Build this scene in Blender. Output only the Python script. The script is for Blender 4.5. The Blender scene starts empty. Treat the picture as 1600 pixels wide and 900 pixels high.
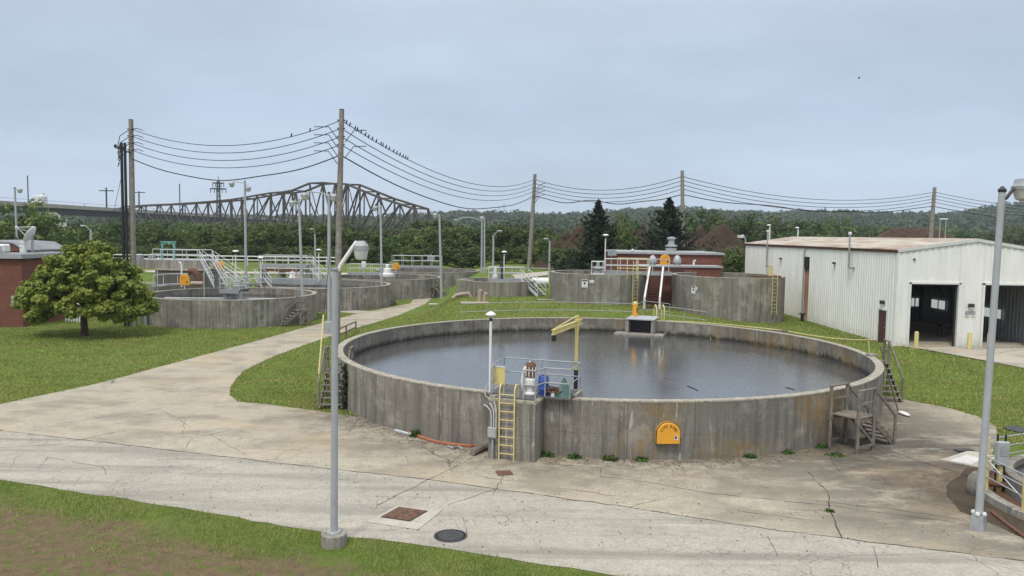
import bpy, math, random
import numpy as np
from mathutils import Vector, Matrix

S = bpy.context.scene
C = S.collection
R = math.radians
rnd = random.Random(7)

# ------------------------------------------------------------------ camera, sky, sun, exposure
HAZE = .00015
FPX, PITCH, ROLL, CAM_H = 1200.0, 4.05, 0.8, 8.1
cam = bpy.data.objects.new('camera', bpy.data.cameras.new('camera'))
C.objects.link(cam)
cam.data.sensor_width = 36.0
cam.data.lens = FPX / 1600 * 36
cam.data.clip_end = 6000
CROT = Matrix.Rotation(R(90 - PITCH), 3, 'X') @ Matrix.Rotation(R(ROLL), 3, 'Z')
cam.matrix_world = Matrix.Translation((0, 0, CAM_H)) @ CROT.to_4x4()
S.camera = cam

SUN_EL, SUN_AZ = 58, 205          # degrees; azimuth clockwise from +Y (behind the camera, a little to the left)
world = bpy.data.worlds.new('World'); S.world = world; world.use_nodes = True
wn, wl = world.node_tree.nodes, world.node_tree.links
wn.clear()
def wnode(t, **k):
    n = wn.new(t)
    for a, b in k.items(): setattr(n, a, b)
    return n
sky = wnode('ShaderNodeTexSky'); sky.sky_type = 'NISHITA'; sky.sun_disc = False
sky.sun_elevation = R(SUN_EL); sky.sun_rotation = R(SUN_AZ); sky.dust_density = 4.0; sky.air_density = 1.2
tc = wnode('ShaderNodeTexCoord'); sep = wnode('ShaderNodeSeparateXYZ')
wl.new(tc.outputs['Generated'], sep.inputs[0])
ramp = wnode('ShaderNodeValToRGB')
cr = ramp.color_ramp
def K(c, s=1.0): return (c[0]*s, c[1]*s, c[2]*s, 1)
stops = [(0.0, (.56,.65,.77)), (0.06, (.48,.58,.705)), (0.15, (.41,.50,.625)), (0.27, (.45,.525,.63)), (0.40, (.60,.665,.745)), (0.62, (.92,.95,1.0)), (1.0, (1.32,1.34,1.38))]
while len(cr.elements) < len(stops): cr.elements.new(0.5)
for e, (p, c) in zip(cr.elements, stops):
    e.position = p; e.color = K(c)
wl.new(sep.outputs['Z'], ramp.inputs[0])
wmap = wnode('ShaderNodeMapping'); wmap.inputs['Scale'].default_value = (1.6, 1.6, 5.0)
wl.new(tc.outputs['Generated'], wmap.inputs[0])
wno = wnode('ShaderNodeTexNoise'); wno.inputs['Scale'].default_value = 1.3; wno.inputs['Detail'].default_value = 5; wno.inputs['Roughness'].default_value = .55
wl.new(wmap.outputs[0], wno.inputs['Vector'])
wmr = wnode('ShaderNodeMapRange'); wmr.inputs[1].default_value = .3; wmr.inputs[2].default_value = .7; wmr.inputs[3].default_value = 8.7; wmr.inputs[4].default_value = 11.2
wl.new(wno.outputs['Fac'], wmr.inputs[0])
vs = wnode('ShaderNodeVectorMath', operation='SCALE'); wl.new(ramp.outputs[0], vs.inputs[0]); wl.new(wmr.outputs[0], vs.inputs['Scale'])
wmix = wnode('ShaderNodeMix', data_type='RGBA'); wmix.inputs[0].default_value = .9
wl.new(sky.outputs[0], wmix.inputs[6]); wl.new(vs.outputs[0], wmix.inputs[7])
bg = wnode('ShaderNodeBackground'); bg.inputs['Strength'].default_value = 0.10
wo = wnode('ShaderNodeOutputWorld')
wl.new(wmix.outputs[2], bg.inputs['Color']); wl.new(bg.outputs[0], wo.inputs[0])

sun = bpy.data.objects.new('sun', bpy.data.lights.new('sun', 'SUN')); C.objects.link(sun)
sun.data.energy = 1.5; sun.data.angle = R(10); sun.data.color = (1, .94, .84)
sd = Vector((math.sin(R(SUN_AZ))*math.cos(R(SUN_EL)), math.cos(R(SUN_AZ))*math.cos(R(SUN_EL)), math.sin(R(SUN_EL))))
sun.rotation_euler = sd.to_track_quat('Z', 'Y').to_euler()
sun.location = (0, 0, 60)
S.view_settings.view_transform = 'Standard'; S.view_settings.look = 'None'
S.view_settings.exposure = 0.36; S.view_settings.gamma = 1.0; S.view_settings.use_curve_mapping = False
S.cycles.use_denoising = True; S.cycles.denoising_prefilter = 'NONE'; S.cycles.denoising_input_passes = 'RGB_ALBEDO_NORMAL'
S.cycles.max_bounces = 6; S.cycles.diffuse_bounces = 3; S.cycles.glossy_bounces = 3; S.cycles.transmission_bounces = 3
S.cycles.volume_bounces = 0; S.cycles.caustics_reflective = False; S.cycles.caustics_refractive = False

# ------------------------------------------------------------------ placing helpers
def ray(px, py):
    return CROT @ Vector(((px - 800)/FPX, (450 - py)/FPX, -1))
def G(px, py, z=0.0):
    d = ray(px, py); t = (z - CAM_H)/d.z
    return Vector((d.x*t, d.y*t, z))
def AY(px, py, Y):
    d = ray(px, py); t = Y/d.y
    return Vector((d.x*t, Y, CAM_H + d.z*t))
def sm(t):
    t = min(1, max(0, t)); return t*t*(3 - 2*t)
def zt(x, y):
    """terrain height"""
    plat = 2.05 - 1.1*sm((x - 8)/16)
    z = plat*sm((y - 38)/13)*sm((x + 9.6)/5.6)
    if y > 57: z += .03*min(y - 57, 25)*(1 - sm((x - 6)/12))*sm((x + 9.6)/8)
    if y > 95: z += (1 - sm((x+12)/8))*2.6*sm((y - 95)/40)
    if y > 150: z -= .0
    return z
def GT(px, py, lift=0.0):
    d = ray(px, py); o = Vector((0, 0, CAM_H)); t = 5.0
    while t < 900:
        p = o + d*t
        if p.z <= zt(p.x, p.y): break
        t += .1
    return Vector((p.x, p.y, zt(p.x, p.y) + lift))
def XY(px, Y):
    d = ray(px, 380); t = Y/d.y
    return d.x*t

# ------------------------------------------------------------------ mesh builder
class MB:
    def __init__(s): s.v = []; s.f = []
    def add(s, vs, fs):
        n = len(s.v); s.v += [tuple(v) for v in vs]; s.f += [tuple(i + n for i in f) for f in fs]; return s
    def box(s, c, d, rz=0, bev=0):
        cx, cy, cz = c; a, b, h = d[0]/2, d[1]/2, d[2]/2
        co, si = math.cos(rz), math.sin(rz); P = []
        for z in (-h, h):
            for x, y in ((-a, -b), (a, -b), (a, b), (-a, b)):
                P.append((cx + x*co - y*si, cy + x*si + y*co, cz + z))
        return s.add(P, [(3,2,1,0),(4,5,6,7),(0,1,5,4),(1,2,6,5),(2,3,7,6),(3,0,4,7)])
    def bar(s, p, q, w, h=None):
        h = h or w; p, q = Vector(p), Vector(q); d = (q - p).normalized()
        up = Vector((0,0,1)) if abs(d.z) < .95 else Vector((0,1,0))
        x = d.cross(up).normalized(); y = x.cross(d).normalized()
        P = []
        for e in (p, q):
            for a, b in ((-1,-1),(1,-1),(1,1),(-1,1)): P.append(e + x*a*w/2 + y*b*h/2)
        return s.add(P, [(3,2,1,0),(4,5,6,7),(0,1,5,4),(1,2,6,5),(2,3,7,6),(3,0,4,7)])
    def tube(s, pts, r, n=6, cap=True):
        pts = [Vector(p) for p in pts]; rr = r if isinstance(r, (list, tuple)) else [r]*len(pts)
        P = []; fs = []; ref = None
        for i, p in enumerate(pts):
            d = (pts[min(i+1, len(pts)-1)] - pts[max(i-1, 0)]).normalized()
            if ref is None: ref = Vector((0,0,1)) if abs(d.z) < .9 else Vector((1,0,0))
            x = (ref - d*ref.dot(d)).normalized(); y = d.cross(x); ref = x
            for k in range(n):
                a = 2*math.pi*k/n; P.append(p + (x*math.cos(a) + y*math.sin(a))*rr[i])
        for i in range(len(pts)-1):
            for k in range(n):
                k2 = (k+1) % n; fs.append((i*n+k, i*n+k2, (i+1)*n+k2, (i+1)*n+k))
        if cap:
            fs.append(tuple(range(n-1, -1, -1))); m = (len(pts)-1)*n; fs.append(tuple(m + k for k in range(n)))
        return s.add(P, fs)
    def lathe(s, c, prof, n=20, a0=0, a1=None, axis='z'):
        cx, cy, cz = c; full = a1 is None; P = []; fs = []; m = len(prof)
        ns = n if full else n+1
        for k in range(ns):
            a = (2*math.pi*k/n) if full else a0 + (a1-a0)*k/n
            for r_, z in prof: P.append((cx + r_*math.cos(a), cy + r_*math.sin(a), cz + z))
        for k in range(n):
            k2 = (k+1) % ns
            for i in range(m-1): fs.append((k*m+i, k2*m+i, k2*m+i+1, k*m+i+1))
        return s.add(P, fs)
    def prism(s, poly, z0, z1):
        n = len(poly); P = [(x, y, z0) for x, y in poly] + [(x, y, z1) for x, y in poly]
        return s.add(P, [tuple(range(n-1,-1,-1)), tuple(range(n, 2*n))] + [(i, (i+1)%n, n+(i+1)%n, n+i) for i in range(n)])
    def slab(s, poly3, off):
        """3d polygon extruded by off"""
        n = len(poly3); off = Vector(off); P = [Vector(p) for p in poly3]; P += [p + off for p in P]
        return s.add(P, [tuple(range(n-1,-1,-1)), tuple(range(n, 2*n))] + [(i, (i+1)%n, n+(i+1)%n, n+i) for i in range(n)])
    def ball(s, c, r, n=10, sx=1, sy=1, sz=1):
        P = []; fs = []; m = n//2+1
        for i in range(m):
            t = math.pi*i/(m-1)
            for k in range(n):
                a = 2*math.pi*k/n
                P.append((c[0]+r*sx*math.sin(t)*math.cos(a), c[1]+r*sy*math.sin(t)*math.sin(a), c[2]+r*sz*math.cos(t)))
        for i in range(m-1):
            for k in range(n): fs.append((i*n+k, (i+1)*n+k, (i+1)*n+(k+1)%n, i*n+(k+1)%n))
        return s.add(P, fs)
    def build(s, name, m, parent=None, smooth=False, label=None, bevel=0):
        o0 = Vector(LOC.get(parent.name, (0,0,0))) if parent else Vector((0,0,0))
        me = bpy.data.meshes.new(name)
        me.from_pydata([(a[0]-o0.x, a[1]-o0.y, a[2]-o0.z) for a in s.v], [], s.f)
        me.validate(); me.update()
        if smooth:
            me.polygons.foreach_set('use_smooth', [True]*len(me.polygons))
            try: me.set_sharp_from_angle(angle=R(40))
            except Exception: pass
        me.materials.append(m)
        o = bpy.data.objects.new(name, me); C.objects.link(o)
        if parent: o.parent = parent; LOC[o.name] = tuple(o0)
        if label: o['label'] = label
        if bevel:
            b = o.modifiers.new('bevel', 'BEVEL'); b.width = bevel; b.segments = 1; b.limit_method = 'ANGLE'
        return o
LOC = {}
def thing(name, label, cat, loc=(0,0,0), group=None):
    o = bpy.data.objects.new(name, None); C.objects.link(o); o.location = loc; o.empty_display_size = .2
    LOC[o.name] = tuple(loc); o['label'] = label; o['category'] = cat
    if group: o['group'] = group
    return o
def tag(o, label, cat, group=None):
    o['label'] = label; o['category'] = cat
    if group: o['group'] = group
    return o
def struct(o, kind='structure'):
    o['kind'] = kind; return o
def kids(o): return [c for c in o.children]
def copy_tree(o, loc, rz=0, sc=1, label=None, group=None, parent=None):
    r = o.copy(); C.objects.link(r)
    if parent is None:
        r.location = loc; r.rotation_euler = (0, 0, rz)
        r.scale = sc if isinstance(sc, (tuple, list)) else (sc, sc, sc)
        if label: r['label'] = label
        if group: r['group'] = group
    else: r.parent = parent
    for ch in kids(o): copy_tree(ch, None, parent=r)
    return r
def np_mesh(name, V, F, m, parent=None):
    """V (n,3) array, F (k,q) array of equal-sized faces"""
    o0 = np.array(LOC.get(parent.name, (0,0,0))) if parent else np.zeros(3)
    me = bpy.data.meshes.new(name); V = (V - o0).astype(np.float32); q = F.shape[1]
    me.vertices.add(len(V)); me.vertices.foreach_set('co', V.ravel())
    me.loops.add(F.size); me.loops.foreach_set('vertex_index', F.ravel().astype(np.int32))
    me.polygons.add(len(F)); me.polygons.foreach_set('loop_start', np.arange(0, F.size, q, dtype=np.int32))
    try: me.polygons.foreach_set('loop_total', np.full(len(F), q, dtype=np.int32))
    except Exception: pass
    me.update(calc_edges=True); me.validate()
    me.materials.append(m)
    o = bpy.data.objects.new(name, me); C.objects.link(o)
    if parent: o.parent = parent; LOC[o.name] = tuple(o0)
    return o

# ------------------------------------------------------------------ materials
class NT:
    def __init__(s, name):
        s.m = bpy.data.materials.new(name); s.m.use_nodes = True
        s.n, s.l = s.m.node_tree.nodes, s.m.node_tree.links
        s.b = s.n['Principled BSDF']; s.tc = s.n.new('ShaderNodeTexCoord')
        s.geo = s.n.new('ShaderNodeNewGeometry')
    def pos(s, scale=(1,1,1), obj=False, rz=0):
        mp = s.n.new('ShaderNodeMapping'); mp.inputs['Scale'].default_value = scale; mp.inputs['Rotation'].default_value = (0,0,rz)
        s.l.new(s.tc.outputs['Object'] if obj else s.geo.outputs['Position'], mp.inputs[0]); return mp.outputs[0]
    def noise(s, vec, sc, det=4, ro=.6, dist=0):
        n = s.n.new('ShaderNodeTexNoise'); s.l.new(vec, n.inputs['Vector'])
        n.inputs['Scale'].default_value = sc; n.inputs['Detail'].default_value = det; n.inputs['Roughness'].default_value = ro; n.inputs['Distortion'].default_value = dist
        return n.outputs['Fac']
    def mr(s, x, a, b, c=0., d=1.):
        n = s.n.new('ShaderNodeMapRange'); n.inputs[1].default_value = a; n.inputs[2].default_value = b; n.inputs[3].default_value = c; n.inputs[4].default_value = d
        s.l.new(x, n.inputs[0]); return n.outputs[0]
    def math(s, op, x, y):
        n = s.n.new('ShaderNodeMath'); n.operation = op
        for i, a in enumerate((x, y)):
            if isinstance(a, (int, float)): n.inputs[i].default_value = a
            else: s.l.new(a, n.inputs[i])
        return n.outputs[0]
    def mix(s, f, a, b, mode='MIX'):
        n = s.n.new('ShaderNodeMix'); n.data_type = 'RGBA'; n.blend_type = mode
        for i, x in ((0, f), (6, a), (7, b)):
            if isinstance(x, (int, float)): n.inputs[i].default_value = x
            elif isinstance(x, tuple): n.inputs[i].default_value = (*x[:3], 1)
            else: s.l.new(x, n.inputs[i])
        return n.outputs[2]
    def voro_edge(s, vec, sc):
        n = s.n.new('ShaderNodeTexVoronoi'); n.feature = 'DISTANCE_TO_EDGE'; n.inputs['Scale'].default_value = sc
        s.l.new(vec, n.inputs['Vector']); return n.outputs['Distance']
    def warp(s, vec, sc, amt):
        n = s.n.new('ShaderNodeTexNoise'); s.l.new(vec, n.inputs['Vector']); n.inputs['Scale'].default_value = sc; n.inputs['Detail'].default_value = 3
        v = s.n.new('ShaderNodeVectorMath'); v.operation = 'SCALE'; s.l.new(n.outputs['Color'], v.inputs[0]); v.inputs['Scale'].default_value = amt
        w = s.n.new('ShaderNodeVectorMath'); w.operation = 'ADD'; s.l.new(vec, w.inputs[0]); s.l.new(v.outputs[0], w.inputs[1]); return w.outputs[0]
    def out(s, col=None, rough=.8, metal=0, bump=None, bs=.3, bd=.02, spec=None):
        b = s.b
        if isinstance(col, tuple): b.inputs['Base Color'].default_value = (*col[:3], 1)
        elif col is not None: s.l.new(col, b.inputs['Base Color'])
        if isinstance(rough, (int, float)): b.inputs['Roughness'].default_value = rough
        else: s.l.new(rough, b.inputs['Roughness'])
        b.inputs['Metallic'].default_value = metal
        if spec is not None: b.inputs['Specular IOR Level'].default_value = spec
        if bump is not None:
            n = s.n.new('ShaderNodeBump'); n.inputs['Strength'].default_value = bs; n.inputs['Distance'].default_value = bd
            s.l.new(bump, n.inputs['Height']); s.l.new(n.outputs[0], b.inputs['Normal'])
        return s.m
def paint(name, c, rough=.5, metal=0, var=.25, sc=3.0, dirt=(.12,.10,.08), dirtamt=.3):
    t = NT(name); p = t.pos()
    f = t.noise(p, sc, 5, .65)
    c2 = tuple(x*(1-var) for x in c)
    col = t.mix(t.mr(f, .3, .7), c, c2)
    g = t.noise(t.pos((1,1,.35)), sc*2.3, 6, .7)
    col = t.mix(t.mr(g, .55, .85, 0, dirtamt), col, dirt)
    return t.out(col, rough, metal, t.noise(p, 60, 2), .08, .004)
def concrete_wall(name, lich=0.0, a=(.335,.315,.275), b=(.215,.20,.172), dark=(.085,.08,.07), radial=0, wl=None):
    t = NT(name); p = t.pos()
    col = t.mix(t.mr(t.noise(p, .7, 5, .65), .35, .65), a, b)
    st = t.noise(t.pos((3.2,3.2,.16)), 1.0, 6, .7)
    col = t.mix(t.mr(st, .45, .60, 0, .88), col, dark)
    st2 = t.noise(t.pos((9,9,.35)), 1.0, 4, .7)
    col = t.mix(t.mr(st2, .46, .7, 0, .5), col, tuple(x*1.2 for x in dark))
    # weathered mottling with fine grain
    col = t.mix(t.mr(t.noise(p, 9, 8, .8), .40, .62, .0, .6), col, tuple(x*.42 for x in a))
    col = t.mix(t.mr(t.noise(p, 30, 4, .8), .52, .68, .0, .4), col, tuple(x*1.45 for x in a))
    # white lime runs
    wr = t.noise(t.pos((2.6,2.6,.30)), 1.9, 5, .7, .6)
    sp = t.noise(p, .45, 2)
    col = t.mix(t.math('MULTIPLY', t.mr(wr, .62, .66, 0, .85), t.mr(sp, .42, .56)), col, (.55,.53,.48))
    # pour joint
    z = t.n.new('ShaderNodeSeparateXYZ'); t.l.new(t.warp(p, 2, .05), z.inputs[0])
    jl = t.math('ABSOLUTE', t.math('SUBTRACT', z.outputs['Z'], .95), 0)
    col = t.mix(t.mr(jl, .004, .016, .55, 0), col, dark)
    if radial:
        so = t.n.new('ShaderNodeSeparateXYZ'); t.l.new(t.tc.outputs['Object'], so.inputs[0])
        an = t.math('MULTIPLY', t.math('ARCTAN2', so.outputs['Y'], so.outputs['X']), radial)
        wn_ = t.n.new('ShaderNodeTexWhiteNoise'); wn_.noise_dimensions = '1D'; t.l.new(t.math('FLOOR', an, 0), wn_.inputs['W'])
        col = t.mix(t.mr(wn_.outputs['Value'], 0, 1, 0, .55), col, tuple(x*.50 for x in a))
        pt = t.mr(t.noise(p, .8, 6, .7), .50, .66, 0, .55); col = t.mix(pt, col, tuple(x*1.22 for x in a))
        fl_ = t.math('ABSOLUTE', t.math('SUBTRACT', t.math('FRACT', an, 0), .5), 0)
        col = t.mix(t.mr(fl_, .488, .496, 0, .65), col, dark)
        if wl:
            rr = t.math('SQRT', t.math('ADD', t.math('MULTIPLY', so.outputs['X'], so.outputs['X']), t.math('MULTIPLY', so.outputs['Y'], so.outputs['Y'])), 0)
            zz_ = t.math('ADD', so.outputs['Z'], t.mr(t.noise(t.pos((2,2,.5)), 2, 5, .7), .3, .7, -.16, .16))
            col = t.mix(t.math('MULTIPLY', t.mr(rr, wl[0]-.2, wl[0]-.15, 1, 0), t.mr(zz_, wl[1]+.12, wl[1]+.34, .9, 0)), col, (.03,.028,.024))
    if lich:
        m = t.math('MULTIPLY', t.mr(t.noise(p, .33, 3, .6), .50, .62), t.mr(t.noise(t.pos((1.5,1.5,.5)), 2.4, 6, .75), .40, .62))
        xs_ = t.n.new('ShaderNodeSeparateXYZ'); t.l.new(p, xs_.inputs[0]); m = t.math('MULTIPLY', m, t.mr(xs_.outputs['X'], -1.5, 3.5, .12, 1))
        col = t.mix(t.math('MULTIPLY', m, lich), col, (.27,.165,.035))
        m2 = t.math('MULTIPLY', t.mr(t.noise(p, .5, 3, .6), .56, .7), t.mr(t.noise(p, 6, 6, .75), .45, .65))
        col = t.mix(t.math('MULTIPLY', m2, .5), col, (.16,.16,.05))
    h = t.math('ADD', t.noise(p, 22, 6, .7), t.math('MULTIPLY', st, .8))
    return t.out(col, .92, 0, h, .5, .02, spec=.25)
def wood_mat(name, a=(.27,.24,.20), b=(.15,.13,.105)):
    t = NT(name)
    col = t.mix(t.mr(t.noise(t.pos((2,2,2)), 1.4, 4), .3, .7), a, b)
    g = t.noise(t.pos((18,18,4)), 1.0, 5, .7)
    col = t.mix(t.mr(g, .45, .75, 0, .7), col, (.07,.06,.05))
    return t.out(col, .9, 0, g, .4, .01, spec=.2)
def leaf_mat(name, a, b, c, sc=.5):
    t = NT(name)
    oi = t.n.new('ShaderNodeObjectInfo')
    f = t.noise(t.pos(), sc, 3, .6)
    col = t.mix(t.mr(f, .35, .65), a, b)
    g = t.noise(t.pos(), sc*9, 2, .5)
    col = t.mix(t.mr(g, .5, .75, 0, .7), col, c)
    if name == 'grass blades': col = t.mix(t.math('MULTIPLY', t.mr(t.noise(t.pos(), .38, 5, .65), .54, .66), .65), col, (.34,.27,.13))
    hs = t.n.new('ShaderNodeHueSaturation'); t.l.new(col, hs.inputs['Color'])
    t.l.new(t.mr(oi.outputs['Random'], 0, 1, .478, .522), hs.inputs['Hue']); t.l.new(t.mr(t.math('FRACT', t.math('MULTIPLY', oi.outputs['Random'], 7.31), 0), 0, 1, .62, 1.30), hs.inputs['Value'])
    m = t.out(hs.outputs[0], .65, spec=.25)
    # thin leaf: let some light through
    tr = t.n.new('ShaderNodeBsdfTranslucent'); t.l.new(hs.outputs[0], tr.inputs['Color'])
    mx = t.n.new('ShaderNodeMixShader'); mx.inputs[0].default_value = .25
    o = t.n['Material Output']; t.l.new(t.b.outputs[0], mx.inputs[1]); t.l.new(tr.outputs[0], mx.inputs[2]); t.l.new(mx.outputs[0], o.inputs[0])
    return m
M = {}
M['conc_big'] = concrete_wall('tank concrete lichen', .72, radial=5.6, wl=(13.84, 1.2))
M['conc_pier'] = concrete_wall('pier concrete lichen', .8)
M['conc'] = concrete_wall('tank concrete', .25, (.35,.33,.29), (.23,.215,.188), radial=2.4)
M['conc_pale'] = concrete_wall('tank concrete pale', .15, (.36,.33,.275), (.25,.23,.19), (.11,.10,.085))
def coping():
    t = NT('coping'); p = t.pos()
    col = t.mix(t.mr(t.noise(p, 2.2, 6, .7), .3, .7), (.46,.43,.35), (.27,.25,.20))
    col = t.mix(t.mr(t.noise(p, 7, 7, .8), .48, .62, 0, .75), col, (.10,.095,.075))
    return t.out(col, .9, 0, t.noise(p, 25, 5), .4, .015, spec=.25)
M['coping'] = coping()
M['block'] = concrete_wall('plain concrete', .0, (.42,.40,.35), (.30,.28,.245), (.16,.15,.13))
M['wood'] = wood_mat('grey weathered wood')
M['polewood'] = wood_mat('pole wood', (.34,.315,.28), (.22,.20,.175))
M['galv'] = paint('galvanised steel', (.43,.45,.46), .5, .3, .3, 4)
M['dullrail'] = paint('dull galvanised pipe', (.40,.42,.42), .55, .2, .3, 4)
M['lamp_grey'] = paint('lamp post paint', (.42,.44,.46), .5, .1, .15, 2, dirtamt=.15)
M['white'] = paint('white paint', (.76,.76,.74), .5, 0, .12, 3)
M['rail'] = paint('pale grey handrail', (.60,.62,.63), .45, .1, .15, 4)
M['yellow'] = paint('yellow paint', (.70,.59,.24), .5, 0, .18, 5, (.20,.14,.06), .45)
M['orange'] = paint('orange plastic', (.78,.37,.035), .45, 0, .12, 4, dirtamt=.15)
M['black'] = paint('black rubber', (.018,.018,.02), .55, 0, .3, 5)
M['dark'] = paint('dark steel', (.05,.05,.052), .5, .2, .3, 5)
M['rust'] = paint('rusty steel', (.17,.085,.05), .85, .1, .4, 6)
M['bridge'] = paint('weathered bridge steel', (.095,.082,.072), .85, .1, .4, .35, (.07,.055,.045), .5)
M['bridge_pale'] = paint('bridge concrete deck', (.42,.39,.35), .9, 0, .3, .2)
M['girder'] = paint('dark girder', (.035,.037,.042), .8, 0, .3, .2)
M['blue'] = paint('blue plastic', (.03,.085,.33), .4, 0, .15, 5)
M['teal'] = paint('teal paint', (.16,.40,.37), .5, 0, .2, 5)
M['brown'] = paint('brown paint', (.085,.035,.028), .5, 0, .15, 3, dirtamt=.15)
M['hose'] = paint('orange hose', (.42,.15,.07), .6, 0, .3, 5)
M['yhose'] = paint('pale yellow hose', (.62,.52,.25), .6, 0, .2, 5)
M['tarp'] = paint('green tarpaulin', (.07,.15,.125), .6, 0, .3, 4)
M['wire'] = paint('black cable', (.02,.02,.022), .6, 0, .2, 5)
M['lens'] = paint('frosted lamp lens', (.62,.62,.58), .3, 0, .1, 9)
M['roofw'] = paint('pale metal trim', (.66,.67,.66), .5, .1, .15, 2)
M['dish'] = paint('dish white', (.74,.74,.72), .4, 0, .1, 3)
M['grate'] = paint('steel grating', (.22,.225,.23), .6, .3, .4, 9)
def bricks():
    t = NT('red brick'); p = t.pos()
    br = t.n.new('ShaderNodeTexBrick'); br.inputs['Scale'].default_value = 4.2; br.inputs['Mortar Size'].default_value = .018
    br.inputs['Color1'].default_value = (.22,.075,.05,1); br.inputs['Color2'].default_value = (.15,.05,.036,1); br.inputs['Mortar'].default_value = (.25,.20,.17,1)
    br.inputs['Brick Width'].default_value = .9; br.inputs['Row Height'].default_value = .32
    sx = t.n.new('ShaderNodeSeparateXYZ'); t.l.new(p, sx.inputs[0])
    cb = t.n.new('ShaderNodeCombineXYZ'); t.l.new(t.math('ADD', sx.outputs['X'], sx.outputs['Y']), cb.inputs[0]); t.l.new(sx.outputs['Z'], cb.inputs[1])
    t.l.new(cb.outputs[0], br.inputs['Vector'])
    col = t.mix(t.mr(t.noise(p, 1.2, 5), .4, .7, 0, .4), br.outputs['Color'], (.12,.05,.04))
    return t.out(col, .9, 0, br.outputs['Fac'], -.4, .01, spec=.2)
M['brick'] = bricks()
def cladding():
    t = NT('white cladding'); p = t.pos()
    col = t.mix(t.mr(t.noise(t.pos((1.2,1.2,.2)), 1.2, 5), .35, .7), (.80,.805,.77), (.70,.70,.66))
    col = t.mix(t.mr(t.noise(t.pos((6,6,.4)), 1.0, 5, .7), .6, .8, 0, .35), col, (.36,.31,.24))
    sx = t.n.new('ShaderNodeSeparateXYZ'); t.l.new(p, sx.inputs[0])
    splash = t.math('MULTIPLY', t.mr(sx.outputs['Z'], .8, 1.7, .5, 0), t.mr(t.noise(p, 3, 5, .7), .35, .65))
    col = t.mix(splash, col, (.22,.18,.13))
    return t.out(col, .5, .0, t.noise(p, 9, 3), .05, .01)
M['clad'] = cladding()
def roofmat():
    t = NT('rusting roof sheet'); p = t.pos()
    col = t.mix(t.mr(t.noise(p, .8, 4), .3, .7), (.52,.49,.43), (.42,.38,.32))
    rf = t.noise(t.pos((.9,.25,1)), .8, 6, .7)
    col = t.mix(t.mr(rf, .46, .66, 0, .85), col, (.24,.12,.075))
    return t.out(col, .75, .1)
M['roof'] = roofmat()
def roofgrey():
    t = NT('flat roof membrane'); p = t.pos()
    return t.out(t.mix(t.mr(t.noise(p, .6, 5), .3, .7), (.27,.285,.30), (.19,.20,.21)), .9)
M['flat'] = roofgrey()
def soil(name, a, b):
    t = NT(name); p = t.pos()
    n = t.noise(p, 1.1, 8, .75)
    col = t.mix(t.mr(n, .3, .7), a, b)
    return t.out(col, .95, 0, t.noise(p, 2.5, 8, .8), 1.0, .25, spec=.1)
M['heap'] = soil('heap soil', (.12,.085,.062), (.045,.032,.024))
M['soil'] = soil('bare soil', (.17,.135,.10), (.10,.078,.058))
M['bark'] = wood_mat('bark', (.13,.10,.075), (.06,.045,.035))
M['leaf_maple'] = leaf_mat('maple leaves', (.265,.29,.052), (.155,.205,.038), (.36,.33,.085), .5)
M['leaf_a'] = leaf_mat('tree leaves', (.118,.168,.048), (.052,.090,.030), (.19,.215,.065), .22)
M['leaf_b'] = leaf_mat('far tree leaves', (.048,.080,.030), (.028,.053,.023), (.08,.11,.04), .1)
M['needle'] = leaf_mat('spruce needles', (.034,.055,.030), (.017,.031,.019), (.06,.085,.04), .5)
M['weed'] = leaf_mat('weed leaves', (.075,.15,.025), (.04,.09,.018), (.12,.20,.05), 3)
M['blade'] = leaf_mat('grass blades', (.26,.295,.072), (.175,.225,.052), (.41,.36,.15), .6)
def water(name, c, bump=.12, sc=3.0):
    t = NT(name); p = t.pos((1,.8,1))
    h = t.math('ADD', t.math('MULTIPLY', t.noise(t.pos((1,1.8,1)), 7, 4, .7), t.mr(t.noise(p, .22, 3), .35, .65, .5, 1.4)), t.math('MULTIPLY', t.noise(p, .6, 3), .5))
    sc_ = t.noise(t.pos((.6,1.2,1)), 2.2, 6, .75)
    col = t.mix(t.mr(sc_, .60, .68, 0, .5), c, (.16,.16,.155))
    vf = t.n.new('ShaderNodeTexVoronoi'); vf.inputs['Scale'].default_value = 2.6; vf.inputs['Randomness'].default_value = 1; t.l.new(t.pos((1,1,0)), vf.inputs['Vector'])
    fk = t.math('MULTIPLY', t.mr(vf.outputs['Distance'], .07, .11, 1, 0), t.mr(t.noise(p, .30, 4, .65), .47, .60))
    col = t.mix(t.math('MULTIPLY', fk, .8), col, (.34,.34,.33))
    m = t.out(col, t.math('MULTIPLY', t.math('ADD', fk, .10), .55), 0, h, bump, .05)
    t.b.inputs['IOR'].default_value = 2.8
    return m
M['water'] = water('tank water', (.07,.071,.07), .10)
M['sludge'] = water('dark tank water', (.012,.012,.012), .2)
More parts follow.
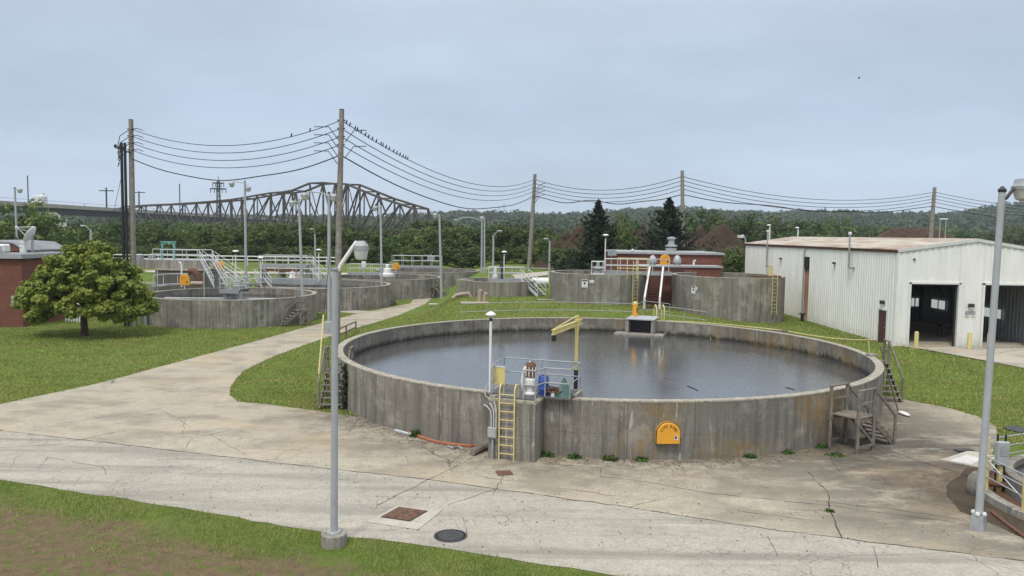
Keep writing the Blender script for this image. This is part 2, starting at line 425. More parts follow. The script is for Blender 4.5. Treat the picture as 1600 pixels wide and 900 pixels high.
def grass_ground():
    t = NT('grass ground'); p = t.pos()
    big = t.noise(p, .18, 5, .6); mid = t.noise(p, 1.1, 6, .7); fine = t.noise(t.pos((1,1,1)), 9, 6, .8)
    col = t.mix(t.mr(mid, .3, .7), (.11,.17,.034), (.17,.225,.046))
    col = t.mix(t.mr(big, .42, .66, 0, .6), col, (.20,.215,.065))
    col = t.mix(t.mr(t.noise(p, 3.2, 6, .75), .46, .60, 0, .6), col, (.065,.11,.020))
    col = t.mix(t.mr(fine, .44, .62, 0, .65), col, (.06,.10,.022))
    col = t.mix(t.mr(t.noise(p, 17, 4, .8), .52, .68, 0, .5), col, (.22,.25,.07))
    # mowing rows
    wv = t.n.new('ShaderNodeTexWave'); wv.inputs['Scale'].default_value = .42; wv.inputs['Distortion'].default_value = 3; wv.inputs['Detail'].default_value = 3
    t.l.new(t.pos((.25,1,1)), wv.inputs['Vector'])
    col = t.mix(t.mr(wv.outputs['Fac'], 0, 1, 0, .35), col, (.16,.225,.045))
    dry = t.math('MULTIPLY', t.mr(t.noise(p, .42, 5, .65), .57, .70), t.mr(t.noise(p, 4, 5, .7), .38, .6))
    col = t.mix(t.math('MULTIPLY', dry, .75), col, (.27,.205,.11))
    # bare earth in the near corner, in ragged patches
    sx = t.n.new('ShaderNodeSeparateXYZ'); t.l.new(t.warp(p, .9, 2.4), sx.inputs[0])
    ln = t.math('ADD', t.math('MULTIPLY', sx.outputs['X'], .38), sx.outputs['Y'])
    bare = t.mr(ln, 17.7, 18.7, 1, 0)
    ear = t.mix(t.mr(t.noise(p, 3, 7, .8), .3, .7), (.265,.195,.12), (.125,.09,.058))
    col = t.mix(t.math('MULTIPLY', bare, t.mr(t.noise(p, 2.6, 7, .8), .40, .50)), col, ear)
    return t.out(col, .95, 0, t.math('ADD', t.noise(p, 7, 8, .8), t.noise(p, 30, 3)), .9, .07, spec=.1)
M['ground'] = grass_ground()
def pavement(name, a, b, c, grey=False):
    t = NT(name); p = t.pos()
    col = t.mix(t.mr(t.noise(p, .35, 6, .65), .32, .68), a, b)
    col = t.mix(t.mr(t.noise(p, 11, 8, .85), .44, .60, 0, .55), col, c)
    col = t.mix(t.mr(t.noise(p, 2.3, 7, .75), .45, .65, 0, .35), col, c)
    col = t.mix(t.mr(t.noise(p, 38, 3, .8), .54, .66, 0, .6), col, tuple(x*1.35 for x in a))
    # long dark wear along the traffic, following the road
    wr = t.noise(t.pos((.07,.95,1) if grey else (.35,.55,1), rz=.32 if grey else .3), 1.0, 5, .6)
    col = t.mix(t.mr(wr, .47, .62, 0, .65), col, tuple(x*.55 for x in b))
    # damp, algae-dark patches right of the tank
    sx = t.n.new('ShaderNodeSeparateXYZ'); t.l.new(t.warp(p, .35, 3.0), sx.inputs[0])
    if not grey:
        px = t.math('SUBTRACT', sx.outputs['X'], 16.4); py = t.math('MULTIPLY', t.math('SUBTRACT', sx.outputs['Y'], 29.0), .62)
        dd = t.math('SQRT', t.math('ADD', t.math('MULTIPLY', px, px), t.math('MULTIPLY', py, py)), 0)
        alg = t.math('MULTIPLY', t.mr(dd, 2.5, 8.5, 1, 0), t.mr(t.noise(t.pos((.45,1.0,1)), .8, 7, .72), .36, .50))
        col = t.mix(alg, col, (.085,.078,.066))
        tan = t.math('MULTIPLY', t.mr(t.noise(t.pos((.7,1,1)), .28, 3), .5, .66), .45)
        col = t.mix(tan, col, (.42,.33,.21))
        qx = t.math('SUBTRACT', sx.outputs['X'], 6.2); qy = t.math('SUBTRACT', sx.outputs['Y'], 42.6)
        dw = t.math('SQRT', t.math('ADD', t.math('MULTIPLY', qx, qx), t.math('MULTIPLY', qy, qy)), 0)
        col = t.mix(t.math('MULTIPLY', t.mr(dw, 14.2, 18.2, .9, 0), t.mr(t.noise(p, 1.6, 7, .75), .38, .6)), col, (.15,.13,.10))
        ex = t.math('SUBTRACT', sx.outputs['X'], 17.2); ey = t.math('SUBTRACT', sx.outputs['Y'], 25.6)
        de = t.math('SQRT', t.math('ADD', t.math('MULTIPLY', ex, ex), t.math('MULTIPLY', ey, ey)), 0)
        col = t.mix(t.math('MULTIPLY', t.mr(de, 1.8, 4.2, 1, 0), t.mr(t.noise(p, 3.5, 7, .8), .35, .55)), col, (.12,.088,.062))
    w = t.warp(p, 1.2, .35)
    cr1 = t.voro_edge(w, .16 if not grey else .28)
    col = t.mix(t.math('MULTIPLY', t.mr(cr1, .001, .004, .7, 0), t.mr(t.noise(p, .25, 2), .52, .60)), col, (.06,.052,.042))
    if grey:
        cr2 = t.voro_edge(t.warp(p, 2.2, .3), 1.5)
        col = t.mix(t.math('MULTIPLY', t.mr(cr2, .005, .022, .55, 0), t.mr(t.noise(p, .22, 3), .47, .6)), col, (.07,.065,.055))
    return t.out(col, .9, 0, t.noise(p, 45, 4, .8), .35, .012, spec=.25)
M['apron'] = pavement('old concrete paving', (.455,.41,.325), (.365,.33,.26), (.20,.178,.14))
M['road'] = pavement('worn road surface', (.455,.425,.36), (.36,.335,.285), (.20,.185,.155), True)
M['path'] = pavement('pale concrete', (.50,.465,.395), (.42,.39,.33), (.27,.25,.21))
M['pad'] = paint('new concrete pad', (.46,.43,.37), .9, 0, .25, 2, (.16,.14,.11), .4)
M['padwhite'] = paint('whitish concrete pad', (.62,.61,.58), .9, 0, .25, 2, (.2,.18,.15), .4)
M['crack'] = paint('crack filler', (.045,.04,.034), .95, 0, .3, 5)
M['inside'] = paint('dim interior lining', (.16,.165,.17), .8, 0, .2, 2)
M['glass'] = paint('window glass', (.50,.55,.60), .1, 0, .1, 2)
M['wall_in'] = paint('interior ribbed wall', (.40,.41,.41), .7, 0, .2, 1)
# ------------------------------------------------------------------ the setting
import bmesh
TC = Vector((4.74, 41.1, 0)); TR = 13.84; TZ = 2.16; WZ = 1.2       # the big open tank
def axis(*segs):
    out = []
    for a, b, st in segs: out += list(np.arange(a, b - 1e-6, st))
    out.append(segs[-1][1]); return np.array(out)
gx = axis((-2000,-600,200),(-600,-100,25),(-100,-40,4),(-40,-12,1),(-12,24,.5),(24,60,1),(60,120,4),(120,600,25),(600,2000,200))
gy = axis((-200,0,20),(0,24,1),(24,58,.5),(58,150,1.5),(150,250,10),(250,700,40),(700,2650,195))
X, Y = np.meshgrid(gx, gy)
Z = np.vectorize(zt)(X, Y).astype(float)
rr_ = np.hypot(X - TC.x, Y - TC.y)
Z[rr_ < TR - .25] = -.4
V = np.stack([X.ravel(), Y.ravel(), Z.ravel()], 1)
nx, ny = len(gx), len(gy)
i, j = np.meshgrid(np.arange(nx-1), np.arange(ny-1)); a = (j*nx + i).ravel()
ground = struct(np_mesh('ground', V, np.stack([a, a+1, a+nx+1, a+nx], 1), M['ground']))
ground.data.polygons.foreach_set('use_smooth', [True]*len(ground.data.polygons))

def sheet(name, poly, m, lift, step=2.0):
    bm = bmesh.new()
    bm.faces.new([bm.verts.new((x, y, 0)) for x, y in poly])
    xs = [p[0] for p in poly]; ys = [p[1] for p in poly]
    for ax, lo, hi in ((0, min(xs), max(xs)), (1, min(ys), max(ys))):
        k = lo + step
        while k < hi:
            no = (1,0,0) if ax == 0 else (0,1,0)
            bmesh.ops.bisect_plane(bm, geom=bm.verts[:] + bm.edges[:] + bm.faces[:], plane_co=tuple(k*c for c in no), plane_no=no)
            k += step
    bmesh.ops.triangulate(bm, faces=bm.faces[:])
    for v in bm.verts: v.co.z = zt(v.co.x, v.co.y) + lift
    bm.normal_update()
    if sum(f.normal.z for f in bm.faces) < 0: bmesh.ops.reverse_faces(bm, faces=bm.faces[:])
    me = bpy.data.meshes.new(name); bm.to_mesh(me); bm.free(); me.materials.append(m)
    o = bpy.data.objects.new(name, me); C.objects.link(o); return struct(o)
def gp(pts, z=0.0): return [tuple(G(x, y, z)[:2]) for x, y in pts]
def wob(pts, amp, step=.6, seed=1):
    """polyline resampled with a small ragged wobble"""
    r = random.Random(seed); out = []
    for (x0, y0), (x1, y1) in zip(pts[:-1], pts[1:]):
        L = math.hypot(x1-x0, y1-y0); n = max(1, int(L/step))
        for k in range(n):
            t = k/n; out.append((x0+(x1-x0)*t + (r.uniform(-amp, amp) if k else 0), y0+(y1-y0)*t + (r.uniform(-amp, amp) if k else 0)))
    out.append(pts[-1]); return out
joint = gp([(-260,636),(0,673),(420,722),(670,750),(800,768),(1000,796),(1200,827.5),(1600,877.5),(1760,898)])
road_near = gp([(1760,1010),(1600,990),(1280,945),(960,900),(700,858),(520,836),(300,797),(0,750),(-260,712)])
sheet('road', joint + wob(road_near, .05, .5, 3), M['road'], .012)
apron_edge = gp([(1760,898),(1640,850),(1590,838),(1540,815),(1500,800),(1478,775),(1482,755),(1515,728),(1545,712),(1560,690),(1558,668),(1525,650),(1480,637),(1430,628),(1395,622)])
apron = joint[::1] + wob(apron_edge[1:], .06, .5, 5) + gp([(1250,600),(1000,590),(700,590)]) + wob(gp([(560,652),(500,643),(420,632),(372,628),(359,618),(360,605),(380,580),(430,556),(500,531),(560,512),(620,494),(662,476)]) + [(-9.8,100),(-10.5,118)], .04, .8, 8) + \
    wob([(-13.2,118),(-12.6,100)] + gp([(642,474),(560,490),(520,500),(400,533),(300,560),(150,600),(0,632),(-260,690)][:7]) + [(-44,35)], .04, .8, 9)
sheet('paved_apron', apron, M['apron'], .012)
# forecourt of the white metal building, a path beyond the small tank, a branch path between the clarifiers
sheet('forecourt', [(26.0,50.6),(28.2,47.6),(31,44.3),(36,40.5),(60,38),(60,50.6)], M['path'], .06, 1.0)
sheet('path', [tuple(GT(x, y)[:2]) for x, y in ((800,430),(862,424),(862,430),(806,437))], M['path'], .08, 1.0)
sheet('path', gp([(480,480),(600,488),(585,492),(480,484)]), M['path'], .02)
sheet('path', [(-60,116),(26,116),(26,118.4),(-60,118.4)], M['path'], .09, 1.5)
sheet('walk', gp([(1308,700),(1283,692),(1330,686),(1375,697),(1378,700),(1318,712)]), M['path'], .022)
sheet('dirt_verge', wob(gp([(1590,842),(1535,822),(1490,806),(1464,778),(1470,750),(1510,730),(1545,728),(1640,800),(1700,850),(1700,876)]), .08, .4, 4), M['soil'], .008)

# cracks and joints in the paving: shallow strips of dark filler
ck = MB()
def crack(pts, w, seed, lift=.018, amp=.04):
    p = wob(pts, amp, .35, seed); r = random.Random(seed)
    for (x0, y0), (x1, y1) in zip(p[:-1], p[1:]):
        d = Vector((x1-x0, y1-y0)); 
        if d.length < 1e-4: continue
        d.normalize(); ww = w*r.uniform(.2, .95)/2; n = Vector((-d.y, d.x))*ww; e = d*.02
        z = lift + zt(x0, y0)
        ck.add([(x0-n.x-e.x, y0-n.y-e.y, z), (x0+n.x-e.x, y0+n.y-e.y, z), (x1+n.x, y1+n.y, z), (x1-n.x, y1-n.y, z)], [(3,2,1,0)])
crack(joint, .055, 1)
for k, (pl, w) in enumerate([
    ([(590,790),(680,745),(740,715)], .03), ([(770,775),(787,742)], .03), ([(1262,738),(1292,768),(1297,800),(1310,830),(1316,842)], .045),
    ([(1290,705),(1310,735),(1325,748)], .03), ([(1378,700),(1440,722),(1525,748)], .05), ([(850,725),(940,732),(938,745),(1000,752),(1100,770),(1290,790),(1480,815)], .03),
    ([(1160,800),(1255,812),(1290,818)], .03), ([(1290,785),(1400,797),(1500,812)], .025), ([(380,700),(470,705)], .02), ([(330,680),(385,712)], .02),
    ([(0,700),(90,695),(180,676)], .03), ([(240,640),(290,655),(285,680)], .02), ([(60,735),(75,715),(160,730),(165,742)], .02), ([(150,655),(250,640),(300,668)], .018),
    ([(1365,855),(1372,888)], .02), ([(1200,840),(1215,870)], .02), ([(700,790),(790,760)], .02), ([(730,835),(722,808)], .02), ([(1400,690),(1490,704)], .02),
    ([(428,722),(445,705),(470,700)], .02), ([(290,700),(300,686),(360,672)], .02)]):
    crack(gp(pl), w, 20 + k)
struct(ck.build('pavement_cracks', M['crack']), 'stuff')

# ------------------------------------------------------------------ hills and far woods
prof = [(-500,330),(0,331),(200,332),(400,341),(640,338),(700,336),(800,335),(880,334),(1000,331),(1160,330),(1300,335),(1400,337),(1500,330),(1600,323),(2200,320)]
def ridge_z(px):
    py = np.interp(px, [a for a, b in prof], [b for a, b in prof]); return AY(px, py + 8, 1500).z
cols = np.linspace(-500, 2200, 90); Ds = np.array([360,450,560,700,850,1000,1150,1300,1500,1750,2100,2600])
V = []
def hill_z(px, D): return 1.5 + (ridge_z(px) - 1.5)*sm((D - 380)/1120)*(1 + .10*math.sin(px*.021 + D*.004))
for D in Ds:
    for px in cols:
        V.append((XY(px, D), D, hill_z(px, D) if D <= 1500 else ridge_z(px) - (D-1500)*.02))
V = np.array(V); n = len(cols); i, j = np.meshgrid(np.arange(n-1), np.arange(len(Ds)-1)); a = (j*n+i).ravel()
M['hill'] = leaf_mat('hill grass', (.05,.08,.03), (.035,.06,.025), (.08,.10,.04), .02)
struct(np_mesh('hills', V, np.stack([a, a+1, a+n+1, a+n], 1), M['hill']))

def leaves(P, N, size, rs, asp=.6, spread=.9):
    """quads at P facing roughly N"""
    k = len(P)
    N = N + rs.normal(0, spread, (k, 3)); N /= np.linalg.norm(N, axis=1, keepdims=True) + 1e-9
    T = np.cross(N, rs.normal(0, 1, (k, 3))); T /= np.linalg.norm(T, axis=1, keepdims=True) + 1e-9
    B = np.cross(N, T); s = (size*rs.uniform(.6, 1.35, k))[:, None]
    V = np.stack([P + T*s, P + B*s*asp, P - T*s*1.05, P - B*s*asp], 1).reshape(-1, 3)
    return V, np.arange(4*k).reshape(-1, 4)
def clumped(rs, nclump, per, rad, crad, cz=0.0, shell=(.55, 1.0), flat=.75, zmin=-1.0):
    """leaf positions and outward directions for a crown made of many uneven clumps"""
    d = rs.normal(0, 1, (nclump*3, 3)); d /= np.linalg.norm(d, axis=1, keepdims=True)
    d = d[d[:, 2] > zmin][:nclump]
    c = d*np.array(rad)*rs.uniform(shell[0], shell[1], (len(d), 1)) + np.array([0, 0, cz])
    cr_ = crad*rs.uniform(.6, 1.4, len(c)); P, N = [], []
    for q, r_ in zip(c, cr_):
        e = rs.normal(0, 1, (per, 3)); e /= np.linalg.norm(e, axis=1, keepdims=True)
        e *= (rs.uniform(.35, 1.0, (per, 1)))
        P.append(q + e*r_*np.array([1, 1, flat])); N.append(e + np.array([0, 0, .45]))
    return np.concatenate(P), np.concatenate(N)
rs = np.random.RandomState(3)
P_, N_ = [], []
for k in range(5200):
    px = rs.uniform(-120, 1720); D = 420 + 1080*rs.uniform(0, 1)**.75
    r_ = rs.uniform(2.5, 5)*rs.uniform(.9, 1.9)*(1.15 if D > 900 else 1)
    c = np.array([XY(px, D), D, hill_z(px, D) + r_*.75])
    e = rs.normal(0, 1, (34, 3)); e /= np.linalg.norm(e, axis=1, keepdims=True); e[:, 2] = np.abs(e[:, 2])*1.0 - .25; e[:, 1] = -np.abs(e[:, 1])
    P_.append(c + e*r_*rs.uniform(.7, 1.05, (34, 1))); N_.append(e + np.array([0, 0, .3]))
P_ = np.concatenate(P_); N_ = np.concatenate(N_)
Vv, Ff = leaves(P_, N_, 2.1, rs, .75, .7)
M['leaf_far'] = leaf_mat('hillside foliage', (.075,.105,.042), (.026,.045,.022), (.105,.125,.05), .035)
struct(np_mesh('woods', Vv, Ff, M['leaf_far']), 'stuff')

# ------------------------------------------------------------------ trees
def trunk_mb(h, r, limbs, rs, zfrac=.45, spread=.9, top=.8):
    m = MB(); pts = [(0,0,-.2*r)] ; q = Vector((0,0,0))
    for k in range(1, 6):
        pts.append((rs.normal(0, r*.35), rs.normal(0, r*.35), h*top*k/5))
    m.tube([(0,0,-.15)] + pts[1:], [r*1.25] + [r*(1-.16*k) for k in range(1, 6)], 8)
    for k in range(limbs):
        a = 2*math.pi*(k + rs.uniform(-.3, .3))/limbs; z0 = h*zfrac*rs.uniform(.75, 1.2); L = spread*h*rs.uniform(.28, .45)
        p0 = Vector((0,0,z0)); p1 = p0 + Vector((math.cos(a)*L*.5, math.sin(a)*L*.5, L*.35)); p2 = p0 + Vector((math.cos(a)*L, math.sin(a)*L, L*.85))
        m.tube([p0, p1, p2], [r*.5, r*.34, r*.12], 6)
    return m
def make_tree(name, label, cat, loc, h, rad, seed, nclump, per, crad, leaf, m, group=None, zc=.55, zmin=-1.0, limbs=6, shell=(.45,1.0), tr=.02, zfrac=.4):
    rs = np.random.RandomState(seed); t = thing(name, label, cat, loc, group)
    P, N = clumped(rs, nclump, per, rad, crad, h*zc, shell, .75, zmin)
    Vv, Ff = leaves(P, N, leaf, rs)
    np_mesh('crown', Vv + np.array(loc), Ff, m, t)
    tm = trunk_mb(h, h*tr, limbs, rs, zfrac); tm.v = [(a+loc[0], b+loc[1], c+loc[2]) for a, b, c in tm.v]
    tm.build('trunk', M['bark'], t, smooth=True)
    return t
mp = G(132, 525)
rs = np.random.RandomState(17)
maple = thing('maple_tree', 'round maple with yellowish green crown alone on the lawn', 'tree', tuple(mp))
lobes = [(-3.5,-.3,2.5,1.25),(-2.6,-1.2,1.9,1.05),(-3.0,.4,3.9,1.35),(-1.6,-.5,5.0,1.4),(0,.2,5.9,1.45),(1.6,-.3,5.5,1.4),(3.0,.3,4.5,1.35),(3.7,-.2,3.0,1.25),(3.4,-.9,2.0,.95),(2.2,-1.6,2.3,1.1),
    (.5,-2.4,2.6,1.15),(-1.0,-2.3,3.0,1.2),(0,-2.0,4.3,1.4),(1.9,-2.1,3.9,1.25),(-2.2,-1.8,3.6,1.2),(-1.7,1.8,4.6,1.5),(1.7,2.0,4.5,1.5),(0,2.6,3.2,1.4),(-2.7,2.0,2.8,1.2),(2.8,2.0,2.8,1.2),(4.3,.3,2.2,.8),(-4.3,.2,3.0,.8),(-.7,-1.0,5.6,1.1),(.9,.4,6.3,1.0)]
P, N = [], []
for (x, y, z, r_) in lobes:
    for q in range(15):
        e = rs.normal(0,1,3); e /= np.linalg.norm(e); c = np.array([x,y,z]) + e*r_*rs.uniform(.45,1.0)*np.array([1,1,.8]); cr_ = rs.uniform(.32,.62); m = 140
        f = rs.normal(0,1,(m,3)); f /= np.linalg.norm(f,axis=1,keepdims=True); f *= rs.uniform(.3,1.0,(m,1))
        P.append(c + f*cr_*np.array([1,1,.65])); N.append(f*.5 + e*.5 + np.array([0,0,.5]))
Vv, Ff = leaves(np.concatenate(P), np.concatenate(N), .135, rs, .7, .55)
np_mesh('crown', Vv + np.array(mp), Ff, M['leaf_maple'], maple)
tm = MB(); o3 = Vector(mp); tm.tube([o3+Vector((0,0,-.1)), o3+Vector((.02,0,.5)), o3+Vector((-.03,0,1.3)), o3+Vector((.05,0,2.2)), o3+Vector((0,0,4.2))], [.32,.25,.23,.20,.08], 10)
for (x, y, z, r_) in lobes[:20]: tm.tube([o3+Vector((0,0,1.5+.12*z)), o3+Vector((x*.45,y*.45,1.7+(z-1.7)*.5)), o3+Vector((x*.9,y*.9,z))], [.11,.07,.025], 6)
tm.build('trunk', M['bark'], maple, smooth=True)
protos = []
for k in range(4):
    rs_ = np.random.RandomState(40 + k)
    m_ = M['leaf_a']
    t = make_tree('broadleaf_tree', 'x', 'tree', (0,0,0), 1.0, (.52+.05*k,.5,.47), 60 + k, 60, 52, .145, .034, m_, None, .52, -1, 5, (.5,1.0), .03)
    protos.append(t)
tree_top = [(-120,330),(60,350),(110,352),(150,346),(200,344),(250,349),(300,349),(360,353),(420,349),(470,342),(520,345),(560,357),(600,362),(640,358),(680,346),(720,354),(760,356),(800,349),(850,358),(900,366),(980,372),(1080,365),(1130,350)]
used = [False]*4
def put_tree(px, D, top_py, label, group, wide=1.0, kind=None, z=None):
    k = rnd.randrange(4) if kind is None else kind
    x = XY(px, D); z0 = zt(x, D) - .1 if z is None else z
    h = max(3.0, AY(px, top_py, D).z - z0)
    sc = (h*wide*rnd.uniform(.9, 1.15), h*wide*rnd.uniform(.9, 1.15), h)
    if not used[k]:
        o = protos[k]; used[k] = True; o.location = (x, D, z0); o.scale = sc; o.rotation_euler = (0,0,rnd.uniform(0,6.28)); o['label'] = label; o['group'] = group
        return o
    return copy_tree(protos[k], (x, D, z0), rnd.uniform(0, 6.28), sc, label, group)
TL = 'bushy tree packed into the dark treeline directly behind the tanks'
GL = 'trees of the treeline behind the tanks'
px = -140
while px < 905:
    D = rnd.uniform(138, 150)
    put_tree(px, D, np.interp(px, [a for a,b in tree_top], [b for a,b in tree_top]) + rnd.uniform(-3, 7), TL, GL, rnd.uniform(.9, 1.2))
    px += rnd.uniform(24, 36)
px = -130
while px < 900:
    D = rnd.uniform(158, 190)
    put_tree(px, D, np.interp(px, [a for a,b in tree_top], [b for a,b in tree_top]) + rnd.uniform(-6, 4), TL, GL, rnd.uniform(1.0, 1.3))
    px += rnd.uniform(38, 56)
# low bushes filling the front foot of the treeline
BL = 'low leafy bush at the foot of the treeline'
px = -60
while px < 900:
    put_tree(px, rnd.uniform(131, 135), rnd.uniform(378, 392), BL, 'bushes at the foot of the treeline', 1.5); px += rnd.uniform(26, 36)
# beyond the mounds and the white building
FL = 'rounded tree in the belt of trees beyond the white building'
FG = 'trees in the belt beyond the buildings'
for px, D, py in [(905,190,362),(940,240,352),(985,200,345),(1010,260,350),(1075,230,345),(1108,215,328),(1140,240,335),(1170,215,334),(1205,260,338),(1240,240,340),(1280,300,345),(1310,270,342),(1345,330,352),(1380,280,352),(1420,310,356),(1460,300,358),(1500,340,356),(1545,300,362),(1590,330,352),(1640,280,350),(1690,300,345),(1330,230,362),(1400,230,366),(1250,215,358),(1480,240,368),(1560,240,370),(1620,230,368)]:
    put_tree(px, D, py + rnd.uniform(-2, 2), FL, FG, rnd.uniform(.85, 1.15))
put_tree(30, 100, 317, 'tall dark bushy tree behind the brick building and satellite dish', None, 1.0, 1)
put_tree(58, 108, 330, 'dark round tree beside the white house under the bridge deck', None, .9, 2)
put_tree(2, 92, 350, 'light green tree at the left end of the treeline behind the brick roof', None, .9, 3)
put_tree(690, 170, 340, 'taller lighter green tree at the right foot of the truss bridge', None, .8, 0)
put_tree(1148, 88, 386, 'dark bush between the white building and the small brick building', None, .9, 1)
put_tree(1136, 92, 392, 'low dark bush against the end wall of the small brick building', None, .9, 2)
for o in list(C.objects):
    if o.get('group') is None and 'group' in o.keys(): del o['group']
def spruce(px, D, top_py, wpx, label, seed):
    rs = np.random.RandomState(seed); x = XY(px, D); z0 = zt(x, D) - .1; h = AY(px, top_py, D).z - z0; w = wpx/FPX*D/2
    t = thing('spruce_tree', label, 'tree', (x, D, z0))
    P, N = [], []; tm = MB(); tm.tube([(x,D,z0-.1),(x,D,z0+h*.5),(x,D,z0+h*.97)], [.17,.10,.015], 7)
    nb = 290
    for k in range(nb):
        f = (k + rs.uniform(0, 1))/nb; zz = h*(.04 + .94*f); L = w*1.15*(1 - f)**1.05*rs.uniform(.45, 1.2) + .06; a = rs.uniform(0, 6.283)
        m = int(22 + 52*L/w); s = rs.uniform(.08, 1, m)**.8
        up = rs.uniform(-.30, .12)
        zc = zz + L*s*up + .22*L*s**2
        c = np.stack([np.cos(a)*L*s, np.sin(a)*L*s, zc], 1)
        c[:, 2] += .28*L*s**3 - .12*L*s; c += rs.normal(0, 1, (m, 3))*np.array([.14, .14, .09])*(1.15 - .6*s[:, None])*(.5+L/w)
        P.append(c); N.append(np.tile([math.cos(a)*.4, math.sin(a)*.4, .7], (m, 1)))
        if k % 3 == 0: tm.tube([(x,D,z0+zz),(x+math.cos(a)*L*.8, D+math.sin(a)*L*.8, z0+zz+L*.8*up+.14*L)], [.035,.012], 4)
    P = np.concatenate(P); N = np.concatenate(N)
    Vv, Ff = leaves(P, N, .20, rs, .38, .8)
    np_mesh('crown', Vv + np.array([x, D, z0]), Ff, M['needle'], t)
    tm.build('trunk', M['bark'], t, smooth=True); return t
spruce(934, 88, 311, 128, 'tall narrow dark spruce left of the small brick building', 5)
spruce(1044, 84, 307, 205, 'broad dark spruce right behind the small brick building', 6)
for k, (px, D, py, w_) in enumerate(((850,126,372,1.2),(868,122,366,1.0),(880,112,384,1.5),(893,110,394,1.5),(915,112,392,1.3),(962,108,384,1.3),(1002,112,384,1.2),(1140,106,388,1.3),(1090,106,392,1.4))):
    put_tree(px, D, py, 'leafy bush at the foot of the brown soil heaps', 'bushes at the foot of the soil heaps', w_)
# a bushier tree between the spruces
put_tree(972, 96, 335, 'green leafy tree standing between the two dark spruces', None, .55, 1)

def heap(name, label, px, D, py, wx, wy, seed):
    x = XY(px, D); z0 = zt(x, D); h = AY(px, py, D).z - z0; rs = np.random.RandomState(seed); n = 60
    V = []; 
    u = np.linspace(-1, 1, n); ph = rs.uniform(0, 6.28, 8); fr = rs.uniform(3, 17, 8)
    for b in u:
        for a in u:
            r_ = math.hypot(a, b); base = max(0, 1 - abs(r_)**2.2)**1.0
            bump = sum(math.sin(fr[q]*a + ph[q])*math.cos(fr[(q+3) % 8]*b + ph[q]) for q in range(8))*.11
            V.append((x + a*wx, D + b*wy, z0 - .3 + h*max(0, base*(1 + bump) + .05*bump*(base > 0)) + rs.uniform(-.14, .14)))
    V = np.array(V); i, j = np.meshgrid(np.arange(n-1), np.arange(n-1)); a = (j*n+i).ravel()
    o = np_mesh(name, V, np.stack([a, a+1, a+n+1, a+n], 1), M['heap']); return tag(o, label, 'soil heap')
heap('soil_heap', 'reddish brown soil heap left of the narrow spruce', 903, 122, 371, 7.5, 6, 1)
heap('soil_heap', 'reddish brown soil heap glimpsed between the two spruces', 995, 126, 374, 6, 7, 2)
heap('soil_heap', 'large ridged brown soil heap right of the broad spruce', 1118, 118, 373, 10.5, 8, 3)
heap('soil_heap', 'low brown soil heap behind the broad spruce and brick roof', 1084, 122, 377, 8, 7, 4)
heap('soil_heap', 'long low brown soil heap behind the white building roof', 1400, 190, 373, 45, 12, 5)
# ------------------------------------------------------------------ helpers for steelwork
def V3(p, z=None): return Vector((p[0], p[1], p[2] if z is None else z))
def railing(parent, path, h=1.07, mids=(.53,), sp=1.6, r=.025, m=None, post_r=None, kick=None, postm=None):
    """rails follow the path (3d points at deck level); every post is a part of its own"""
    m = m or M['rail']; n = 6
    for lv in (h,) + tuple(mids):
        MB().tube([V3(p) + Vector((0,0,lv)) for p in path], r, n).build('rail', m, parent, True)
    for a, b in zip(path[:-1], path[1:]):
        a, b = V3(a), V3(b); L = (b - a).length; k = max(1, round(L/sp))
        for i in range(k):
            p = a.lerp(b, i/k); MB().tube([p, p + Vector((0,0,h))], post_r or r, n).build('post', postm or m, parent, True)
    p = V3(path[-1]); MB().tube([p, p + Vector((0,0,h))], post_r or r, n).build('post', postm or m, parent, True)
    if kick: 
        k = MB()
        for a, b in zip(path[:-1], path[1:]): k.bar(V3(a)+Vector((0,0,.06)), V3(b)+Vector((0,0,.06)), .012, .11)
        k.build('kick_plate', m, parent)
def ladder(name, label, foot, top, right, w=.5, m=None, hoop=False, group=None, stand=.12, out=None, rs_=.305):
    """foot, top: points on the centre line; right: unit vector across"""
    t = thing(name, label, 'ladder', tuple(foot), group); m = m or M['yellow']
    f, u, r_ = Vector(foot), Vector(top), Vector(right).normalized(); L = (u - f).length
    for s in (-1, 1):
        a = f + r_*s*w/2; b = u + r_*s*w/2
        pts = [a, b]
        if hoop:
            o = -Vector(out)
            pts = [a, b] + [b + o*(.22*(1-math.cos(q))) + Vector((0,0,.22*math.sin(q)+.0)) for q in (.6, 1.2, 1.57, 2.0, 2.6, 3.14)] + [b + o*.44 - Vector((0,0,.55))]
        MB().tube(pts, .026, 6).build('side_rail', m, t, True)
    k = int(L/rs_)
    for i in range(k):
        p = f + (u - f).normalized()*(.25 + i*rs_)
        if (p - f).length > L: break
        MB().tube([p - r_*w/2, p + r_*w/2], .018, 6).build('rung', m, t, True)
    if out:
        for fz in (.25, .8):
            p = f.lerp(u, fz)
            for s in (-1, 1): MB().bar(p + r_*s*w/2, p + r_*s*w/2 - Vector(out)*(stand+.05), .05, .03).build('bracket', m, t)
    return t
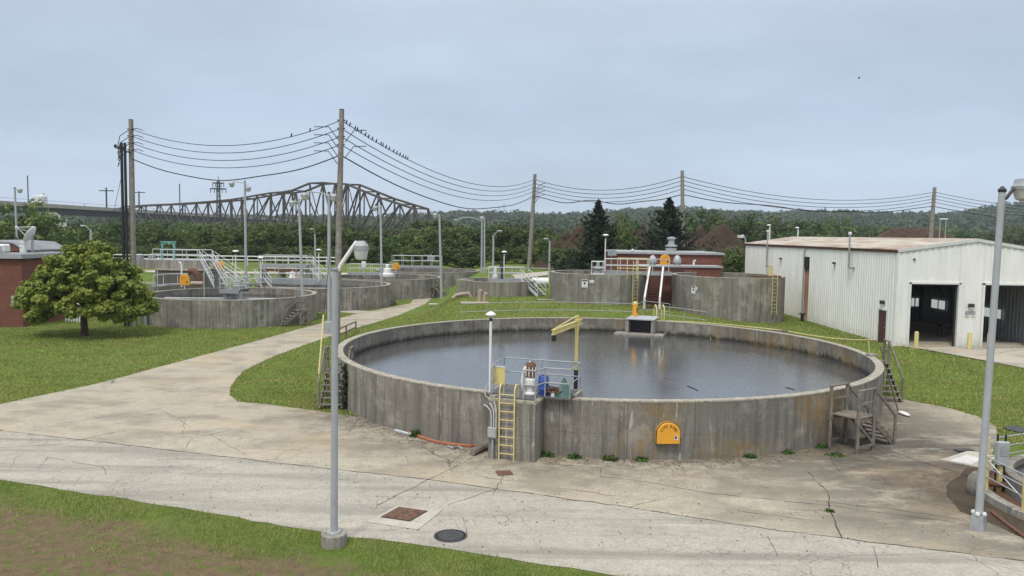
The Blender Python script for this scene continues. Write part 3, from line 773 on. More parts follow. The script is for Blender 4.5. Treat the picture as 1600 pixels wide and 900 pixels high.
def wood_stair(label, foot, up, width, rise, n, landing=0.9, rails=(1,-1), group='grey timber stairs against the tanks', braced=True):
    """stair climbing along unit vector `up` from foot; landing at its head"""
    t = thing('timber_stair', label, 'stair', tuple(foot), group); w = M['wood']; f = Vector(foot); d = Vector(up).normalized(); s = Vector((-d.y, d.x, 0))
    run = .27; st = rise/n
    for sgn in (-1, 1):
        MB().bar(f + s*sgn*width/2 + Vector((0,0,-.02)), f + d*run*n + s*sgn*width/2 + Vector((0,0,rise-.12)), .05, .24).build('stringer', w, t)
    for i in range(n):
        p = f + d*(run*(i+.5)) + Vector((0,0,st*(i+1)-.05)); MB().bar(p - s*(width/2+.05), p + s*(width/2+.05), .27, .045).build('tread', w, t)
    h0 = f + d*run*n; 
    if landing:
        top = rise
        for q in range(max(1, int(landing/.155))):
            p = h0 + d*(.085 + q*.155) + Vector((0,0,top)); MB().bar(p - s*(width/2+.08), p + s*(width/2+.08), .145, .04).build('deck_board', w, t)
        for sgn in (-1, 1):
            MB().bar(h0 + s*sgn*(width/2+.03) + Vector((0,0,top-.11)), h0 + d*landing + s*sgn*(width/2+.03) + Vector((0,0,top-.11)), .05, .16).build('joist', w, t)
        for a in (.05, landing-.05):
            for sgn in (-1, 1):
                p = h0 + d*a + s*sgn*(width/2+.10)
                hh = top + (1.05 if sgn in rails else 0)
                MB().bar(p + Vector((0,0,-.15)), p + Vector((0,0,hh)), .10).build('post', w, t)
        for sgn in rails:
            p = h0 + s*sgn*(width/2+.10)
            MB().bar(p + d*0 + Vector((0,0,top+1.07)), p + d*landing + Vector((0,0,top+1.07)), .12, .05).build('handrail', w, t)
            MB().bar(p + Vector((0,0,top+.55)) + s*sgn*.0, p + d*landing + Vector((0,0,top+.55)), .04, .09).build('handrail', w, t)
        if braced:
            for sgn in (-1, 1):
                p = h0 + s*sgn*(width/2+.165)
                MB().bar(p + Vector((0,0,.2)), p + d*landing + Vector((0,0,top-.2)), .03, .10).build('brace', w, t)
                MB().bar(p + Vector((0,0,.25)) + s*sgn*.0 + Vector((0,0,-.0)), p + d*landing + Vector((0,0,.25)), .028, .10).build('cross_rail', w, t)
    for sgn in rails:
        p0 = f + d*run*.4 + s*sgn*(width/2+.08); MB().bar(p0 + Vector((0,0,-.1)), p0 + Vector((0,0,.95+st)), .09).build('post', w, t)
        MB().bar(p0 + Vector((0,0,.93+st)), h0 + s*sgn*(width/2+.10) + Vector((0,0,rise+1.0)), .06, .09).build('handrail', w, t)
    return t
def walkway(name, label, cat, p0, p1, z, w, legs=True, sides=(-1,1), h=1.07, kick=True, sp=1.5, group=None, m=None, lowz=None):
    p0, p1 = Vector((p0[0],p0[1],z)), Vector((p1[0],p1[1],z)); d = (p1-p0).normalized(); s = Vector((-d.y,d.x,0))
    t = thing(name, label, cat, tuple(p0), group)
    MB().bar(p0 - Vector((0,0,.03)), p1 - Vector((0,0,.03)), w, .06).build('deck', M['grate'], t)
    for sg in (-1,1): MB().bar(p0 + s*sg*(w/2+.04) - Vector((0,0,.16)), p1 + s*sg*(w/2+.04) - Vector((0,0,.16)), .07, .30).build('beam', M['galv'], t)
    for sg in sides: railing(t, [p0 + s*sg*(w/2+.04), p1 + s*sg*(w/2+.04)], h, (h*.5,), sp, .03, m)
    return t
def steel_stair(label, top, bottom, w, group=None, rails=(-1,1), m=None):
    t = thing('steel_stair', label, 'stair', tuple(bottom), group); a, b = Vector(bottom), Vector(top); d = b - a; hd = Vector((d.x,d.y,0)).normalized(); s = Vector((-hd.y,hd.x,0)); m = m or M['rail']
    for sg in (-1,1): MB().bar(a + s*sg*w/2, b + s*sg*w/2, .06, .24).build('stringer', m, t)
    n = max(3, int(abs(d.z)/.2))
    for i in range(n):
        p = a + d*((i+.5)/n); MB().bar(p - s*w/2, p + s*w/2, .24, .04).build('tread', M['grate'], t)
    for sg in rails:
        for hh in (.95, .5): MB().tube([a + s*sg*(w/2+.05) + Vector((0,0,hh)), b + s*sg*(w/2+.05) + Vector((0,0,hh))], .028, 6).build('handrail', m, t, True)
        k = max(2, round(d.length/1.4))
        for i in range(k+1):
            p = a + d*(i/k) + s*sg*(w/2+.05); MB().tube([p, p + Vector((0,0,.95))], .025, 6).build('post', m, t, True)
    return t

# ------------------------------------------------------------------ tanks
def ring(m, c, r0, r1, z0, z1, n=96):
    return m.lathe((c[0], c[1], 0), [(r1, z0), (r1, z1), (r0, z1), (r0, z0), (r1, z0)], n)
def tank(label, c, r, z0, ztop, mat, wz=None, th=.35, n=96, group='round concrete tanks', wmat=None, cm=None, gaps=None):
    t = thing('concrete_tank', label, 'tank', (c[0], c[1], z0), group)
    ring(MB(), c, r-th, r, z0-.6, ztop-.055, n).build('wall', mat, t, True)
    ring(MB(), c, r-th-.012, r+.012, ztop-.055, ztop, n).build('coping', cm or M['coping'], t, True)
    if wz is not None:
        w = MB().lathe((c[0], c[1], wz), [(.0,0),(r*.5,0),(r-th-.003,0)], n); o = w.build('water', wmat or M['sludge'], None); struct(o)
    return t
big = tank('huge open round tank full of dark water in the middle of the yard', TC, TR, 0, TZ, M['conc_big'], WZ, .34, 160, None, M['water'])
T1 = (-25.4, 69.6); T2 = (-20.6, 84.0); T3 = (-16.2, 98.2); T4 = (-12.4, 113.0)
tank('round clarifier tank nearest the maple, first of the row along the road', T1, 7.4, 0, 2.35, M['conc'], 1.7)
tank('second round clarifier tank from the maple, with a walkway across it', T2, 7.2, 0, 2.35, M['conc'], 1.7)
tank('third round clarifier tank from the maple, streaked with white runs', T3, 7.1, 0, 2.4, M['conc'], 1.7)
tank('farthest clarifier tank of the row, below the long white railing', T4, 7.6, 0, 2.6, M['conc'], 1.9)
# scraper arms and weir rings inside the clarifiers
for c, r in ((T1,7.4),(T2,7.2),(T3,7.1)):
    pass
sc_ = (-1.35, 72.3); SR = 3.55; SZ = 3.75; z_s = zt(sc_[0], sc_[1])
small = tank('small pale round tank on the grass mound with railed deck', sc_, SR, 2.0, SZ, M['conc_pale'], SZ-.35, .25, 64)
bx = G(722, 440, SZ)
MB().box((XY(728, 71.0)+.0, 71.0, 3.05), (1.55, 1.5, 1.45)).build('side_chamber', M['conc_pale'], small)
AC = (7.75, 68.5); AR = 4.35; AZ = 4.78; BC = (18.75, 66.8); BR = 4.75
ta = tank('tall round tank left of the steep stair between the twin tanks', AC, AR, 1.6, AZ, M['conc'], AZ-.5, .3, 80)
tb = tank('tall round tank beside the white metal building with chipped rim', BC, BR, 1.2, AZ, M['conc'], AZ-1.1, .3, 80)

# ------------------------------------------------------------------ big tank: pier with platform
su = Vector((-.317, -.948, 0)).normalized(); sv = Vector((-su.y, su.x, 0)); sv = sv if sv.x > 0 else -sv
W0 = TC + su*TR
def L(s, t, z=0): return W0 + sv*s + su*t + Vector((0,0,z))
pier = thing('concrete_pier', 'stained concrete pier built against the near wall of the big tank', 'pier', tuple(L(.05,.5)))
pm = MB(); pm.slab([L(-.85,-.02), L(.9,-.02), L(.9,1.02), L(-.85,1.02)], (0,0,TZ-.06)); pm.build('body', M['conc_pier'], pier)
cp = MB()
for a, b in (((-.88,.93),(.93,.93)), ((.86,.9),(.86,-.0)), ((-.81,.9),(-.81,-.0))): cp.bar(L(*a, TZ-.02), L(*b, TZ-.02), .2, .09)
cp.build('curb', M['coping'], pier)
plat = thing('platform', 'railed steel grating platform over the near edge of the big tank', 'platform', tuple(L(.4,-.6,TZ)))
dk = MB()
nb = 30
for k in range(nb):                     # open grating bars
    s0 = -1.12 + 3.07*k/nb; dk.bar(L(s0+.04,-1.4,TZ+.045), L(s0+.04,.28,TZ+.045), .065, .05)
dk.build('deck', M['grate'], plat)
d2 = MB()
for k in range(16):
    s0 = -.70 + 1.46*k/16; d2.bar(L(s0+.04,.29,TZ+.045), L(s0+.04,.84,TZ+.045), .06, .05)
d2.build('deck', M['grate'], plat)
fr = MB()
for a, b in (((-1.14,-1.43),(1.98,-1.43)), ((1.98,-1.43),(1.98,-.36)), ((-1.14,-1.43),(-1.14,-.36))): fr.bar(L(*a, TZ-.06), L(*b, TZ-.06), .09, .30)
fr.build('edge_beam', M['coping'], plat)
sl = MB(); sl.slab([L(-1.1,-1.38,TZ-.14), L(1.94,-1.38,TZ-.14), L(1.94,-.36,TZ-.14), L(-1.1,-.36,TZ-.14)], (0,0,.13)); sl.build('slab', M['dark'], plat)
for s0 in (-.9, 1.75): MB().tube([L(s0,-1.2,WZ-.6), L(s0,-1.2,TZ-.1)], .11, 10).build('support', M['conc'], plat, True)
zd = TZ + .07
railing(plat, [L(-.80,.92,zd), L(-.98,.20,zd), L(-1.1,-1.38,zd), L(1.93,-1.38,zd), L(1.93,.20,zd), L(1.02,.24,zd), L(.86,.92,zd), L(.42,.92,zd)], 1.05, (.52,), 1.35, .026, M['galv'])
lf = L(-.12, 1.13, .0)
ladder('yellow_ladder', 'yellow ladder with hooped grab rails on the front of the stained pier', lf, L(-.12,1.13,TZ+.35), sv, .56, hoop=True, out=tuple(su), stand=.1)
# conduits and switch box on the pier
eb = thing('switch_box', 'grey electrical box with conduits on the front of the stained pier', 'electrical box', tuple(L(-.66,1.1,.95)))
b_ = MB(); b_.slab([L(-.83,1.03,.78), L(-.49,1.03,.78), L(-.49,1.19,.78), L(-.83,1.19,.78)], (0,0,.38)); b_.build('box', M['galv'], eb, bevel=.015)
b_ = MB(); b_.slab([L(-.80,1.195,.82), L(-.52,1.195,.82), L(-.52,1.205,.82), L(-.80,1.205,.82)], (0,0,.30)); b_.build('lid', M['lamp_grey'], eb)
MB().tube([L(-.66,1.09,.0), L(-.66,1.09,.78)], .045, 8).build('conduit', M['galv'], eb, True)
for q, s0 in enumerate((-.72, -.63, -.54)):
    MB().tube([L(s0,1.08,1.16), L(s0,1.08,1.55+.12*q), L(s0-.04,1.08,1.75+.1*q), L(s0-.18+.05*q,1.07,1.90+.08*q), L(s0-.3+.12*q,1.06,1.94+.08*q)], .022, 6).build('conduit', M['rail'], eb, True)
cdt = MB().tube([L(-.5,1.0,TZ+.0), L(-.95,.55,TZ-.12), L(-1.28,.2,TZ-.10), L(-1.36,.06,TZ+.1), L(-1.3,-.05,TZ+.3), L(-1.12,-.1,TZ+.4)], .025, 6).build('conduit_loop', M['galv'], None, True)
tag(cdt, 'bent grey conduit looping over the tank rim left of the pier', 'conduit')
def post_lamp(label, p, h, group='mushroom-capped post lamps', m=None, r=.045, head=.2, lens=None):
    t = thing('post_lamp', label, 'lamp', tuple(p), group); p = Vector(p)
    MB().tube([p, p + Vector((0,0,h*.9))], r, 8).build('pole', m or M['white'], t, True)
    MB().tube([p + Vector((0,0,h*.895)), p + Vector((0,0,h*.94))], r*1.15, 8).build('collar', M['dark'], t, True)
    MB().lathe((p.x,p.y,p.z+h*.94), [(0,0),(r*1.6,0),(r*2.0,.10),(r*1.6,.13)], 10).build('lens', lens or M['lens'], t, True)
    MB().lathe((p.x,p.y,p.z+h*.94+.10), [(head,0),(head*.97,.03),(head*.55,.10),(.03,.13),(0,.13)], 14).build('cap', m or M['white'], t, True)
    return t
post_lamp('tall white mushroom lamp on the left corner of the pier platform', L(-1.2,-.05,TZ-.0), AY(760,489,28.3).z-TZ, head=.2, r=.05)
# jib crane
jm = Vector((AY(900,590,28.8).x, 28.85, zd)); jz = AY(899,505,28.8).z
jib = thing('jib_crane', 'yellow jib crane on a black based mast at the platform corner', 'crane', tuple(jm))
MB().tube([jm, jm + Vector((0,0,.75))], .08, 10).build('mast_base', M['black'], jib, True)
MB().tube([jm + Vector((0,0,.75)), Vector((jm.x,jm.y,jz+.28))], .066, 10).build('mast', M['yellow'], jib, True)
tipp = Vector((1.45, 26.75, jz-.10)); bd = (tipp - Vector((jm.x,jm.y,jz))); bdn = bd.normalized(); back = Vector((jm.x,jm.y,jz)) - bdn*.45
ib = MB(); 
for dz, hh, ww in ((.08,.025,.11),(-.08,.025,.11),(0,.15,.025)): ib.bar(back + Vector((0,0,dz)), tipp + Vector((0,0,dz)), ww, hh)
ib.build('boom', M['yellow'], jib)
MB().bar(Vector((jm.x,jm.y,jz+.28)), tipp + Vector((0,0,.09)), .035).build('tie_rod', M['yellow'], jib)
MB().bar(Vector((jm.x,jm.y,jz+.28)), back + Vector((0,0,.09)), .035).build('tie_rod', M['yellow'], jib)
for sg in (-1, 1):
    MB().slab([Vector((jm.x,jm.y,jz-.11))+bdn*sg*.06, Vector((jm.x,jm.y,jz-.11))+bdn*sg*.28, Vector((jm.x,jm.y,jz-.5))+bdn*sg*.07], (.02,.02,0)).build('gusset', M['yellow'], jib)
MB().box((tipp.x-bdn.x*.12, tipp.y-bdn.y*.12, tipp.z-.22), (.16,.16,.2)).build('trolley', M['black'], jib)
# pump, barrel, boxes on the platform
pp = L(.38,-.05,zd)
pu = thing('pump_unit', 'white and brown pump motor standing on the grating platform', 'pump', tuple(pp))
MB().lathe(tuple(pp), [(0,0),(.24,0),(.24,.05),(.13,.08),(.13,.34),(.22,.36),(.22,.55),(.17,.6),(.17,.64)], 14).build('base', M['white'], pu, True)
mt_ = MB(); mt_.lathe((pp.x,pp.y,pp.z+.64), [(.17,0),(.21,.02),(.21,.40),(.17,.5),(.06,.56),(0,.57)], 14); mt_.build('motor', M['rust'], pu, True)
fn = MB()
for k in range(10):
    a = 2*math.pi*k/10; fn.bar((pp.x+.215*math.cos(a),pp.y+.215*math.sin(a),pp.z+.68), (pp.x+.215*math.cos(a),pp.y+.215*math.sin(a),pp.z+1.02), .03)
fn.build('cooling_fins', M['white'], pu)
MB().tube([pp+Vector((-.2,-.1,.0)), pp+Vector((-.32,-.15,.5)), pp+Vector((-.22,-.1,.95)), pp+Vector((0,0,1.2))], .05, 8).build('pipe', M['white'], pu, True)
bp = L(.86,-.12,zd); br_ = thing('barrel', 'blue plastic barrel beside the white and brown pump', 'barrel', tuple(bp))
MB().lathe(tuple(bp), [(x_*.78,z_*.85) for x_, z_ in [(0,0),(.22,0),(.25,.06),(.25,.22),(.265,.24),(.265,.28),(.25,.3),(.25,.55),(.265,.57),(.265,.61),(.25,.63),(.23,.80),(.2,.84),(0,.83)]], 18).build('body', M['blue'], br_, True)
MB().lathe((bp.x,bp.y,bp.z+.705), [(0,.03),(.05,.03),(.05,0)], 8).build('cap', M['black'], br_, True)
tp = L(1.62,-.25,zd); rs = np.random.RandomState(2)
tm_ = MB(); tm_.lathe(tuple(tp), [(.0,.62),(.08,.55),(.20,.3),(.34,.08),(.38,.0)], 11)
tm_.v = [(a+rs.uniform(-.04,.04), b+rs.uniform(-.04,.04), c+(rs.uniform(-.04,.04) if c > tp.z+.02 else 0)) for a,b,c in tm_.v]
tag(tm_.build('tarpaulin', M['tarp'], None, False), 'crumpled green tarpaulin heaped in the platform corner', 'tarpaulin')
cl = MB(); rp = random.Random(4)
for k in range(6):
    c = L(1.2+rp.uniform(-.15,.15), -.15+rp.uniform(-.2,.2), zd+.03+.045*k); q = []
    for i in range(15):
        a = 2*math.pi*i/14; q.append(c + Vector((math.cos(a)*(.30+rp.uniform(-.04,.04)), math.sin(a)*(.24+rp.uniform(-.03,.03)), rp.uniform(-.02,.03))))
    cl.tube(q, .025, 5)
tag(cl.build('coiled_hose', M['rust'], None, True), 'tangled brown hose coil lying on the platform by the barrel', 'hose')
jp = L(1.28,.12,zd); jg = thing('jug', 'small white jug on the grating in front of the brown hose', 'jug', tuple(jp))
MB().lathe(tuple(jp), [(0,0),(.07,0),(.075,.02),(.075,.12),(.03,.17),(.025,.2),(0,.2)], 10).build('body', M['white'], jg, True)
yb = thing('hanging_board', 'pale yellow panel hanging on the left platform railing', 'panel', tuple(L(-.95,-.2,zd)))
pnl = MB(); pnl.slab([L(-1.0,.05,zd+.28), L(-.55,.12,zd+.28), L(-.55,.12,zd+.95), L(-1.0,.05,zd+.95)], tuple(su*.03)); pnl.build('board', M['yellow'], yb)
pnl = MB(); pnl.slab([L(-1.03,.04,zd+.93), L(-.52,.11,zd+.93), L(-.52,.11,zd+.98), L(-1.03,.04,zd+.98)], tuple(su*.05)); pnl.build('clip', M['rail'], yb)

# orange life ring cabinet on the near wall
lc = TC + (Vector((G(1047,690,.8).x, G(1047,690,.8).y, 0)) - TC).normalized()*TR
ln = (lc - TC).normalized(); lt = Vector((-ln.y, ln.x, 0)); lt = lt if lt.x > 0 else -lt
cab = thing('life_ring_cabinet', 'orange arch-topped life ring cabinet on the near wall of the big tank', 'cabinet', tuple(lc + Vector((0,0,.6))))
zb, hw, hh = .64, .43, .40
arch = [lc - lt*hw + Vector((0,0,zb)), lc + lt*hw + Vector((0,0,zb)), lc + lt*hw + Vector((0,0,zb+hh))] + [lc + lt*hw*math.cos(a) + Vector((0,0,zb+hh+hw*.92*math.sin(a))) for a in [math.pi*k/14 for k in range(1,14)]] + [lc - lt*hw + Vector((0,0,zb+hh))]
mid = lc + Vector((0,0,zb+.42))
MB().slab([p + ln*.0 for p in arch], tuple(ln*.14)).build('case', M['orange'], cab, bevel=.02)
MB().slab([mid + (p-mid)*1.03 + ln*.142 for p in arch], tuple(ln*.03)).build('flange', M['dark'], cab)
MB().slab([mid + (p-mid)*.985 + ln*.174 for p in arch], tuple(ln*.05)).build('front', M['orange'], cab, bevel=.02)
la = MB(); c0 = lc + lt*.27 + ln*.227 + Vector((0,0,zb+.24)); la.bar(c0 - lt*.07, c0 + lt*.07, .012, .15); la.build('latch', M['white'], cab)
c1 = lc + lt*.26 + ln*.236 + Vector((0,0,zb+.25)); MB().bar(c1 - lt*.04, c1 + lt*.04, .012, .10).build('latch', M['rust'], cab)
M['ink'] = paint('dark brown lettering', (.06,.025,.01), .7)
def text(body, pos, right, up, size, parent, name='lettering', m=None):
    cu = bpy.data.curves.new(name, 'FONT'); cu.body = body; cu.size = size; cu.align_x = 'CENTER'; cu.align_y = 'CENTER'; cu.extrude = .003
    cu.materials.append(m or M['ink'])
    tmp = bpy.data.objects.new(name, cu); C.objects.link(tmp); bpy.context.view_layer.update()
    me = bpy.data.meshes.new_from_object(tmp.evaluated_get(bpy.context.evaluated_depsgraph_get())); bpy.data.objects.remove(tmp)
    o = bpy.data.objects.new(name, me); C.objects.link(o); o.parent = parent
    r_, u_ = Vector(right).normalized(), Vector(up).normalized(); n_ = r_.cross(u_)
    mt = Matrix((r_, u_, n_)).transposed().to_4x4(); mt.translation = Vector(pos) - Vector(LOC[parent.name]); o.matrix_local = mt
    return o
for k, ch in enumerate('LIFE RING'):
    if ch == ' ': continue
    a = math.pi*(.5 - (k-4)*.085)
    pos = lc + ln*.232 + lt*.30*math.cos(a) + Vector((0,0,zb+.36+.30*math.sin(a)))
    text(ch, pos, lt*math.sin(a) - Vector((0,0,math.cos(a))), lt*math.cos(a) + Vector((0,0,math.sin(a))), .13, cab)

# timber stairs
zr = TZ - .85
def on_rim(px, py, z=TZ):
    p = G(px, py, z); d = Vector((p.x,p.y,0)) - TC; return d.normalized()
# right: a landing against the wall reached by a flight climbing along the wall
a0 = G(1290,700); a1 = G(1342,720); n_ = on_rim(1310, 612)
tg = Vector((-n_.y, n_.x, 0)); tg = tg if tg.x > 0 else -tg
fo = TC + n_*(TR + .80); 
wood_stair('grey timber landing and steps against the right part of the near wall', fo + tg*2.35 + Vector((0,0,.02)), -tg, .95, 1.32, 6, 1.15)
n2 = on_rim(1386, 577); s2 = Vector((-n2.y, n2.x, 0)); 
f2 = G(1400,640)
wood_stair('grey timber steps at the right end of the big tank by the grass', Vector((18.98, 37.7, .02)), Vector((.07,1,0)), .85, 1.7, 7, .7, (-1,), braced=False)
f3 = G(517,640)
wood_stair('grey timber steps at the left end of the big tank behind the lamp post', Vector((f3.x, f3.y, .02)), Vector((-.05,1,0)), 1.0, 1.45, 6, .9, braced=True)
def tank_stair(label, c, r, px, py, updir, z1, n, w=.9):
    f = G(px, py); return wood_stair(label, Vector((f.x, f.y, .0)), updir, w, z1, n, .9)
tank_stair('grey timber steps on the clarifier wall nearest the maple', T1, 7.4, 436, 510, (.85,.5,0), 1.35, 6)
tank_stair('grey timber steps between the second and third clarifiers', T2, 7.2, 619, 476, (-.55,-.15,0), 1.4, 6)
tank_stair('grey timber steps between the third and farthest clarifiers', T3, 7.1, 700, 466, (-.6,.1,0), 1.5, 6)
# timber rail on the far left rim
tr_ = thing('timber_rail', 'low grey timber rail standing behind the left rim of the big tank', 'railing', tuple(GT(545,528)))
q0, q1 = GT(530,533), GT(556,520)
for p in (q0, q0.lerp(q1,.4), q1): MB().bar(p - Vector((0,0,.1)), p + Vector((0,0,.95)), .1).build('post', M['wood'], tr_)
for z in (.9, .45): MB().bar(q0 + Vector((0,0,z)), q1 + Vector((0,0,z)), .05, .1).build('rail', M['wood'], tr_)

# inlet box on the far rim, its plate and yellow hoop
n4 = on_rim(1003, 500); t4 = Vector((n4.y, -n4.x, 0)); t4 = t4 if t4.x > 0 else -t4; e4 = TC + n4*(TR-.34)
box = thing('inlet_box', 'concrete inlet box with a dark opening on the far wall of the big tank', 'inlet', tuple(e4))
def B4(s, t, z): return e4 + t4*s - n4*t + Vector((0,0,z))
for s0, s1 in ((-1.0,-.78),(.78,1.0)):
    MB().slab([B4(s0,0,1.25), B4(s1,0,1.25), B4(s1,.9,1.25), B4(s0,.9,1.25)], (0,0,.98)).build('side', M['block'], box)
MB().slab([B4(-1.7,.0,WZ-.2), B4(1.7,.0,WZ-.2), B4(1.7,1.5,WZ-.2), B4(-1.7,1.5,WZ-.2)], (0,0,.30)).build('sill', M['block'], box)
MB().slab([B4(-.78,-.3,1.35), B4(.78,-.3,1.35), B4(.78,.06,1.35), B4(-.78,.06,1.35)], (0,0,.88)).build('throat', M['black'], box)
MB().slab([B4(-1.0,-1.6,2.24), B4(1.0,-1.6,2.24), B4(1.0,.95,2.24), B4(-1.0,.95,2.24)], (0,0,.07)).build('cover_plate', M['lamp_grey'], box)
def ringpt(px, dr, z=None, ypx=500):
    g = G(px, ypx, TZ); d = (Vector((g.x,g.y,0)) - TC).normalized(); p = TC + d*(TR+dr); p.z = (zt(p.x,p.y) if z is None else z); return p
hp = ringpt(1028, .9); yh = thing('hoop', 'yellow tubular hoop beside the inlet box cover plate', 'guard', tuple(hp))
for o_ in (-.28, .28):
    MB().tube([hp + Vector((o_, -.0, -.1)), hp + Vector((o_,0,.75))] + [hp + Vector((o_, .5-.5*math.cos(a), .75+.4*math.sin(a))) for a in (.5,1.1,1.57,2.1,2.7)] + [hp + Vector((o_,1.0,.7)), hp + Vector((o_,1.0,-.1))], .045, 8).build('tube', M['yellow'], yh, True)
rg = thing('pipe_railing', 'long two-rail pipe railing on the grass behind the left far rim', 'railing', tuple(ringpt(856,.5)), 'pipe railings behind the big tank')
railing(rg, [ringpt(p, .55) for p in (728, 776, 830, 885, 940, 985)], 1.15, (.58,), 9, .024, M['dullrail'], .014)
rg = thing('pipe_railing', 'two-rail pipe railing right of the inlet box behind the far rim', 'railing', tuple(ringpt(1075,.5)), 'pipe railings behind the big tank')
railing(rg, [ringpt(p, .55) for p in (1025, 1075, 1125)], 1.15, (.58,), 9, .024, M['dullrail'], .016)
rg = thing('pipe_railing', 'short pipe railing at the foot of the steep stair behind the inlet box', 'railing', tuple(ringpt(1010,2.4)), 'pipe railings behind the big tank')
railing(rg, [ringpt(990,.6), ringpt(992,4.2), ringpt(1028,4.0)], 1.1, (.5,), 3, .024, M['dullrail'])
lb = ringpt(988, .62, None); lbt = thing('life_buoy', 'narrow orange and yellow life buoy case on the railing left of the inlet box', 'life buoy', tuple(lb))
MB().box((lb.x, lb.y-.08, lb.z+.70), (.36,.16,.95)).build('case', M['orange'], lbt, bevel=.05)
MB().ball((lb.x, lb.y-.08, lb.z+1.17), .18, 12, 1, .45, 1).build('hood', M['yellow'], lbt, True)
MB().box((lb.x+.13, lb.y-.165, lb.z+.72), (.09,.02,.35)).build('label_strip', M['rust'], lbt)
# hose along the rim, rod, skimmer
hs = [GT(x, y, .06) for x, y in ((1040,503),(1090,505),(1150,510),(1225,518),(1262,525),(1300,530),(1340,533),(1385,533))]
tag(MB().tube(hs, .045, 6).build('hose', M['yhose'], None, True), 'pale yellow hose lying on the grass along the right far rim', 'hose')
wb = GT(1215,520); tag(MB().bar(wb + Vector((-.7,.2,.12)), wb + Vector((.7,-.1,.12)), .25, .16).build('timber_block', M['wood'], None), 'short grey timber lying on the grass behind the rim', 'timber')
rd = thing('marker_rod', 'thin yellow rod leaning up from a block on the right rim', 'rod', tuple(ringpt(1358,-.15,TZ,556)))
p = ringpt(1358,-.15,TZ,556); MB().tube([p, p + Vector((-.1,.0,.75))], .03, 6).build('rod', M['yellow'], rd, True)
MB().box((p.x+.1,p.y,p.z+.05), (.5,.4,.1), .4).build('base', M['block'], rd)
skb, skt = G(1403,646), AY(1376,543,38.2)
sk = thing('skimmer', 'long black pole skimmer with a white head leaning on the right timber steps', 'skimmer', tuple(skb))
MB().tube([skt, skb + Vector((0,0,.12))], .025, 6).build('pole', M['black'], sk, True)
MB().ball((skb.x+.1, skb.y-.35, .09), .45, 12, .35, 1, .16).build('head', M['white'], sk, True)
duck = thing('floating_stick', 'small dark crooked stick floating on the water of the big tank', 'stick', tuple(G(1082,605,WZ)))
dp = G(1082,607,WZ); MB().tube([dp + Vector((-.12,.55,.01)), dp + Vector((.02,.1,.012)), dp + Vector((.12,-.5,.01))], .022, 5).build('stick', M['black'], duck)
d2_ = G(1234,607,WZ); tag(MB().tube([d2_ + Vector((-.12,.2,.01)), d2_ + Vector((.0,.0,.012)), d2_ + Vector((.1,-.35,.01))], .02, 5).build('floating_twig', M['black'], None), 'tiny dark twig floating near the right part of the near wall', 'twig')

# hoses, log and weeds along the near wall
def near_wall(px, dr, z=.03):
    g = G(px, 690, .0); d = (Vector((g.x,g.y,0)) - TC).normalized(); p = TC + d*(TR+dr); p.z = z; return p
def rim_arc(a_px, b_px, n, dr, z=.05):
    A, B = near_wall(a_px, dr), near_wall(b_px, dr); out = []
    for k in range(n+1):
        p = A.lerp(B, k/n); d = (Vector((p.x,p.y,0))-TC).normalized(); q = TC + d*(TR+dr); q.z = z; out.append(q)
    return out
tag(MB().tube(rim_arc(548, 640, 12, .12, .05), .055, 6).build('hose', M['rail'], None, True), 'pale grey hose lying along the foot of the left near wall', 'hose')
hz = [G(x, y, .06) for x, y in ((622,668),(650,680),(680,690),(705,694),(735,697),(748,694),(742,689),(715,686),(690,684))]
tag(MB().tube(hz, .06, 6).build('hose', M['hose'], None, True), 'orange brown hose bent back in a loop left of the pier', 'hose')
lg = MB(); lg.tube([G(738,707,.13), G(765,695,.13)], .12, 8); tag(lg.build('log', M['wood'], None, True), 'short dark log lying on the paving between hose and pier', 'log')
cp_ = MB(); cp_.tube([G(700,697,.05), G(708,700,.08), G(716,698,.05), G(724,702,.05)], .05, 6); tag(cp_.build('hose_coupling', M['galv'], None, True), 'grey metal coupling lying beside the orange brown hose', 'coupling')
def weed(label, p, w, h, seed, n=160):
    rs = np.random.RandomState(seed); e = rs.normal(0,1,(n,3)); e[:,2] = np.abs(e[:,2]); e /= np.linalg.norm(e,axis=1,keepdims=True)
    P = e*np.array([w,w*.7,h])*rs.uniform(.2,1,(n,1)) + np.array(p); Vv, Ff = leaves(P, e+np.array([0,0,.6]), .07, rs, .45, .6)
    o = np_mesh('weed', Vv, Ff, M['weed']); return tag(o, label, 'weed', 'weeds along the foot of the near wall')
for k, (px, w, h, lab) in enumerate([(622,.3,.35,'leafy weed growing at the wall foot above the orange hose'),(856,.42,.32,'leafy weed clump in the corner right of the pier'),(872,.3,.2,'low weed just right of the corner clump beside the pier'),
        (906,.3,.2,'small weed at the wall foot below a white streak'),(948,.38,.2,'low weed midway between the pier and the life ring cabinet'),(985,.34,.18,'weed left of the life ring cabinet at the wall foot'),
        (1120,.3,.16,'small weed right below the life ring cabinet'),(1180,.34,.16,'weed patch at the wall foot right of the cabinet'),(1250,.34,.18,'weed left of the right timber landing')]):
    p = near_wall(px, .12, 0); weed(lab, p, w, h, 70+k)
weed('weed growing from a crack in the paving at the right', G(1296,800), .16, .12, 90, 60)
weed('green weed patch on the paving below the right timber landing', G(1306,712), .5, .06, 91, 160)
iv = MB(); rs = np.random.RandomState(8); n_iv = on_rim(540,566); A = TC + n_iv*(TR+.06)
P = np.stack([A.x + rs.normal(0,.10,500), A.y + rs.normal(0,.18,500), rs.uniform(.1,2.1,500)],1); Vv, Ff = leaves(P, np.tile([n_iv.x,n_iv.y,.3],(500,1)), .07, rs, .7, .6)
M['ivy'] = leaf_mat('ivy leaves', (.025,.06,.016), (.012,.03,.01), (.04,.08,.02), 3)
tag(np_mesh('ivy', Vv, Ff, M['ivy']), 'narrow strip of dark ivy climbing the left end of the big tank', 'ivy')

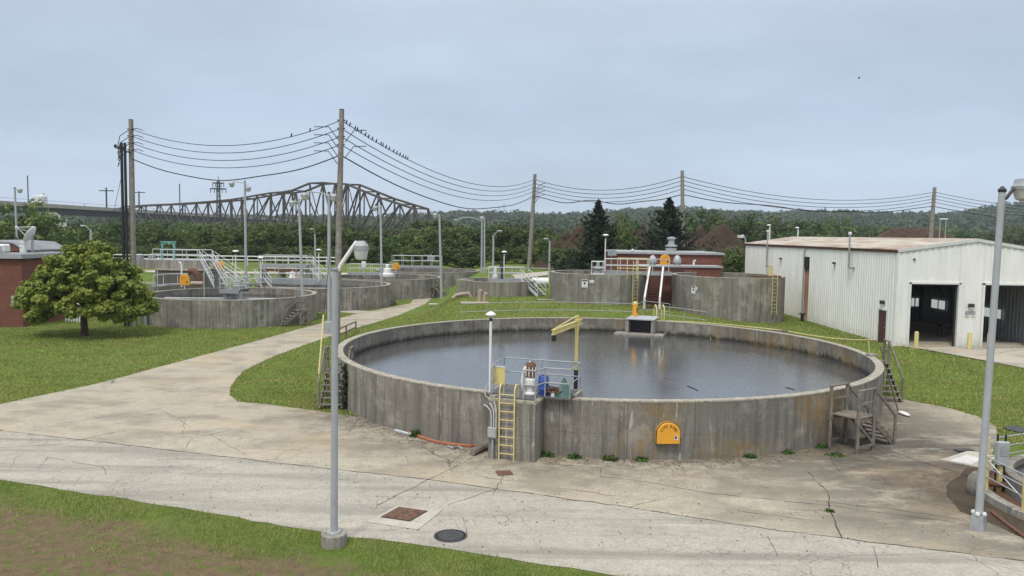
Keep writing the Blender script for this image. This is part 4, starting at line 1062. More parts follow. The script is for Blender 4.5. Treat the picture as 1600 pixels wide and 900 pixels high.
# ------------------------------------------------------------------ covers in the paving
pd = gp([(573,817),(625,789),(693,797),(653,829)])
hc = thing('access_hatch', 'rusty square access hatch set in a square of new concrete', 'hatch', tuple(G(632,806)))
MB().prism(pd, .0, .035).build('surround', M['path'], hc)
ce = G(632,803,.04); ax_ = (Vector((*pd[3],0)) - Vector((*pd[0],0))).normalized(); ay_ = (Vector((*pd[1],0)) - Vector((*pd[0],0))).normalized()
def H4(a, b, z): return ce + ax_*a + ay_*b + Vector((0,0,z-.04))
MB().slab([H4(-.47,-.47,.03), H4(.47,-.47,.03), H4(.47,.47,.03), H4(-.47,.47,.03)], (0,0,.012)).build('frame', M['dark'], hc)
MB().slab([H4(-.42,-.42,.045), H4(.42,-.42,.045), H4(.42,.42,.045), H4(-.42,.42,.045)], (0,0,.006)).build('lid', M['rust'], hc)
st_ = MB()
for k in range(14):
    a, b = rnd.uniform(-.36,.36), rnd.uniform(-.36,.36); st_.slab([H4(a-.03,b-.03,.052), H4(a+.03,b-.03,.052), H4(a+.03,b+.03,.052), H4(a-.03,b+.03,.052)], (0,0,.006))
st_.build('lugs', M['dark'], hc)
M['dark2'] = paint('worn cast iron', (.10,.10,.105), .5, .2, .3, 5); mh = G(704,838); mc = thing('manhole_cover', 'round cast iron manhole cover near the grass edge of the road', 'manhole', tuple(mh))
MB().lathe((mh.x,mh.y,0), [(.0,.02),(.36,.02),(.36,.012),(.39,.012),(.39,.022),(.45,.022),(.46,.0)], 32).build('rim', M['dark'], mc)
kn = MB()
for i in range(-5,6):
    for j in range(-5,6):
        if math.hypot(i,j) < 5.1 and (i+j) % 2 == 0: kn.box((mh.x+i*.062, mh.y+j*.062, .027), (.06,.06,.014))
kn.build('tread_pattern', M['dark2'], mc)
rp_ = G(788,740); MB_ = MB(); MB_.box((rp_.x,rp_.y,.025), (.52,.48,.02), .25); tag(MB_.build('drain_plate', M['rust'], None), 'small rusty square plate on the paving below the ladder', 'plate')
wp = gp([(1470,720),(1513,706),(1560,714),(1535,733)]); tag(MB().prism(wp, .0, .05).build('pad', M['pad'], None), 'grey concrete pad with a white patch in the paving left of the right lamp', 'pad')
wpp = [o for o in C.objects if o.name == 'pad'][0]; MB().prism(gp([(1484,722),(1510,713),(1535,719),(1518,728)]), .052, .058).build('white_patch', M['padwhite'], wpp)
pz = G(1520,712,.05); MB_ = MB(); MB_.box((pz.x+.1,pz.y+.75,.062), (.7,.3,.02), .2); tag(MB_.build('hatch_plate', M['dark'], None), 'dark hatch plate on the grey pad with the white patch', 'plate')
mz = GT(1591,673); tag(MB().lathe((mz.x,mz.y,mz.z), [(0,.08),(.5,.08),(.52,.05),(.52,-.1)], 24).build('manhole_cover', M['dark'], None), 'dark round manhole lid in the grass right of the lamp', 'manhole')
for lab, px, py, s in (('flat concrete slab on the grass in front of the small round tank', 742, 474, (2.4,1.0,.08)), ('yellowish slab at the foot of the small tank stair', 853, 469, (1.6,.5,.06)), ('round grey slab beside the path below the farthest clarifier', 681, 476, (1.5,1.0,.1))):
    p = GT(px, py); b_ = MB(); b_.box((p.x,p.y,p.z+.05), s, .1); tag(b_.build('slab', M['path'], None), lab, 'slab')
# ------------------------------------------------------------------ white metal building
BX, BY, BW, BL = 25.6, 51.0, 10.3, 33.5; Z0, ZE, ZR = .95, 7.35, 8.1
shed = thing('metal_building', 'long white ribbed metal building with rusty low-pitched roof and two open garage bays', 'building', (BX, BY, Z0))
def rib_wall(p, q, z0, z1fun, m, step=.30, d=.035, holes=()):
    """ribbed cladding between p and q; holes: (s0, s1, ztop) openings from the ground"""
    p, q = Vector((*p,0)), Vector((*q,0)); dr = (q-p).normalized(); n = Vector((dr.y,-dr.x,0)); Ln = (q-p).length; s = 0; pts = []
    while s < Ln - 1e-6:
        for a, b in ((0,0),(step*.62,0),(step*.70,d),(step*.92,d)):
            if s + a < Ln: pts.append((s+a, b))
        s += step
    for h in holes:
        for e in h[:2]: pts.append((e, 0))
    pts.append((Ln, 0)); pts = sorted(set(pts))
    for (s0, d0), (s1, d1) in zip(pts[:-1], pts[1:]):
        zb = z0
        for h in holes:
            if s0 >= h[0]-1e-6 and s1 <= h[1]+1e-6: zb = h[2]
        A, B = p+dr*s0+n*d0, p+dr*s1+n*d1
        m.add([(A.x,A.y,zb),(B.x,B.y,zb),(B.x,B.y,z1fun(s1)),(A.x,A.y,z1fun(s0))], [(0,1,2,3)])
    return m
D0, D1 = BY+1.05, BY+2.25        # brown side door (along the left wall)
w = rib_wall((BX,BY+BL),(BX,BY), Z0-.6, lambda s: ZE, MB(), .38, .07, [(BL-2.25, BL-1.05, 3.2)])
w.build('side_wall', M['clad'], shed)
gz = lambda s: ZE + (ZR-ZE)*(1-abs(s-BW/2)/(BW/2))
G1, G2 = (.85, 4.15), (5.75, 9.1); GZ = 5.15
w = rib_wall((BX,BY),(BX+BW,BY), Z0-.6, gz, MB(), .42, .055, [(G1[0],G1[1],GZ),(G2[0],G2[1],GZ)]); w.build('front_wall', M['clad'], shed)
w = rib_wall((BX+BW,BY),(BX+BW,BY+BL), Z0-.6, lambda s: ZE, MB(), .30, .035); w.build('far_side_wall', M['clad'], shed)
w = rib_wall((BX+BW,BY+BL),(BX,BY+BL), Z0-.6, gz, MB(), .42, .035); w.build('rear_wall', M['clad'], shed)
def roof_side(x0, x1, za, zb):
    m = MB(); y = BY-.12; k = 0; ys = []
    while y < BY+BL+.12:
        for a, b in ((0,0),(.22,0),(.26,.045),(.32,.045),(.36,0)): ys.append((y+a, b))
        y += .38
    for (y0, d0), (y1, d1) in zip(ys[:-1], ys[1:]):
        m.add([(x0,y0,za+d0),(x1,y0,zb+d0),(x1,y1,zb+d1),(x0,y1,za+d1)], [(0,1,2,3)])
    return m
roof_side(BX-.16, BX+BW/2, ZE+.03, ZR+.06).build('roof', M['roof'], shed)
roof_side(BX+BW/2, BX+BW+.16, ZR+.06, ZE+.03).build('roof', M['roof'], shed)
MB().bar((BX-.05,BY-.1,ZE-.08), (BX-.05,BY+BL+.1,ZE-.08), .10, .18).build('eave_trim', M['rust'], shed)
for xa, xb, za, zb in ((BX-.1,BX+BW/2,ZE,ZR+.03),(BX+BW/2,BX+BW+.1,ZR+.03,ZE)):
    MB().bar((xa,BY-.08,za-.03), (xb,BY-.08,zb-.03), .07, .20).build('gable_trim', M['roofw'], shed)
MB().bar((BX-.015,BY-.03,Z0-.5), (BX-.015,BY-.03,ZE-.18), .12, .12).build('corner_trim', M['white'], shed)
for s0, s1 in (G1, G2):
    for s in (s0, s1): MB().bar((BX+s,BY-.02,Z0), (BX+s,BY-.02,GZ+.1), .14, .2).build('door_jamb', M['white'], shed)
    MB().bar((BX+s0-.07,BY-.02,GZ+.06), (BX+s1+.07,BY-.02,GZ+.06), .2, .14).build('door_head', M['white'], shed)
    MB().bar((BX+s0+.15,BY+.35,GZ-.05), (BX+s1-.15,BY+.35,GZ-.05), .5, .12).build('rolled_door', M['dark'], shed)
    for s in (s0+.12, s1-.12): MB().bar((BX+s,BY+.16,Z0), (BX+s,BY+.16,GZ), .10, .12).build('door_track', M['dark'], shed)
# inside: floor, lining, ceiling, partition, windows
MB().box((BX+BW/2,BY+8,Z0-.05), (BW-.1,15.9,.16)).build('floor', M['path'], shed)
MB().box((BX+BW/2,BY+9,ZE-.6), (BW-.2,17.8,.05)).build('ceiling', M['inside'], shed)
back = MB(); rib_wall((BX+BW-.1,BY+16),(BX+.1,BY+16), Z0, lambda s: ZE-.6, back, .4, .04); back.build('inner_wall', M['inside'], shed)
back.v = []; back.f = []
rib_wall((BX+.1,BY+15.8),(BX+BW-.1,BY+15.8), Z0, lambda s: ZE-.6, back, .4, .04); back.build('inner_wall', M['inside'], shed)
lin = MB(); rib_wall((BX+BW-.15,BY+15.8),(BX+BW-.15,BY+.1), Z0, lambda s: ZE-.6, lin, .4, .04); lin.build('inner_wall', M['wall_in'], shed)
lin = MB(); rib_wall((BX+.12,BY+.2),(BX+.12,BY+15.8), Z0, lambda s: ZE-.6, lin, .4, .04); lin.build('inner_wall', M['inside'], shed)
def win(px0, px1, py0, py1, Y, label=None):
    a, b = AY(px0,py1,Y), AY(px1,py0,Y); f = MB(); c = ((a.x+b.x)/2, Y, (a.z+b.z)/2); w_, h_ = b.x-a.x, b.z-a.z
    for dx in (-w_/2, 0, w_/2): f.box((c[0]+dx, Y-.04, c[2]), (.09,.09,h_+.1))
    for dz in (-h_/2, h_/2): f.box((c[0], Y-.045, c[2]+dz), (w_+.1,.08,.09))
    fo = f.build('window', M['white'], shed); MB().box((c[0], Y-.01, c[2]), (w_,.03,h_)).build('pane', M['pane_glow'], fo)
M['pane_glow'] = (lambda t: (t.b.inputs['Emission Color'].__setattr__('default_value', (.75,.82,.80,1)), t.b.inputs['Emission Strength'].__setattr__('default_value', .42), t.out((.4,.42,.42), .3))[-1])(NT('window pane with daylight glow'))  # panes emit a weak glow that stands in for daylight behind the glass
win(1422,1436,465,479, BY+15.7); 
def win_x(px0, px1, py0, py1):
    x_ = BX+BW-.24; d = ray((px0+px1)/2, (py0+py1)/2); t_ = x_/d.x; y_ = d.y*t_; z_ = CAM_H + d.z*t_; h_ = (py1-py0)/FPX*y_; w_ = 2.2; f = MB()
    for dy in (-w_/2, 0, w_/2): f.box((x_-.04, y_+dy, z_), (.09,.09,h_+.1))
    for dz in (-h_/2, h_/2): f.box((x_-.045, y_, z_+dz), (.08,w_+.1,.09))
    fo = f.build('window', M['white'], shed); MB().box((x_-.01, y_, z_), (.03,w_,h_)).build('pane', M['pane_glow'], fo)
win_x(1458,1476,468,483); win_x(1541,1562,481,497)
# door
dr = MB(); dr.box((BX-.02,(D0+D1)/2,2.12), (.07,1.12,2.13)); do = dr.build('door', M['brown'], shed)
fr_ = MB()
for y in (D0, D1): fr_.bar((BX-.02,y,1.0), (BX-.02,y,3.24), .12, .09)
fr_.bar((BX-.02,D0-.05,3.24), (BX-.02,D1+.05,3.24), .12, .09); fr_.build('door_frame', M['white'], shed)
MB().ball((BX-.09,D0+.15,2.05), .04, 8).build('handle', M['galv'], do, True)
# wall lights, sign, vents
def wall_light(p, n):
    h = MB(); h.box((p[0]+n[0]*.11,p[1]+n[1]*.11,p[2]), (.36 if n[1] else .22, .22 if n[1] else .36, .26)); o = h.build('wall_light', M['dark'], shed, bevel=.04)
    l = MB(); l.box((p[0]+n[0]*.13,p[1]+n[1]*.13,p[2]-.15), (.28 if n[1] else .16, .16 if n[1] else .28, .06)); l.build('lens', M['lens'], o)
wall_light((BX-.03,(D0+D1)/2-.0,3.75), (-1,0)); wall_light((BX+4.95,BY-.03,3.75), (0,-1))
sg = MB(); sg.box((BX+4.95,BY-.05,3.25), (.62,.03,.24)); sg.build('sign_plate', M['galv'], shed); sg = MB(); sg.box((BX+4.95,BY-.06,3.06), (.66,.03,.07)); sg.build('sign_plate', M['white'], shed)
def flue(px, py_top, py_elbow, label=None):
    u = (px-800)/FPX + .0; Yf = None
    d = ray(px, py_elbow); t = (BX-.30)/d.x; Yf = d.y*t; ze = CAM_H + d.z*t; zt_ = AY(px, py_top, Yf).z
    x = BX-.26
    MB().tube([(BX+.02,Yf-.45,ze), (x,Yf-.42,ze), (x,Yf,ze), (x,Yf,ze+.25), (x,Yf,zt_)], .075, 8).build('flue_pipe', M['galv'], shed, True)
    MB().lathe((x,Yf,zt_-.05), [(.09,0),(.14,.02),(.14,.16),(.0,.24)], 10).build('flue_cap', M['roofw'], shed, True)
    MB().bar((x,Yf,ze+1.7), (BX,Yf,ze+1.7), .04).build('flue_bracket', M['galv'], shed)
flue(1325, 366, 418); flue(1197, 362, 416)
def on_wall(px, py):
    d = ray(px, py); t = (BX-.05)/d.x; return Vector((BX-.05, d.y*t, CAM_H + d.z*t))
# rusted down-spout with streak
a, b = on_wall(1259,384), on_wall(1257,503); y = a.y
MB().tube([(BX-.12,y-.0,ZE-.15), (BX-.14,y,ZE-.5), (BX-.14,y,Z0)], .07, 8).build('downspout', M['galv'], shed, True)
def streak_mat():
    t = NT('rust streak on cladding'); p = t.pos(); sx = t.n.new('ShaderNodeSeparateXYZ'); t.l.new(p, sx.inputs[0])
    f = t.mr(sx.outputs['Z'], 4.6, 6.2); nz = t.noise(t.pos((14,14,.5)), 1, 4, .7)
    col = t.mix(t.mr(nz, .35, .65), (.30,.11,.04), (.46,.26,.14)); col = t.mix(t.mr(sx.outputs['Z'], 1.2, 3.6, .55, 0), col, (.60,.50,.40)); col = t.mix(t.mr(t.math('ADD', sx.outputs['Z'], t.mr(nz, .3, .7, -.5, .5)), 4.9, 5.4), col, (.012,.010,.010))
    return t.out(col, .8)
sk_ = MB(); sk_.box((BX-.05,y-.55,(Z0+6.0)/2), (.05,.85,6.0-Z0)); sk_.build('stained_panel', streak_mat(), shed)
tt = MB(); tt.box((BX-.08,y-.5,6.0), (.16,.9,.9)); tt.build('burnt_vent', M['black'], shed)
for px, py in ((1305,411),(1221,404)):
    q = on_wall(px, py); m_ = MB(); m_.box((BX-.12,q.y,q.z), (.24,.3,.14)); m_.build('wall_vent', M['dark'], shed)
q = AY(1428, 405, BY); m_ = MB(); m_.box((q.x,BY-.07,q.z), (.1,.12,.1)); m_.build('wall_vent', M['dark'], shed)
q = on_wall(1223,489); m_ = MB(); m_.box((BX-.15,q.y,q.z), (.3,.6,.35)); m_.build('wall_box', M['black'], shed)
ap = thing('black_valve', 'small black valve standing at the foot of the ribbed wall by the twin tank', 'valve', (BX-.7, on_wall(1232,499).y, zt(BX-.7,66)))
MB().tube([(BX-.7,65.5,zt(BX-.7,65.5)), (BX-.7,65.5,zt(BX-.7,65.5)+.6)], .14, 8).build('body', M['black'], ap, True); MB().lathe((BX-.7,65.5,zt(BX-.7,65.5)+.6), [(.3,0),(.3,.08),(0,.1)], 10).build('wheel', M['black'], ap, True)
# dim things standing in the bays
wbk = thing('workbench', 'dark workbench with boxes standing inside the left garage bay', 'workbench', (BX+2.2,BY+9,Z0+.03))
MB().box((BX+2.2,BY+9,Z0+.95), (2.6,.8,.08)).build('top', M['wood'], wbk)
for dx in (-1.2,1.2):
    for dy in (-.33,.33): MB().box((BX+2.2+dx,BY+9+dy,Z0+.47), (.09,.09,.88)).build('leg', M['dark'], wbk)
bxm = MB(); bxm.box((BX+1.6,BY+9,Z0+1.2), (.5,.4,.4)); tag(bxm.build('tool_box', M['blue'], None, bevel=.02), 'tool box standing on the workbench inside the left garage bay', 'box')
trk = thing('utility_cart', 'dark utility cart parked deep inside the left garage bay', 'cart', (BX+3.4,BY+6,Z0+.03))
MB().box((BX+3.3,BY+6.4,Z0+.75), (1.2,2.2,.5)).build('body', M['dark'], trk, bevel=.08)
MB().slab([(BX+2.75,BY+5.6,Z0+1.0),(BX+3.85,BY+5.6,Z0+1.0),(BX+3.85,BY+5.75,Z0+1.75),(BX+2.75,BY+5.75,Z0+1.75)], (0,.05,0)).build('windscreen', M['dark'], trk)
MB().box((BX+3.3,BY+6.5,Z0+1.8), (1.15,1.5,.06)).build('canopy', M['inside'], trk)
for dx in (-.58,.58):
    for dy in (-.75,.75): MB().tube([(BX+3.3+dx-.08,BY+6.4+dy,Z0+.3), (BX+3.3+dx+.08,BY+6.4+dy,Z0+.3)], .28, 14).build('wheel', M['black'], trk, True)
bt = thing('table', 'brown timber table standing inside the right garage bay', 'table', (BX+6.6,BY+5,Z0+.03))
MB().box((BX+6.6,BY+5,Z0+.9), (1.6,.8,.1)).build('top', M['rust'], bt)
for dx in (-.7,.7):
    for dy in (-.3,.3): MB().box((BX+6.6+dx,BY+5+dy,Z0+.44), (.1,.1,.82)).build('leg', M['rust'], bt)
for k, (x_, lab) in enumerate(((BX+G1[0]+.1,'yellow bollard left of the left garage bay'),(BX+G1[1]+.28,'yellow bollard between the left bay and the wall lamp'),(BX+G2[0]-.02,'yellow bollard left of the right garage bay'))):
    y_ = BY-1.0; z_ = zt(x_,y_); o = thing('bollard', lab, 'bollard', (x_,y_,z_), 'yellow bollards guarding the garage bays')
    MB().lathe((x_,y_,z_-.1), [(.13,0),(.13,1.15),(.11,1.22),(.0,1.26)], 14).build('post', M['yellow'], o, True); MB().lathe((x_,y_,z_-.02), [(.0,.06),(.2,.06),(.2,0)], 14).build('footing', M['path'], o, True)

# ------------------------------------------------------------------ small brick building between the tanks and the steep stair
kb = 74.0; k0, k1 = XY(966, kb), XY(1129, kb); kz = AY(1040,394,kb).z
kz2 = 5.55
M['flat2'] = paint('grey roof flashing', (.38,.39,.40), .7, 0, .25, 2)
brk = thing('brick_building', 'low red brick building with pale flat roof edge behind the twin tanks', 'building', (k0,kb,1.5))
MB().prism([(k0,kb),(k1,kb),(k1,kb+9),(k0,kb+9)], 1.0, kz-.2).build('wall', M['brick'], brk)
MB().prism([(k0-.2,kb-.2),(k1+.2,kb-.2),(k1+.2,kb+9.2),(k0-.2,kb+9.2)], kz-.2, kz).build('roof_edge', M['flat2'], brk)
f0, f1, fy = XY(1050,70.6), XY(1130,70.6), 70.9
MB().prism([(f0-2.8,fy),(f1,fy),(f1,kb-.01),(f0-2.8,kb-.01)], 1.0, 5.2).build('lower_wall', M['brick'], brk)
MB().prism([(f0-2.9,fy-.12),(f1+.12,fy-.12),(f1+.12,kb-.22),(f0-2.9,kb-.22)], 5.2, 5.36).build('lower_roof', M['flat2'], brk)
dd = MB(); dd.box((XY(1058,fy),fy-.03,4.2), (1.4,.08,1.9)); dd.build('door', M['brown'], brk)
sv_ = MB(); 
vs_ = (XY(1049,kb+3), kb+3); zz = kz
sv_.lathe((vs_[0],vs_[1],zz), [(.55,0),(.55,.35),(.3,.4),(.3,.5),(.62,.5),(.62,.62),(.34,.7),(.30,1.2),(.45,1.25),(.45,1.4),(.0,1.5)], 14); sv_.build('roof_vent', M['galv'], brk, True)
sv_ = MB(); sv_.ball((XY(990,kb),kb+.5,kz+.12), .15, 8); sv_.build('roof_knob', M['roofw'], brk, True)
def dome_vent(label, px, Y, z, r):
    x = XY(px, Y); o = thing('dome_vent', label, 'vent', (x,Y,z)); MB().lathe((x,Y,z), [(r*.85,0),(r*.85,.25),(r*1.12,.25),(r*1.12,.32),(r*1.0,.55),(r*.7,.80),(r*.3,.92),(0,.95)], 16).build('hood', M['galv'], o, True)
    MB().lathe((x,Y,z-.02), [(r*1.0,0),(r*1.0,.08),(0,.08)], 16).build('base', M['flat'], o, True); return o
dome_vent('grey domed vent on the lower roof at the left of the orange cover', 1020.5, 68.9+2.3, 5.36, .35)
dome_vent('pale bell-shaped vent on the lower roof right of the orange cover', 1059, 72.0, 5.36, .36)
x = XY(1085, 71.8); o = thing('roof_spout', 'small white spout standing on the lower brick roof', 'vent', (x,71.8,5.38)); MB().tube([(x,71.8,5.38),(x,71.8,5.75),(x+.12,71.7,5.85)], .09, 8).build('pipe', M['white'], o, True)
def orange_cover(label, px, py, Y, w, h, legs=0.0):
    p = AY(px, py, Y); o = thing('life_ring_case', label, 'cabinet', (p.x, Y, p.z-h/2), 'rounded orange life ring cases')
    pts = [Vector((p.x-w/2,Y,p.z-h/2)), Vector((p.x+w/2,Y,p.z-h/2)), Vector((p.x+w/2,Y,p.z+h/2-w/2))] + [Vector((p.x+w/2*math.cos(a),Y,p.z+h/2-w/2+w/2*math.sin(a))) for a in [math.pi*k/10 for k in range(1,10)]] + [Vector((p.x-w/2,Y,p.z+h/2-w/2))]
    MB().slab(pts, (0,.16,0)).build('case', M['orange'], o, bevel=.02); l_ = MB(); l_.box((p.x+w*.25,Y-.02,p.z-h*.2), (.12,.05,.14)); l_.build('latch', M['dark'], o)
    r_ = MB(); r_.tube([(p.x+w*.28*math.cos(a),Y-.01,p.z+w*.02+w*.28*math.sin(a)) for a in [math.pi*k/10 for k in range(0,11)]], .03, 5); r_.build('moulding', M['orange'], o, True)
    if legs: MB().bar((p.x,Y+.08,p.z-h/2), (p.x,Y+.08,p.z-h/2-legs), .08).build('leg', M['rail'], o)
    return o
orange_cover('orange rounded case between two roof vents above the steep stair', 1039.5, 405.5, 66.9, .88, .9)
# head of the steep stair: railed gangway joining the twin tanks
top_l, bot_l = AY(1020,411,64.6), AY(1013,476,62.4)
ga = thing('gangway', 'long railed steel gangway over the left twin tank running to the steep stair', 'gangway', (XY(946,66.5),66.5,AZ))
gy0 = 66.4; gx0, gx1 = XY(946,gy0), XY(1128,gy0); gd = 4.95
MB().bar((gx0,gy0,gd), (XY(1050,gy0),gy0,gd), 1.0, .08).build('deck', M['grate'], ga)
for s in (-.5,.5): MB().bar((gx0,gy0+s,gd-.12), (XY(1050,gy0),gy0+s,gd-.12), .1, .28).build('beam', M['galv'], ga)
railing(ga, [(gx0,gy0-.5,gd),(XY(1013,gy0),gy0-.5,gd)], 1.1, (.55,), 1.6, .032, M['rail'])
railing(ga, [(gx0,gy0+.5,gd),(XY(1048,gy0),gy0+.5,gd)], 1.1, (.55,), 1.6, .032, M['rail'])
cage = thing('gate_drive', 'white railed corner stand with grey drive motor on the left twin tank', 'drive unit', (XY(935,66.8),66.8,AZ))
c0, c1 = XY(926,66.5), XY(944,66.5)
MB().prism([(c0-.05,66.0),(c1+.05,66.0),(c1+.05,67.0),(c0-.05,67.0)], AZ-.08, AZ-.0).build('stand', M['white'], cage)
railing(cage, [(c0,66,AZ),(c1,66,AZ),(c1,67,AZ),(c0,67,AZ),(c0,66,AZ)], 1.02, (.5,), 2, .03, M['white'])
MB().lathe(((c0+c1)/2,66.5,AZ), [(.3,0),(.3,.2),(.15,.25),(.15,.35),(.38,.36),(.38,.6),(.16,.64),(.16,.95),(.0,1.0)], 12).build('motor', M['galv'], cage, True)
yg = thing('guard_rail', 'yellow guard rail round the ladder head on the left twin tank', 'railing', (XY(985,64.3),64.3,AZ))
railing(yg, [(XY(966,64.5),64.55,AZ-.35),(XY(1013,64.2),64.4,AZ-.35)], 1.75, (.9,), .95, .03, M['yellow'])
def tank_ladder(lab, c, r, px, ztop, zb, hoop=False):
    g = AY(px, 440, c[1]-r*.8); d = (Vector((g.x,g.y,0)) - Vector((*c,0))).normalized(); o_ = d; p = Vector((*c,0)) + d*(r+.14); s = Vector((-d.y,d.x,0))
    return ladder('yellow_ladder', lab, (p.x,p.y,zb), (p.x,p.y,ztop), s, .62, out=tuple(d))
tank_ladder('yellow ladder rising past the rim of the left twin tank', AC, AR, 991, AZ+1.2, 2.2)
tank_ladder('yellow ladder on the right twin tank by the ribbed white wall', BC, BR, 1207, AZ+.15, 1.75)
# cross bars of the right ladder's stand: a chipped rim piece
ch = MB(); q = AY(1200,438,63.0); ch.box((q.x,63.4,AZ+.07), (2.4,.6,.14), .25); tag(ch.build('rim_timber', M['rust'], None), 'rust brown timber lying on the chipped rim of the right twin tank', 'timber')
q = AY(1204,424,63.4); ch = MB(); ch.slab([(q.x-.2,63.35,AZ+.14),(q.x+.2,63.35,AZ+.14),(q.x+.15,63.35,AZ+1.0),(q.x-.12,63.35,AZ+1.0)], (0,.05,0)); tag(ch.build('board', M['yhose'], None), 'pale upright board at the head of the right twin tank ladder', 'board')
# steep stair in the gap
ss = thing('steep_stair', 'steep stair with white handrails rising between the twin tanks', 'stair', tuple(bot_l))
wd = .85; tl, blr = Vector((XY(1016,66.2),66.2,gd)), Vector((XY(1009,62.6),62.6,2.1)); tr2, br2 = tl + Vector((1.15,0,0)), blr + Vector((1.25,0,0))
for a, b in ((blr,tl),(br2,tr2)):
    MB().bar(a, b, .08, .25).build('stringer', M['brown'], ss)
    MB().tube([a + Vector((0,-.1,.0)), a + Vector((0,-.1,.95)), b + Vector((0,-.1,.45))], .085, 8).build('handrail', M['white'], ss, True)
for i in range(13):
    t_ = (i+.5)/13; MB().bar(blr.lerp(tl,t_), br2.lerp(tr2,t_), .26, .05).build('tread', M['brown'], ss)
gapw = MB(); gapw.prism([(AC[0]+AR-.6,67.9),(BC[0]-BR+.7,67.9),(BC[0]-BR+.7,68.6),(AC[0]+AR-.6,68.6)], 1.0, 4.6); 
tag(gapw.build('brick_wall', M['brick'], None), 'dark red brick wall closing the gap between the twin tanks', 'wall')
# warning notices on the twin tanks
def notice(lab, c, r, px, py, w, h, head=True):
    g = AY(px, py, c[1]-r*.9); d = (Vector((g.x,g.y,0)) - Vector((*c,0))).normalized(); p = Vector((*c,0)) + d*(r+.03); s = Vector((-d.y,d.x,0)); p.z = AY(px,py,p.y).z
    o = thing('notice', lab, 'sign', tuple(p), 'white notices on the twin tanks')
    def pl(a0,a1,b0,b1,dd,m,n): MB().slab([p+s*a0+d*dd+Vector((0,0,b0)), p+s*a1+d*dd+Vector((0,0,b0)), p+s*a1+d*dd+Vector((0,0,b1)), p+s*a0+d*dd+Vector((0,0,b1))], tuple(d*.012)).build(n, m, o)
    pl(-w/2,w/2,-h/2,h/2,0,M['white'],'board')
    if head:
        pl(-w*.42,w*.42,h*.28,h*.44,.014,M['dark'],'header'); pl(-w*.16,w*.16,-h*.12,h*.14,.014,M['dark'],'emblem'); pl(-w*.36,w*.36,-h*.40,-h*.34,.014,M['lamp_grey'],'caption')
    else: pl(-w*.36,w*.36,-h*.08,h*.08,.014,M['lamp_grey'],'caption')
notice('white warning notice with dark header on the left twin tank', AC, AR, 914.5, 443, .52, .68)
notice('small white plate right of the warning notice on the left twin tank', AC, AR, 925.5, 440, .38, .24, False)
notice('white warning notice near the left edge of the right twin tank', BC, BR, 1061.5, 452.5, .42, .68)
notice('small white plate right of the warning notice on the right twin tank', BC, BR, 1070, 450.5, .34, .26, False)
pl_ = post_lamp('mushroom post lamp with yellowish lens above the left twin tank', Vector((XY(946,67.1),67.1,AZ)), AY(946,366,67.1).z-AZ, head=.28, r=.05, lens=M['yellow'])
tb_ = thing('control_cabinet', 'two grey control boxes on a stand behind the left twin tank', 'cabinet', (XY(956,70),70.8,AZ))
for k, px in enumerate((953.5,959.5)): 
    m_ = MB(); q = AY(px, 395, 70.8); m_.box((q.x,70.8,q.z), (.42,.3,.55)); m_.build('box', M['galv'], tb_, bevel=.02)
MB().tube([(XY(956,70.8),70.9,zt(8,70)), (XY(956,70.8),70.9,AY(956,395,70.8).z)], .06, 6).build('stand', M['galv'], tb_, True)

# ------------------------------------------------------------------ small round tank: deck, stair, pipes
dz = SZ + .05; dxa, dxb = XY(764,71.6), XY(819,71.6)
walk = walkway('tank_deck', 'railed deck across the small round tank on the mound', 'walkway', (dxa,71.8), (dxb,71.8), SZ+.15, 1.4, sides=(-1,1), sp=1.3)
steel_stair('grey steel stair down the right side of the small round tank', (dxb+.05,71.4,SZ+.15), (XY(846,69.8)+.1,69.8,zt(2.6,69.8)), 1.0)
mx = XY(775,71.8); mo = thing('mixer_drive', 'grey and white mixer drive on the deck of the small round tank', 'drive unit', (mx,71.6,SZ+.15))
MB().lathe((mx,71.6,SZ+.15), [(.28,0),(.28,.3),(.16,.35),(.16,1.0),(.0,1.1)], 12).build('motor', M['white'], mo, True); m_ = MB(); m_.box((mx+.55,71.5,SZ+.95), (.36,.3,1.6)); m_.build('panel', M['dark'], mo, bevel=.02)
post_lamp('slim white mushroom lamp on the small round tank', Vector((XY(788,72.4),72.4,SZ+.1)), AY(788,393,72.4).z-SZ-.1, head=.26, r=.05)
for px, lab, hh in ((749,'pinkish upright pipe stub before the small round tank',1.05),(757,'pinkish bent pipe stub before the small round tank',.8)):
    p = GT(px, 473); o = thing('pipe_stub', lab, 'pipe', tuple(p)); M.setdefault('pinkpipe', paint('pinkish primer', (.42,.33,.28), .8, 0, .2, 5))
    MB().tube([p+Vector((0,.3,-.2)), p+Vector((0,.3,hh*.7)), p+Vector((.1,.25,hh))], .16, 8).build('pipe', M['pinkpipe'], o, True); MB().lathe((p.x,p.y+.3,p.z), [(0,.06),(.27,.06),(.27,0)], 12).build('flange', M['pinkpipe'], o, True)
p = GT(716, 468); o = thing('outfall_pipe', 'pinkish elbow pipe below the side chamber of the small round tank', 'pipe', tuple(p)); MB().tube([p+Vector((-.5,.3,.05)), p+Vector((-.2,.3,.35)), p+Vector((.3,.4,.45)), p+Vector((.9,.6,.5)), p+Vector((1.1,.6,.1))], .17, 8).build('pipe', M['pinkpipe'], o, True)
wt = GT(850,452); o = thing('white_tank', 'white horizontal tank lying behind the small steel stair', 'tank', (wt.x,78,zt(wt.x,78)+.4))
xa, xb = XY(832,78), XY(858,78); MB().tube([(xa,78,3.25),(xb,78,3.25)], .42, 14).build('shell', M['white'], o, True)
for x_ in (xa+.3, xb-.3): m_ = MB(); m_.box((x_,78,2.9), (.2,.8,.6)); m_.build('saddle', M['block'], o)

